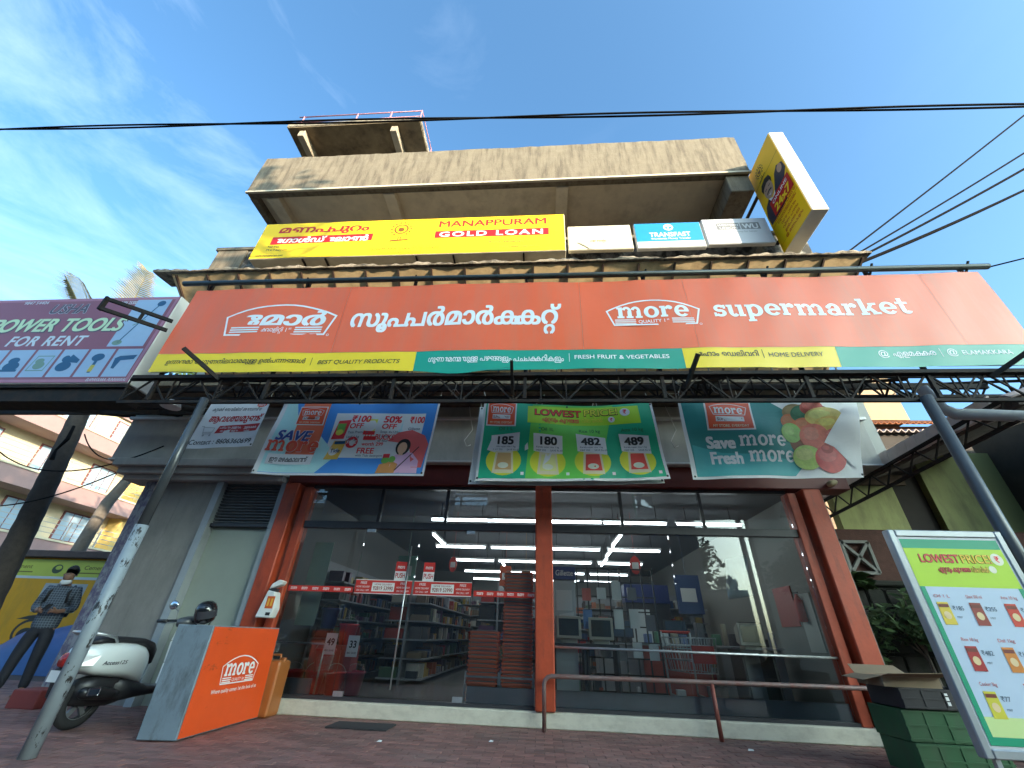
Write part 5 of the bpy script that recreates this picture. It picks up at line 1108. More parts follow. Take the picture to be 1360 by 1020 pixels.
b = MB(); b.box(-4.13, 6.63, 1.46, -4.02, 6.73, 1.51); b.build('neck', frame_m, e)
front(6.60, e).put(rect(-4.09, 1.24, -3.97, 1.40), flat(srgb(214, 90, 30)), 'label', 1); front(6.60, e).put(rect(-4.05, 1.15, -3.98, 1.19), BLK, 'slot', 1); front(6.60, e).put(rect(-4.07, 1.27, -4.04, 1.37)+rect(-4.02, 1.27, -3.99, 1.37), flat(srgb(235, 170, 60)), 'print', 2)

# ------------------------------------------------------------------ scooter
def scooter():
    e = empty('scooter')
    white = mat('scooter_white', (.70, .74, .72), .22, .02, 2, coat=.4); blk = mat('scooter_black_plastic', (.02, .02, .022), .4, .1, 5); seat_m = mat('seat_vinyl', (.016, .016, .018), .5, .1, 8)
    rub = mat('tyre_rubber', (.018, .018, .019), .8, .1, 10); rimm = mat('rim_grey', (.28, .29, .30), .35, .1, 5, metal=.6)
    def wheel(x, r, w_):
        b = MB(); prof = []
        for k in range(13):
            a = pi*2*k/12; prof.append((r-.052+.052*cos(a), w_*sin(a)))
        b.lathe(prof, (x, 0, r), 28, 'y'); b.f = b.f[:-2]; wh = b.build('wheel', rub, e, smooth=True)
        b = MB(); b.lathe([(r*.60, -.035), (r*.66, -.035), (r*.66, .035), (r*.60, .035)], (x, 0, r), 24, 'y'); b.f = b.f[:-2]
        for k in range(5):
            a = 2*pi*k/5+.3; b.bar((x, 0, r), (x+r*.62*cos(a), 0, r+r*.62*sin(a)), .045, .03, up=(0, 1, 0))
        b.lathe([(.05, -.045), (.05, .045)], (x, 0, r), 14, 'y'); b.build('rim', rimm, wh)
    wheel(0, .235, .05); wheel(1.25, .235, .045)
    def loft(st, m, name, n=20, ex=3.5, parent=None):
        vs = []; fs = []
        for (x, w_, zb, zt) in st:
            for k in range(n):
                a = 2*pi*k/n; c_, s_ = cos(a), sin(a)
                vs.append((x, w_*math.copysign(abs(c_)**(2/ex), c_), (zb+zt)/2+(zt-zb)/2*math.copysign(abs(s_)**(2/ex), s_)))
        for i in range(len(st)-1):
            for k in range(n): fs.append((i*n+k, i*n+(k+1) % n, (i+1)*n+(k+1) % n, (i+1)*n+k))
        fs += [tuple(reversed(range(n))), tuple((len(st)-1)*n+k for k in range(n))]
        b = MB(); b.add(vs, fs); return b.build(name, m, parent or e, smooth=True)
    loft([(-.34, .05, .64, .74), (-.28, .12, .55, .77), (-.12, .185, .49, .80), (.08, .205, .46, .80), (.26, .20, .44, .79), (.40, .175, .40, .76), (.50, .13, .36, .70), (.56, .09, .34, .62)], white, 'rear_body')
    loft([(-.26, .11, .775, .815), (-.15, .145, .78, .85), (.10, .15, .785, .855), (.35, .15, .77, .84), (.52, .12, .70, .80), (.60, .09, .62, .74), (.63, .06, .56, .66)], seat_m, 'seat')
    loft([(.20, .13, .20, .46), (.45, .15, .22, .42), (.60, .17, .24, .36), (1.0, .17, .26, .33)], blk, 'floorboard')
    loft([(-.16, .10, .22, .44), (.0, .13, .20, .48), (.24, .13, .18, .47), (.36, .10, .20, .40)], blk, 'engine')
    b = MB()   # leg shield
    for (x0, x1, z0, z1, w0, w1) in ((1.02, 1.06, .30, .55, .17, .21), (1.06, 1.03, .55, .80, .21, .20), (1.03, .99, .80, .97, .20, .13)):
        b.hexa([(x0, -w0, z0), (x0+.06, -w0*.6, z0), (x0+.06, w0*.6, z0), (x0, w0, z0)], [(x1, -w1, z1), (x1+.06, -w1*.6, z1), (x1+.06, w1*.6, z1), (x1, w1, z1)])
    b.build('leg_shield', white, e, bevel=.01, smooth=False)
    loft([(.98, .06, .36, .42), (1.10, .075, .44, .52), (1.25, .08, .47, .55), (1.40, .075, .42, .50), (1.46, .05, .36, .42)], white, 'front_fender')
    b = MB()
    for s_ in (-1, 1): b.tube([(1.25, s_*.07, .235), (1.06, s_*.06, .80)], .02, 8)
    b.build('fork', rimm, e)
    loft([(.86, .05, 1.0, 1.05), (.93, .12, .96, 1.08), (1.02, .13, .95, 1.10), (1.10, .08, .98, 1.07)], mat('handle_cover', (.10, .105, .11), .35, .05, 4), 'handlebar_cover')
    b = MB(); b.tube([(.90, -.36, 1.03), (.95, -.16, 1.04), (.98, 0, 1.03), (.95, .16, 1.04), (.90, .36, 1.03)], .016, 8); b.build('handlebar', blk, e, smooth=True)
    for s_ in (-1, 1):
        b = MB(); b.tube([(.90, s_*.25, 1.032), (.885, s_*.38, 1.028)], .022, 10); b.build('grip', blk, e, smooth=True)
        b = MB(); b.tube([(1.02, s_*.22, 1.02), (.93, s_*.36, 1.0)], .006, 6); b.build('brake_lever', rimm, e)
        b = MB(); b.tube([(.97, s_*.17, 1.06), (.98, s_*.22, 1.16), (.97, s_*.28, 1.20)], .007, 6); st_ = b.build('mirror_stem', rimm, e, smooth=True)
        b = MB(); b.lathe([(.03, .0), (.055, .01), (.06, .02), (.05, .035), (.02, .045)], (0, 0, 0), 16, 'x')
        b.v = [(v[0]+.95, v[1]*1.25+s_*.31, v[2]+1.23) for v in b.v]; b.build('mirror', mat('mirror_glass', (.75, .78, .8), .05, .0, 1, metal=1.0), st_, smooth=True)
    b = MB(); b.lathe([(.035, -.16), (.055, -.12), (.058, .05), (.05, .20), (.03, .26)], (0, 0, 0), 16, 'x'); b.v = [(v[0]-.06, v[1]-.20, v[2]+.33+v[0]*-.10) for v in b.v]; b.build('muffler', mat('muffler_black', (.03, .03, .032), .3, .1, 5, metal=.5), e, smooth=True)
    b = MB(); b.box(-.19, -.268, .315, -.06, -.255, .385); b.build('muffler_shield', mat('chrome_bright', (.7, .7, .72), .15, 0, 1, metal=1.0), e, bevel=.01)
    b = MB(); b.tube([(-.02, -.15, .80), (-.10, -.20, .845), (-.24, -.19, .875), (-.345, -.11, .89), (-.37, 0, .89), (-.345, .11, .89), (-.24, .19, .875), (-.10, .20, .845), (-.02, .15, .80)], .015, 8); b.build('grab_rail', mat('silver_rail', (.55, .56, .57), .3, .05, 4, metal=.8), e, smooth=True)
    loft([(-.40, .05, .58, .66), (-.36, .09, .56, .70), (-.30, .11, .56, .70)], mat('tail_lamp_red', (.35, .02, .015), .15, .0, 1), 'tail_lamp')
    for s_ in (-1, 1): b = MB(); b.hexa([(-.33, s_*.10, .58), (-.20, s_*.185, .58), (-.20, s_*.16, .58), (-.31, s_*.08, .58)], [(-.33, s_*.10, .66), (-.16, s_*.19, .68), (-.16, s_*.165, .68), (-.31, s_*.08, .66)]); b.build('turn_signal', mat('clear_lens', (.7, .7, .68), .1, .0, 1), e)
    b = MB(); b.hexa([(-.34, -.07, .30), (-.26, -.08, .30), (-.26, .08, .30), (-.34, .07, .30)], [(-.37, -.08, .56), (-.25, -.10, .56), (-.25, .10, .56), (-.37, .08, .56)]); b.build('rear_mudguard', blk, e, bevel=.01)
    b = MB(); b.box(-.39, -.09, .44, -.375, .09, .54); b.build('number_plate', white_p, e)
    b = MB(); b.tube([(.28, .10, .22), (.20, .16, .02)], .012, 6); b.tube([(.20, .16, .012), (.16, .17, .008)], .016, 6); b.build('side_stand', blk, e)
    fcx = Face(lambda u, v: (u, -.2065, v), (0, -1, 0), e); fcx.put(text('Access125', -.12, .585, .055, .01, fit=.28, shear=.25), BLK, 'lettering', 1)
    return tag(e, 'white and black scooter parked behind the grey pole', 'scooter')
scb = scooter(); scb.location = (-5.07, 5.33, 0); scb.rotation_euler = (0, 0, radians(84))
# helmet hung on the right mirror
e = empty('helmet'); b = MB(); b.lathe([(.10, -.13), (.125, -.10), (.135, -.02), (.13, .05), (.105, .10), (.06, .13), (.0, .138)], (0, 0, 0), 22); b.build('shell', mat('gloss_black_helmet', (.012, .012, .014), .08, 0, 1, coat=.6), e, smooth=True)
b = MB()
for k in range(9):
    a0, a1 = radians(-60+k*120/9), radians(-60+(k+1)*120/9); b.quad((.139*cos(a0), .139*sin(a0), -.06), (.139*cos(a1), .139*sin(a1), -.06), (.137*cos(a1), .137*sin(a1), .035), (.137*cos(a0), .137*sin(a0), .035))
b.build('visor', mat('visor_smoke', (.05, .05, .06), .05, 0, 1, spec=.8), e, smooth=True)
b = MB(); b.tube([(-.02, -.10, -.12), (0, -.06, -.19), (.0, .06, -.19), (-.02, .10, -.12)], .01, 6); b.build('strap', BLK, e)
tag(e, 'glossy black helmet hanging on the scooter handlebar', 'helmet')
hm = Matrix.Rotation(radians(84), 4, 'Z') @ Vector((.95, -.27, 1.16)); e.location = Vector((-5.07, 5.33, 0))+hm; e.rotation_euler = (.25, .2, -.6)

# ------------------------------------------------------------------ person
def skin(name, verts, edges, radii, m, parent, sub=2, root=0):
    me = bpy.data.meshes.new(name); me.from_pydata([Vector(v) for v in verts], edges, []); o = bpy.data.objects.new(name, me); COL.objects.link(o)
    o.modifiers.new('s', 'SKIN'); sub_ = o.modifiers.new('d', 'SUBSURF'); sub_.levels = sub; sub_.render_levels = sub
    for i, r_ in enumerate(radii):
        sv = me.skin_vertices[0].data[i]; sv.radius = r_ if isinstance(r_, tuple) else (r_, r_); sv.use_root = (i == root)
    dg = bpy.context.evaluated_depsgraph_get(); nm = bpy.data.meshes.new_from_object(o.evaluated_get(dg)); bpy.data.objects.remove(o)
    for p in nm.polygons: p.use_smooth = True
    nm.name = name; nm.materials.clear(); nm.materials.append(m); ob = bpy.data.objects.new(name, nm); COL.objects.link(ob)
    if parent: set_parent(ob, parent)
    return ob
def shirt_mat():
    m = mat('check_shirt', (.035, .055, .085), .85, .1, 8); n = m.node_tree; b = n.nodes['Principled BSDF']; L = n.links
    tcn = n.nodes.new('ShaderNodeTexCoord'); ck = []
    for ax, s_ in (('X', 30), ('Z', 30)):
        sp_ = n.nodes.new('ShaderNodeSeparateXYZ'); L.new(tcn.outputs['Object'], sp_.inputs[0]); mu = n.nodes.new('ShaderNodeMath'); mu.operation = 'MULTIPLY'; mu.inputs[1].default_value = s_; L.new(sp_.outputs[ax], mu.inputs[0])
        fr = n.nodes.new('ShaderNodeMath'); fr.operation = 'FRACT'; L.new(mu.outputs[0], fr.inputs[0]); lt = n.nodes.new('ShaderNodeMath'); lt.operation = 'LESS_THAN'; lt.inputs[1].default_value = .22; L.new(fr.outputs[0], lt.inputs[0]); ck.append(lt)
    mx = n.nodes.new('ShaderNodeMath'); mx.operation = 'MAXIMUM'; L.new(ck[0].outputs[0], mx.inputs[0]); L.new(ck[1].outputs[0], mx.inputs[1])
    mc = n.nodes.new('ShaderNodeMixRGB'); mc.inputs[1].default_value = (.035, .05, .075, 1); mc.inputs[2].default_value = (.12, .15, .19, 1); L.new(mx.outputs[0], mc.inputs[0]); L.new(mc.outputs[0], b.inputs['Base Color']); return m
def person():
    e = empty('person'); sk = mat('brown_skin', (.22, .115, .075), .5, .06, 12)
    V = [(0,0,.95),(0,.01,1.12),(0,.0,1.30),(0,.005,1.43),(0,-.025,1.50),(0,-.085,1.545),(0,-.07,1.635),
         (.17,.01,1.385),(.235,.03,1.12),(.13,-.19,1.075),(-.17,.01,1.385),(-.235,.03,1.12),(-.10,-.20,1.075),
         (.09,0,.90),(.11,-.02,.49),(.13,.02,.09),(.14,-.10,.035),(-.09,0,.90),(-.12,-.03,.49),(-.15,-.01,.09),(-.17,-.13,.035)]
    E_ = [(0,1),(1,2),(2,3),(3,4),(4,5),(5,6),(2,7),(7,8),(8,9),(2,10),(10,11),(11,12),(0,13),(13,14),(14,15),(15,16),(0,17),(17,18),(18,19),(19,20)]
    R_ = [(.10,.075),(.11,.08),(.13,.08),.058,.054,(.072,.078),(.086,.098),.05,.04,.030,.05,.04,.030,.065,.05,.04,(.042,.03),.065,.05,.04,(.042,.03)]
    # two hands with five fingers each, grown on from the wrists
    for w_, sx in ((9, 1), (12, -1)):
        wx, wy, wz = V[w_]; pi_ = len(V); V.append((wx-sx*.035, wy-.05, wz+.01)); R_.append((.032, .018)); E_.append((w_, pi_))
        for k in range(4):
            a = len(V); V.append((wx-sx*(.06+.004*k), wy-.075, wz+.030-.018*k)); R_.append(.0095); V.append((wx-sx*.085, wy-.06, wz+.030-.018*k)); R_.append(.008); E_ += [(pi_, a), (a, a+1)]
        a = len(V); V.append((wx-sx*.02, wy-.075, wz+.045)); R_.append(.011); V.append((wx-sx*.045, wy-.10, wz+.055)); R_.append(.009); E_ += [(pi_, a), (a, a+1)]
    skin('body', V, E_, R_, sk, e)
    skin('shirt', [(0,.005,.80),(0,.005,.93),(0,.01,1.12),(0,0,1.30),(0,.0,1.415),(.175,.01,1.385),(.24,.03,1.12),(.165,-.12,1.09),(-.175,.01,1.385),(-.24,.03,1.12),(-.14,-.13,1.09)],
         [(0,1),(1,2),(2,3),(3,4),(3,5),(5,6),(6,7),(3,8),(8,9),(9,10)], [(.18,.135),(.18,.135),(.165,.13),(.19,.13),(.08,.075),.08,.066,.055,.08,.066,.055], shirt_mat(), e)
    skin('trousers', [(0,0,.98),(0,0,.88),(.09,0,.85),(.11,-.02,.49),(.13,.02,.07),(-.09,0,.85),(-.12,-.03,.49),(-.15,-.01,.07)], [(0,1),(1,2),(2,3),(3,4),(1,5),(5,6),(6,7)], [(.135,.105),(.14,.11),.105,.078,.06,.105,.078,.06], mat('dark_jeans', (.012, .014, .022), .8, .15, 20), e)
    # hair cap
    b = MB(); vs = []; fs = []; n, mm = 18, 8
    for j in range(mm+1):
        th = (pi*.60)*j/mm
        for i in range(n):
            a = 2*pi*i/n; back = .5+.5*sin(a); t_ = th*(.52+.66*back+.06*sin(a*3)); r_ = (1+.03*sin(a*7+j*2.3)+.02*sin(a*4+j))*(1-.13*(j/mm)**3)
            vs.append((.089*r_*sin(t_)*cos(a), -.044+.096*r_*sin(t_)*sin(a), 1.640+.108*r_*cos(t_)))
    for j in range(mm):
        for i in range(n): fs.append((j*n+i, j*n+(i+1) % n, (j+1)*n+(i+1) % n, (j+1)*n+i))
    b.add(vs, fs); b.build('hair', mat('black_hair', (.008, .007, .007), .6, .2, 40, bump=.8, bscale=150), e, smooth=True)
    b = MB()
    for s_ in (-1, 1): b.lathe([(.0, -.006), (.011, 0), (.0, .006)], (s_*.032, -.158, 1.615), 8, 'y'); b.lathe([(.0, -.012), (.02, 0), (.0, .012)], (s_*.082, -.06, 1.60), 8, 'x')
    b.build('face_features', sk, e); b = MB(); b.lathe([(.05, -.02), (.066, -.01), (.07, .02), (.055, .045)], (0, -.088, 1.490), 16); b.v = [(v[0]*.98, v[1]*1.02, v[2]+(v[1]+.07)*.3) for v in b.v]; b.build('face_mask', mat('mask_cloth', (.55, .58, .60), .8, .04, 10), e, smooth=True)
    for s_, fx, fy in ((1, .14, -.04), (-1, -.165, -.07)):
        b = MB(); b.prism([(-.045, -.11), (.045, -.11), (.05, 0), (.042, .13), (-.042, .13), (-.05, 0)], lambda p: (fx+p[0], fy+p[1], .0), lambda p: (fx+p[0], fy+p[1], .022)); b.build('sandal', mat('sandal', (.05, .035, .025), .7), e)
    b = MB()
    for s_ in (-1, 1): b.tube([(s_*.105, .13, 1.10), (s_*.12, .12, 1.30), (s_*.11, .02, 1.445), (s_*.12, -.115, 1.34), (s_*.135, -.09, 1.20)], .018, 6)
    b.build('backpack_strap', mat('strap_black', (.014, .014, .016), .8), e, smooth=True)
    b = MB(); b.box(-.14, .12, 1.0, .14, .26, 1.40); b.build('backpack', mat('backpack_black', (.02, .02, .024), .8), e, bevel=.045, segs=2)
    return tag(e, 'person with face mask in checked shirt and jeans looking down at a phone', 'person')
man = person(); man.location = (-8.02, 7.15, 0); man.rotation_euler = (0, 0, radians(28)); man.scale = (1.03, 1.03, 1.03)
b = MB(); b.box(-.036, -.006, -.07, .036, .006, .07); ph = b.build('phone', mat('phone_black', (.01, .01, .012), .15), None, bevel=.004); ph.rotation_euler = (radians(-55), 0, radians(28))
ph.location = Vector((-8.02, 7.15, 0))+Matrix.Rotation(radians(28), 3, 'Z') @ Vector((.02, -.285, 1.13))*1.03; tag(ph, 'dark phone held in both hands by the person', 'phone')

# ================================================================== right of the shop
# promotion board
e = tag(empty('promotion_board', (3.75, 4.25, 0)), 'framed green and white lowest price board standing by the right pole', 'board')
px0, px1, pz0, pz1, pY = 3.29, 4.22, .38, 1.95, 4.22
alu = mat('aluminium_frame', (.36, .38, .40), .4, .08, 6, metal=.5)
b = MB(); b.box(px0, pY, pz0, px1, pY+.05, pz1); b.build('panel', flat((.6, .62, .64)), e)
for q in ((px0-.03, pY-.012, pz0-.03, px0+.03, pY+.07, pz1+.03), (px1-.03, pY-.012, pz0-.03, px1+.03, pY+.07, pz1+.03), (px0+.031, pY-.012, pz0-.03, px1-.031, pY+.07, pz0+.03), (px0+.031, pY-.012, pz1-.03, px1-.031, pY+.07, pz1+.03)):
    b = MB(); b.box(*q); b.build('frame_bar', alu, e, bevel=.008)
for x in (px0+.06, px1-.06):
    b = MB(); b.bar((x, pY+.03, pz0-.03), (x, pY+.03, 0), .035); b.build('leg', alu, e); b = MB(); b.bar((x, pY-.2, .02), (x, pY+.3, .02), .03); b.build('foot', alu, e)
fc = front(pY, e); X0, X1 = px0+.045, px1-.045
fc.put(rect(X0, 1.82, X1, 1.90), flat(srgb(0, 150, 110)), 'green_band', 1); fc.put(rect(X0, 1.50, X1, 1.82), flat(srgb(178, 212, 40)), 'lime_band', 1)
fc.put(rect(X0+.02, .52, X1-.02, 1.50), flat(srgb(190, 205, 222)), 'white_ground', 2); fc.put(rect(X0, .44, X0+.04, 1.50)+rect(X1-.04, .44, X1, 1.50)+rect(X0, .43, X1, .48), flat(srgb(0, 150, 110)), 'green_border', 3); fc.put(rect(X0+.04, .48, X1-.04, .60), flat(srgb(206, 224, 150)), 'pale_band', 3)
fc.put(text('LOWEST', X0+.10, 1.70, .10, .05, fit=.34)+text('PRICE!', X0+.45, 1.70, .10, .05, fit=.26)+text('ഏറ_റവും കുറഞ^ഞ', X0+.22, 1.625, .06, .035, fit=.27)+text('വിലയിൽ', X0+.50, 1.625, .06, .035, fit=.14), flat(srgb(90, 40, 20)), 'letter_outline', 2)
fc.put(text('LOWEST', X0+.10, 1.70, .10, .02, fit=.34)+text('ഏറ_റവും കുറഞ^ഞ', X0+.22, 1.625, .06, .012, fit=.27), flat(srgb(226, 80, 70)), 'lettering', 4); fc.put(text('PRICE!', X0+.45, 1.70, .10, .02, fit=.26)+text('വിലയിൽ', X0+.50, 1.625, .06, .012, fit=.14), flat(srgb(240, 200, 60)), 'lettering', 4)
fc.put(ell(X0+.76, 1.735, .05, .05)+ell(X0+.68, 1.65, .03), flat(srgb(230, 225, 200)), 'rupee_badge', 2); fc.put(text('₹', X0+.76, 1.71, .07, .02, align='C'), RD, 'lettering', 3)
for i, (x, z, t_, pr, c_) in enumerate(((.12, 1.30, 'Oil 1 L', '₹185', (220, 190, 60)), (.38, 1.30, 'Ghee 500 ml', '₹255', (150, 60, 50)), (.66, 1.30, 'Atta 10 kg', '₹489', (206, 60, 40)), (.18, .98, 'Rice 10 kg', '₹482', (170, 40, 40)), (.46, .98, 'Dal 1kg', '₹120', (214, 130, 50)), (.72, .98, 'Tea 1 kg', '₹98', (60, 120, 60)), (.16, .68, 'Cooker 3kg', '₹77', (214, 200, 60)), (.48, .68, 'Soap', '₹44', (200, 180, 60)))):
    x += X0; fc.put(poly([(x-.05, z-.09), (x+.05, z-.09), (x+.045, z+.08), (x-.045, z+.08)]), flat(srgb(*c_)), 'product_picture', 4); fc.put(ell(x, z-.02, .028, .03), flat(srgb(230, 200, 150)), 'product_picture', 5); fc.put(rect(x-.04, z+.04, x+.04, z+.065), flat(srgb(120, 50, 40)), 'product_picture', 5)
    fc.put(text(t_, x+.02, z+.115, .035, .008, align='C', fit=.13), flat(srgb(200, 110, 110)), 'lettering', 4); fc.put(text(pr, x+.065, z+.02, .045, .006)+text('MRP', x+.07, z-.04, .022, .003), flat(srgb(70, 90, 110)), 'lettering', 4)
# crates and carton
def crate(name, x, y, z, wx, wy, h, m, label, grp=None):
    e = tag(empty(name, (x, y, z)), label, 'crate', grp); t = .014
    for nm, q in (('side_panel', (0, 0, 0, wx, t, h)), ('side_panel', (0, wy-t, 0, wx, wy, h)), ('end_panel', (0, t, 0, t, wy-t, h)), ('end_panel', (wx-t, t, 0, wx, wy-t, h)), ('base', (t, t, 0.005, wx-t, wy-t, t))):
        b = MB(); b.box(q[0]+x, q[1]+y, q[2]+z, q[3]+x, q[4]+y, q[5]+z); b.build(nm, m, e, bevel=.003)
    for k in range(3): b = MB(); b.box(x-.006, y-.008, z+h*(.06+.42*k), x+wx+.006, y-.001, z+h*(.12+.42*k)); b.build('rib', m, e)
    for k in range(5): b = MB(); b.box(x+wx*(k+.0)/4.2, y-.007, z+.005, x+wx*(k+.0)/4.2+.022, y-.0005, z+h-.005); b.build('rib', m, e)
    return e
gcr = mat('green_crate_plastic', (.022, .10, .035), .45, .12, 6, stain=(.05, .06, .04), stain_amt=.5)
crate('plastic_crate', 3.60, 5.42, 0.0, .82, .5, .255, gcr, 'dirty green plastic crate at the bottom by the right wall', 'green crates'); crate('plastic_crate', 3.585, 5.43, .26, .82, .5, .255, gcr, 'dirty green plastic crate under the black crate', 'green crates')
e = crate('dark_crate', 3.62, 5.40, .52, .84, .5, .17, mat('black_crate_plastic', (.022, .02, .024), .5, .1, 6), 'black crate with a white label on the green crates')
front(5.39, e).put(rect(4.03, .56, 4.06, .59)+rect(4.03, .60, 4.06, .63)+rect(4.03, .64, 4.06, .66), WHT, 'label', 1)
e = tag(empty('carton', (3.75, 5.5, .69)), 'open cardboard carton lying on the black crate', 'carton'); card = mat('cardboard', (.25, .18, .115), .8, .06, 6)
b = MB(); b.box(3.52, 5.44, .693, 4.08, 5.86, .78); b.build('box', card, e)
for q in ([(3.52, 5.44, .781), (4.08, 5.44, .781), (4.16, 5.30, .83), (3.50, 5.28, .81)], [(3.52, 5.44, .782), (3.52, 5.86, .782), (3.36, 5.84, .75), (3.34, 5.46, .74)], [(3.52, 5.86, .781), (4.08, 5.86, .781), (4.05, 5.99, .86), (3.55, 5.99, .86)]):
    b = MB(); b.add(q+[(p[0], p[1], p[2]+.005) for p in q], [(3, 2, 1, 0), (4, 5, 6, 7), (0, 1, 5, 4), (1, 2, 6, 5), (2, 3, 7, 6), (3, 0, 4, 7)]); b.build('flap', card, e)
# compound wall, lattice, green house
dstone = mat('dark_mossy_stone', (.022, .02, .018), .95, .35, 5, bump=.9, bscale=14, stain=(.02, .035, .012), stain_amt=.5)
e = tag(empty('compound_wall', (6.5, 8.2, 0)), 'dark mossy stone compound wall right of the shopfront', 'wall')
b = MB(); b.box(4.66, 8.2, 0, 12, 8.45, 1.95); b.build('wall', dstone, e); b = MB(); b.box(4.64, 8.12, 1.952, 12, 8.5, 2.04); b.build('coping', dstone, e, bevel=.02)
rs = random.Random(4)
for r_ in range(6):
    x = 4.68+rs.uniform(0, .2)
    while x < 8.4:
        w_ = rs.uniform(.28, .55); b = MB(); z = .02+r_*.32; d_ = rs.uniform(.01, .04); b.box(x, 8.2-d_, z, x+w_-.03, 8.199, z+.29); b.build('stone', dstone, e, bevel=.02); x += w_
brick_m = mat('dark_red_brick', (.075, .03, .022), .9, .25, 9, bump=.5)
e = tag(empty('vent_wall', (6.4, 8.3, 2.05)), 'dark brown wall with crossed concrete vent blocks below the green wall', 'wall')
b = MB(); b.box(4.7, 8.28, 2.05, 12, 8.40, 2.92); b.build('wall', brick_m, e)
vent = mat('grey_vent_block', (.20, .20, .19), .85, .15, 8)
for x in (4.86, 5.46, 6.6, 7.4):
    b = MB(); X, Z = x, 2.16; w_, h = .46, .52; y = 8.22
    for a, c in (((X, Z), (X+w_, Z)), ((X+w_, Z), (X+w_, Z+h)), ((X+w_, Z+h), (X, Z+h)), ((X, Z+h), (X, Z)), ((X, Z), (X+w_, Z+h)), ((X, Z+h), (X+w_, Z))): b.bar((a[0], y, a[1]), (c[0], y, c[1]), .05, .06, up=(0, 1, 0))
    b.build('vent_block', vent, e)
house = tag(empty('green_house', (8, 9.2, 0)), 'lime green house wall with dark openings under tin roofs on the right', 'house')
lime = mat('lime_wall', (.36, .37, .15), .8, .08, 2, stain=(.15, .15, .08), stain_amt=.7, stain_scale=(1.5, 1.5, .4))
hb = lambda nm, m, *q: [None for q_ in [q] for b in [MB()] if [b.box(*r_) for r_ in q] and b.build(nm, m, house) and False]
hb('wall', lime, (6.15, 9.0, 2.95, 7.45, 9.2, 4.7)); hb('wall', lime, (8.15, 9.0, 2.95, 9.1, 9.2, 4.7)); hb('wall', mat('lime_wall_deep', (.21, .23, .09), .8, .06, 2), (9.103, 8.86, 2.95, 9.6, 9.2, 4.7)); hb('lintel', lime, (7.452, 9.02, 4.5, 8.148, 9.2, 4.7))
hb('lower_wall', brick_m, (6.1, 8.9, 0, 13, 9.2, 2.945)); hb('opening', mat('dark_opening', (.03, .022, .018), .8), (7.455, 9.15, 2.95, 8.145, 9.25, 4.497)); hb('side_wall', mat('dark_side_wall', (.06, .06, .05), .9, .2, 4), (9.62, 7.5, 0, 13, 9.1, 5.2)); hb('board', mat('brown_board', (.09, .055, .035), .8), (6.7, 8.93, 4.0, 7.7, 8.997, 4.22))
roof_m = mat('pink_tin_roof', (.42, .33, .31), .6, .12, 5, stain=(.16, .11, .09), stain_amt=.5); rust_roof = mat('rust_underside', (.07, .05, .042), .85, .2, 5)
def corrugated(name, corner, du, dv, n, amp, m, parent, seg=6):
    """sheet from corner; waves run along du"""
    c, du, dv = Vector(corner), Vector(du), Vector(dv); nrm = du.cross(dv).normalized(); b = MB(); vs = []; fs = []; N_ = n*seg
    for j in range(2):
        for i in range(N_+1): vs.append(c+du*(i/N_)+dv*j+nrm*amp*cos(2*pi*i/seg))
    for i in range(N_): fs.append((i, i+1, N_+2+i, N_+1+i))
    b.add(vs, fs); o = b.build(name, m, parent, fix=False); md = o.modifiers.new('thick', 'SOLIDIFY'); md.thickness = .02; return o
corrugated('tin_roof', (5.75, 4.7, 3.72), (0, 4.4, 0), (3.4, 0, 1.15), 30, .03, roof_m, house)
eb = MB(); eb.add([(-.02, 0, -.10), (-.02, .195, -.10), (.02, .195, .14), (.02, 0, .14), (0, 0, -.12), (0, .195, -.12), (.05, .195, .14), (.05, 0, .14)], [(3, 2, 1, 0), (4, 5, 6, 7), (0, 1, 5, 4), (1, 2, 6, 5), (2, 3, 7, 6), (3, 0, 4, 7)]); ep = None
for k in range(21):
    if ep is None: o = ep = eb.build('eave_tile', mat('pale_eave_tile', (.66, .56, .52), .7, .12, 6, obj_rand=.15), house)
    else: o = ep.copy(); COL.objects.link(o)
    o.location = (5.70, 4.9+k*.2, 3.70+random.uniform(-.008, .008))
b = MB(); b.box(5.8, 4.7, 3.60, 5.88, 9.1, 3.68); b.build('eave_beam', rust_roof, house)
for k in range(6): b = MB(); b.bar((5.78, 4.8+k*.85, 3.66), (9.1, 4.8+k*.85, 4.78), .06, .08); b.build('rafter', rust_roof, house)
corrugated('back_tin_roof', (5.3, 9.4, 5.50), (6.6, 0, 0), (0, 3.5, 1.0), 40, .035, roof_m, house)
hb('shade_fill_wall', mat('roof_shade_dark', (.05, .04, .035), .9, .2, 4), (5.5, 9.55, 4.702, 12, 9.7, 5.5)); hb('roof_post', rust_roof, (5.5, 9.3, 2.95, 5.6, 9.4, 5.45))  # dark fill standing in for the shade under the back roof
trus = tag(empty('side_truss', (5.55, 7, 3.2)), 'thin dark steel truss running back beside the green house', 'truss'); b = MB()
b.bar((5.55, 4.6, 3.62), (5.5, 9.0, 3.42), .04); b.bar((5.55, 4.6, 3.34), (5.5, 9.0, 3.12), .04)
for k in range(9): b.bar((5.54, 4.6+k*.48, 3.62-k*.021), (5.54, 4.84+k*.48, 3.33-k*.021), .018); b.bar((5.54, 4.84+k*.48, 3.33-k*.021), (5.54, 5.08+k*.48, 3.60-k*.021), .018)
b.build('web', steel, trus)
b = MB(); b.tube([(5.0, 4.9, 3.95), (5.05, 4.85, 3.62), (5.12, 4.8, 3.52), (5.3, 4.7, 3.46), (6.6, 4.3, 3.15)], .07, 12); o = b.build('drain_pipe', mat('dusty_pvc', (.42, .43, .43), .6, .12, 5), smooth=True); tag(o, 'fat whitish drain pipe with a bend at the upper right', 'pipe')
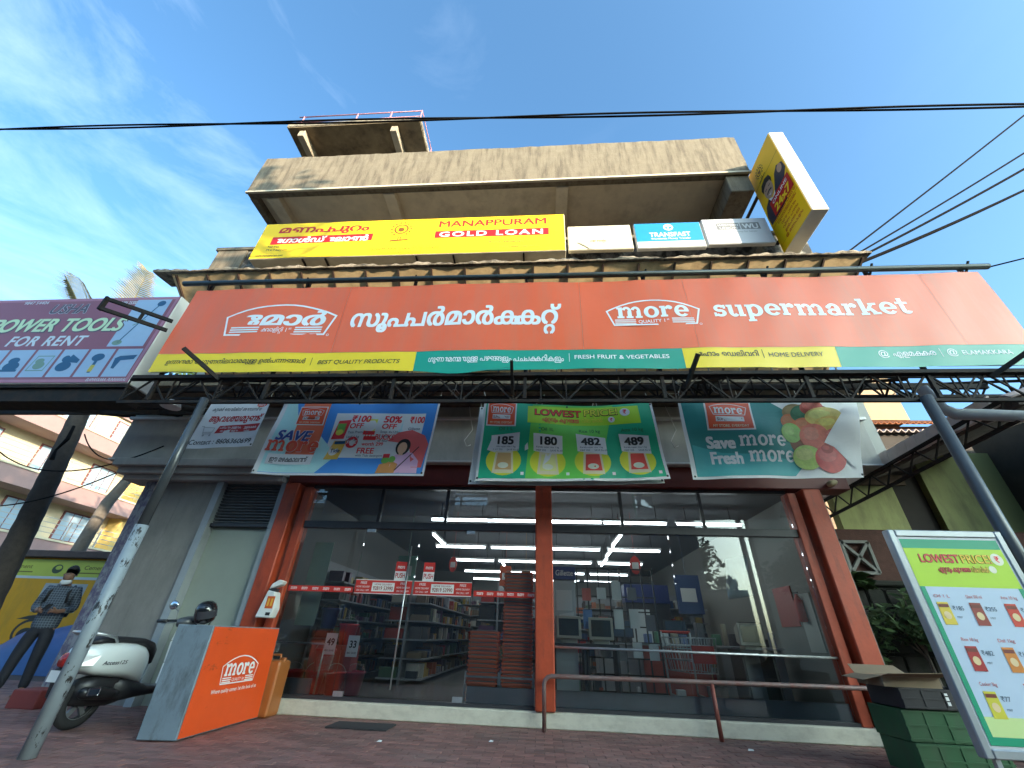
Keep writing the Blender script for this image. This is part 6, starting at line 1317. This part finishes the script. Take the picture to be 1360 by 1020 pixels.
b = MB(); b.tube([(4.62, 6.7, 3.25), (5.0, 7.0, 3.42), (5.5, 7.6, 3.66)], .045, 10); o = b.build('bamboo_pole', mat('straw_pole', (.52, .42, .24), .8, .2, 10), smooth=True); tag(o, 'straw coloured pole end beside the right pillar', 'pole')
b = MB(); b.box(4.52, 7.0, 0, 4.64, 12, 4.7); o = b.build('side_return', greywall, shop)
b = MB(); b.box(5.15, 6.9, 3.75, 5.9, 6.96, 4.9); o = b.build('pale_sheet', mat('pale_sheet_m', (.42, .42, .38), .7, .08, 3)); tag(o, 'pale grey sheet panel beside the fresh produce banner', 'panel')
# tiled roof house far right
far = tag(empty('tiled_house', (16, 20, 0)), 'distant house with sunlit orange tile roof at the far right', 'house')
b = MB(); b.box(9.6, 18.4, 0, 24, 26, 10.0); b.build('wall', mat('far_brown_wall', (.30, .19, .12), .9, .1, 2), far)
corrugated('roof', (9.2, 17.8, 9.9), (15, 0, 0), (0, 5, 2.6), 60, .05, mat('orange_tile', (.42, .15, .06), .8, .2, 4), far)
b = MB(); b.box(15.0, 19.5, 10.9, 18.5, 21, 13.4); b.build('stair_room', mat('far_tan_wall', (.34, .24, .15), .9, .1, 2), far)

# ================================================================== left background
leftwall = tag(empty('painted_wall', (-12, 11, 0)), 'low wall painted yellow with a printed cement advertisement behind the person', 'wall')
yel_w = mat('yellow_wall_paint', srgb(226, 160, 8), .6, .06, 2, stain=(.35, .22, .03), stain_amt=.4)
b = MB(); b.box(-19, 11, 0, -8.6, 11.25, 2.40); b.build('wall', yel_w, leftwall); b = MB(); b.box(-19.1, 10.85, 2.402, -8.5, 11.35, 2.58); b.build('coping', mat('brown_coping', (.10, .07, .06), .9, .2, 6), leftwall, bevel=.02)
fc = front(11, leftwall); fc.put(rect(-15.5, 1.96, -8.65, 2.37), flat(srgb(196, 200, 70)), 'advert_strip', 1); fc.put(rect(-15.5, 1.90, -8.65, 1.96), flat((.6, .62, .6)), 'white_strip', 1)
for k in range(6):
    x = -13.9+k*1.05
    if k % 2: fc.put(ell(x, 2.14, .15, .11), flat((.05, .07, .02)), 'advert_mark', 2); fc.put(ell(x+.02, 2.17, .09, .05), flat(srgb(196, 200, 70)), 'advert_mark', 3)
    else: fc.put(text('Cement', x, 2.14, .14, .02, fit=.6, align='C')+rect(x-.38, 2.04, x+.38, 2.07), flat(srgb(120, 110, 20)), 'lettering', 2)
fc.put(text('Cem', -10.65, 1.42, .46, .06, fit=1.05), BLK, 'lettering', 1); fc.put(text('Cement-Water', -11.05, .98, .26, .02, fit=1.75), BLK, 'lettering', 1)
fc.put(rect(-12.95, 1.15, -11.75, 1.80), flat((.42, .42, .40)), 'white_patch', 1); fc.put(ring(-12.7, .70, .42, .30, .35, .24)+ell(-12.75, .66, .22, .14)+poly([(-13.2, .98), (-12.2, .98), (-12.5, 1.10), (-12.9, 1.06)]), flat((.03, .025, .02)), 'painted_mark', 1)
b = MB()   # tarpaulin heap
rs = random.Random(9); nx_, ny_ = 26, 14; vs = []; fs = []
for j in range(ny_+1):
    for i in range(nx_+1):
        u, v = i/nx_, j/ny_; h = .85*(sin(pi*min(1, u*1.05))**.6)*(sin(pi*v)**.55)+.06*sin(u*17+v*9)*sin(pi*u)*sin(pi*v)+.04*rs.random()*sin(pi*v)*sin(pi*u); vs.append((-12.6+3.6*u+.1*sin(v*8), 9.6+1.3*v, max(0.0, h)))
for j in range(ny_):
    for i in range(nx_): k = j*(nx_+1)+i; fs.append((k, k+1, k+nx_+2, k+nx_+1))
b.add(vs, fs); o = b.build('tarpaulin', mat('blue_tarpaulin', (.03, .10, .30), .45, .2, 2), smooth=True, fix=False); tag(o, 'crumpled blue tarpaulin heap behind the person', 'tarpaulin')
b = MB(); b.box(-6.95, 6.25, 0, -6.55, 6.6, .2); tag(b.build('red_block', mat('red_oxide_block', (.20, .035, .03), .7, .1, 6), bevel=.01), 'small dark red block at the foot of the corner pilaster', 'block')
b = MB(); b.box(-7.20, F-.02, 0, -6.943, F+.3, 3.2); b.build('corner_pilaster', mat('flaking_purple_paint', (.20, .21, .24), .7, .15, 6, stain=(.075, .06, .12), stain_amt=.9, stain_scale=(8, 8, 4), stain_pos=(.44, .56)), shop)
# cream apartment block, its long face looks to the right
cb = tag(empty('apartment_block', (-27, 18, 0)), 'cream apartment block with mauve balcony bands behind the palm trunk', 'building')
CX = -24.0
def cbx(nm, m, *q, parent=None):
    b = MB()
    for r_ in q: b.box(*r_)
    return b.build(nm, m, parent or cb)
cbx('wall', cream, (-36, 10, 0, CX-1.4, 23.0, 11.5)); cbx('wing_wall', mat('sunlit_cream_wall', (.62, .42, .14), .8, .06, 2), (-31, 23.01, 0, CX-.6, 28, 11.5))  # wing: orange sunlight on cream painted into the wall colour
for z in (3.5, 6.15, 8.85):
    cbx('balcony_slab', mauve, (CX-1.395, 10.2, z, CX, 23.4, z+.75)); cbx('slab_edge', cream, (CX-1.39, 10.15, z+.752, CX+.05, 23.45, z+.84))
    rl = cbx('balcony_rail', mat('grey_rail', (.32, .31, .30), .5), *[(CX-.04, 10.2, z+.84+k*.22, CX-.01, 23.4, z+.87+k*.22) for k in range(1, 5)])
    for k in range(9): cbx('rail_post', MATS['grey_rail'], (CX-.05, 10.3+k*1.62, z+.84, CX, 10.36+k*1.62, z+1.75))
    for y in (12.0, 15.2, 18.4, 21.2):
        fr_ = cbx('window', mat('maroon_window_frame', (.16, .05, .05), .6), (CX-1.392, y-.75, z+1.0, CX-1.33, y+.75, z+2.45))
        for k in range(3): cbx('pane', mat('sky_pane', (.30, .40, .50), .08, .05, 1, spec=.9), (CX-1.328, y-.68+k*.47, z+1.07, CX-1.318, y-.26+k*.47, z+2.38), parent=fr_)
cbx('roof_parapet', mauve, (-36, 9.9, 11.502, CX-1.2, 23.2, 12.1))
# ------------------------------------------------------------------ vegetation
bark = mat('palm_bark', (.062, .05, .042), .95, .25, 12, bump=.9, bscale=25); leaf_y = mat('dry_frond', (.22, .155, .03), .6, .25, 3); leaf_g = mat('palm_green', (.07, .12, .02), .55, .3, 3); leaf_d = mat('leaf_green', (.045, .085, .02), .6, .35, 2)
def frond(b, base, dir_, L, droop, rs, w_=.42):
    base = Vector(base); d = Vector(dir_).normalized(); pts = []
    for k in range(13):
        t = k/12; p = base+d*L*t+Vector((0, 0, -droop*t*t)); pts.append(p)
    for k in range(12):
        p, q = pts[k], pts[k+1]; ax = (q-p).normalized(); sd_ = ax.cross(Vector((0, 0, 1))).normalized()
        b.bar(p, q, .03*(1-k/14))
        for s_ in (-1, 1):
            for jj in range(4):
                c = p.lerp(q, jj/4); ln = w_*L/3*(.35+sin(pi*(k+.8)/13.5))*rs.uniform(.85, 1.1); tip = c+sd_*s_*ln*.75+ax*ln*.65+Vector((0, 0, -ln*.35)); m_ = c.lerp(tip, .5)+Vector((0, 0, .02)); wv = ax*.028
                b.add([c-wv, c+wv, m_+wv, tip, m_-wv], [(0, 1, 2, 3, 4)])
def palm(name, base, top, r0_, r1_, fr, label, m, seed, droop=1.0):
    rs = random.Random(seed); e = tag(empty(name, base), label, 'palm tree'); base, top = Vector(base), Vector(top); b = MB()
    pts = []; rad = []
    for k in range(40): t = k/39; pts.append(base.lerp(top, t)+Vector((.12*sin(t*2.4), 0, 0))); rad.append((r0_+(r1_-r0_)*t)*(1+.05*(k % 2)))
    b.tube(pts, rad, 12); b.build('trunk', bark, e, smooth=True); tp = pts[-1]
    for (az, el, L_) in fr:
        b = MB(); a = radians(az); frond(b, tp, (cos(a)*cos(radians(el)), sin(a)*cos(radians(el)), sin(radians(el))), L_, droop*L_*.22, rs); b.build('frond', m, e, fix=False)
palm('coconut_palm', (-9.55, 7.5, 0), (-11.0, 7.7, 6.4), .20, .15, [(176, 52, 5.0), (170, 78, 4.1), (100, 40, 3.0), (60, 55, 2.6), (20, 50, 2.4), (230, 55, 2.6)], 'coconut palm with a dark leaning trunk left of the shop', leaf_y, 3, droop=.45)
palm('coconut_palm', (-9.9, 6.6, 0), (-13.2, 6.6, 6.5), .19, .16, [(160, 45, 3), (100, 50, 2.8), (220, 40, 3)], 'second palm trunk at the left edge of the picture', leaf_g, 6)
def leafy(name, base, h, r, label, seed, n=2600, trunk_r=.2, cz=.68, flat_=.75, leaf=.17, lm=None, bare=False):
    rs = random.Random(seed); e = tag(empty(name, base), label, 'tree'); bx, by, bz = base; b = MB(); tips = []
    b.tube([(bx, by, bz), (bx+.1*h*.1, by, bz+h*.25), (bx, by, bz+h*.5)], [trunk_r, trunk_r*.8, trunk_r*.6], 10)
    for k in range(9):
        a = 2*pi*k/9+rs.uniform(-.3, .3); el = rs.uniform(.25, 1.2); L_ = r*rs.uniform(.6, .95); s_ = Vector((bx, by, bz+h*rs.uniform(.35, .5))); t_ = s_+Vector((cos(a)*cos(el), sin(a)*cos(el), sin(el)*1.1))*L_; b.tube([s_, s_.lerp(t_, .5)+Vector((0, 0, .1*L_)), t_], [trunk_r*.45, trunk_r*.3, trunk_r*.1], 6); tips.append(t_)
    b.build('trunk', mat('grey_bark', (.16, .13, .105), .9, .2, 10, bump=.6), e)
    cl = []
    for k in range(26):
        a = rs.uniform(0, 2*pi); el = rs.uniform(-.5, 1.4); q = r*rs.uniform(.35, 1.0); cl.append((bx+cos(a)*cos(el)*q, by+sin(a)*cos(el)*q, bz+h*cz+sin(el)*q*flat_, r*rs.uniform(.22, .4)))
    b = MB()
    for k in range(n):
        c = rs.choice(cl); v = Vector((rs.gauss(0, 1), rs.gauss(0, 1), rs.gauss(0, .8))).normalized()*c[3]*rs.uniform(.5, 1.05); p = Vector(c[:3])+v
        u = Vector((rs.gauss(0, 1), rs.gauss(0, 1), rs.gauss(0, .6))).normalized(); w_ = u.orthogonal().normalized(); s_ = leaf*rs.uniform(.6, 1.3)
        b.add([p-u*s_, p+w_*s_*.45, p+u*s_, p-w_*s_*.45], [(0, 1, 2, 3)])
    b.build('crown', lm or leaf_d, e, fix=False)
e = tag(empty('bare_tree', (-13.9, 12.2, 0)), 'thin grey leaning tree trunk behind the yellow wall', 'tree')
b = MB(); b.tube([(-14.1, 12.2, 0), (-13.95, 12.2, 2.4), (-13.85, 12.2, 4.2), (-13.45, 12.2, 5.4), (-13.3, 12.2, 7.0), (-13.5, 12.2, 9)], [.2, .18, .16, .13, .11, .06], 10); b.build('trunk', mat('grey_bark2', (.20, .17, .14), .9, .2, 10, bump=.6), e, smooth=True)
rs = random.Random(5); b = MB()
for k in range(260):
    p = Vector((-13.5, 12.2, 9.2))+Vector((rs.gauss(0, .6), rs.gauss(0, .6), rs.gauss(0, .4))); u = Vector((rs.gauss(0, 1), rs.gauss(0, 1), rs.gauss(0, 1))).normalized(); w_ = u.orthogonal().normalized(); b.add([p-u*.14, p+w_*.06, p+u*.14, p-w_*.06], [(0, 1, 2, 3)])
b.build('crown', leaf_d, e, fix=False)
leafy('roadside_bush', (-10.2, 13.0, 1.2), 4.2, .9, 'green bush showing beside the shop corner', 22, n=700, trunk_r=.05, cz=.55, leaf=.09, lm=leaf_g)
leafy('shrub', (5.45, 7.3, 0), 2.3, .75, 'dark leafy shrub before the mossy stone wall', 51, n=1500, trunk_r=.03, cz=.5, leaf=.07)
leafy('shrub', (6.6, 7.7, 0), 2.6, .8, 'dark leafy shrub behind the promotion board', 52, n=1500, trunk_r=.03, cz=.5, leaf=.08)
# ferns on the right wall
for i, (x, y, z, s_) in enumerate(((5.0, 8.05, 1.86, .5), (5.3, 8.0, 1.9, .45), (5.9, 6.6, .0, .7), (5.2, 6.9, .0, .8), (4.9, 7.4, .0, .6))):
    rs = random.Random(40+i); b = MB()
    for k in range(9):
        a = 2*pi*k/9+rs.uniform(-.3, .3); frond(b, (x, y, z), (cos(a), sin(a), rs.uniform(.7, 1.8)), s_*rs.uniform(.7, 1.2), s_*.5, rs, .9)
    o = b.build('fern', mat('fern_green', (.045, .085, .022), .6, .3, 5), fix=False); tag(o, ('small fern on the dark wall top beside the right pillar', 'small fern on the dark wall top below the vent block', 'fern growing by the promotion board', 'fern growing behind the crates', 'fern growing beside the right pillar foot')[i], 'fern', 'ferns by the right wall')

# ================================================================== overhead cables
wire_m = mat('black_cable', (.008, .008, .009), .9, spec=.1)
def cable(a, c, r, sag, label, twist=False, n=28):
    b = MB(); a, c = Vector(a), Vector(c); K = 2 if twist else 1
    for q in range(K):
        pts = [a.lerp(c, k/n)+Vector((0, .02*sin(k*.33+q*pi) if twist else 0, -sag*4*(k/n)*(1-k/n)+(.016*cos(k*.33+q*pi) if twist else 0))) for k in range(n+1)]; b.tube(pts, r, 6)
    o = b.build('overhead_cable', wire_m, smooth=True); tag(o, label, 'cable', 'overhead cables')
cable((-26, 3.0, 8.95), (26, 3.0, 6.0), .015, -.02, 'twisted black cable crossing the whole sky', True, 120)
wt = [((4.95, 5.3, 6.62), (16, 3.0, 15.0)), ((5.0, 5.3, 6.60), (16, 3.0, 13.4)), ((5.05, 5.3, 6.58), (16, 3.0, 12.9)), ((5.1, 5.3, 6.56), (16, 3.0, 12.0)), ((5.12, 5.3, 6.55), (16, 3.0, 12.4))]
for i, (a, c) in enumerate(wt): cable(a, c, .015 if i < 2 else .02, .12+.12*i, ('uppermost thin cable from the awning to the upper right', 'second thin cable from the top at the upper right', 'third cable from the top at the upper right', 'lowest cable from the awning to the upper right', 'second lowest cable at the upper right')[i])
cable((6.1, 4.3, 5.52), (18, 3.2, 9.0), .010, .2, 'thin cable from the right end of the orange sign')
for i, (a, c, s_) in enumerate((((-9.8, 7.4, 4.4), (-7.2, 6.6, 3.7), .35), ((-12, 7.0, 4.6), (-7.0, 6.6, 3.8), .8), ((-13, 8.0, 3.2), (-7.3, 6.7, 3.6), .5))): cable(a, c, .012, s_, ('short loose wire from palm trunk to shop corner', 'deep hanging loop of wire left of the shop corner', 'low loose wire passing behind the person')[i])
b = MB(); b.tube([(-9.9, 7.2, 4.5), (-9.85, 7.2, 4.2), (-9.95, 7.2, 3.95), (-9.9, 7.2, 3.75)], [.025, .035, .02, .04], 8); tag(b.build('cable_splice', wire_m), 'thick taped cable end dangling by the palm trunk', 'cable')

for i, (x, lab) in enumerate(((-1.35, 'loose white wire dangling on the beam right of the blue banner'), (2.28, 'loose white wire dangling beside the teal banner'), (-5.05, 'loose white wire dangling left of the blue banner'))):
    b = MB(); y = 6.72; b.tube([(x, y, 4.68), (x+.04, y-.03, 4.45), (x+.10, y-.02, 4.2), (x-.03, y-.04, 3.98), (x+.02, y-.03, 3.86), (x+.09, y-.02, 3.9)], .009, 6); tag(b.build('loose_wire', white_p, smooth=True), lab, 'wire')
for i in range(7):
    rs = random.Random(70+i); x = (-4.9, -3.1, -1.75, -1.2, 1.9, 2.35, 4.9)[i]; b = MB(); p = Vector((x, 5.0, 4.15)); pts = [p]
    for k in range(9): p = p+Vector((rs.uniform(-.07, .07), rs.uniform(-.05, .05), rs.uniform(-.09, .05))); pts.append(p)
    b.tube(pts, .006, 5); tag(b.build('twisted_wire_end', MATS['string'], smooth=True), 'twisted binding wire under the steel frame, %s from the left' % ('first', 'second', 'third', 'fourth', 'fifth', 'sixth', 'seventh')[i], 'wire', 'binding wires under the frame')
# ================================================================== across the street (behind the camera)
op = tag(empty('opposite_building', (40, -33, 0)), 'tall pale apartment building across the street', 'building')
b = MB(); b.box(26.5, -42, 0, 75, -30, 17.3); b.build('wall', cream, op)
for k in range(4):
    for i in range(10): b = MB(); b.box(28+i*4.2, -29.99, 1.4+k*3.9, 29.6+i*4.2, -29.9, 3.0+k*3.9); b.build('window', pane_dark, op)
op2 = tag(empty('opposite_shops', (-10, -14, 0)), 'row of low shops across the street', 'building')
b = MB(); b.box(-34, -22, 0, 9.4, -12.5, 8.2); b.build('wall', mat('opp_wall', (.32, .29, .25), .85, .1, 1), op2)
for i in range(9): b = MB(); b.box(-33+i*4.2, -12.49, .1, -29.8+i*4.2, -12.4, 2.8); b.build('shutter', mat('opp_shutter', (.16, .19, .22), .6, .1, 3), op2)
leafy('rain_tree', (2.5, -9.5, 0), 15.5, 5.2, 'large leafy tree across the street', 31, n=9000, trunk_r=.45, cz=.70, leaf=.26)
leafy('rain_tree', (11.2, -20, 0), 8.0, 3.0, 'smaller leafy tree across the street', 32, n=4000, trunk_r=.3, cz=.66, leaf=.22)
leafy('rain_tree', (22.5, -24, 0), 9.0, 3.4, 'round leafy tree beside the pale apartment building', 33, n=4000, trunk_r=.3, cz=.66, leaf=.22)
palm('coconut_palm', (9.0, -17, 0), (8.6, -17, 9.0), .2, .14, [(a_, 20+18*(k % 3), 3.4) for k, a_ in enumerate(range(0, 360, 33))], 'coconut palm across the street', leaf_g, 12)
b = MB(); b.tube([(13.2, -14, 0), (13.2, -14, 10.5)], [.16, .11], 10); b.bar((12.2, -14, 9.6), (14.2, -14, 9.6), .1); tag(b.build('utility_pole', concrete), 'concrete utility pole across the street', 'pole')
for dx in (-.9, 0, .9): cable((13.2+dx, -14, 9.7), (-40, -12.5+dx*.5, 9.0), .015, .8, 'power line across the street, %s wire of the left span' % {-.9: 'left', 0: 'middle', .9: 'right'}[dx]); cable((13.2+dx, -14, 9.7), (60, -15, 9.5), .015, .8, 'power line across the street, %s wire of the right span' % {-.9: 'left', 0: 'middle', .9: 'right'}[dx])
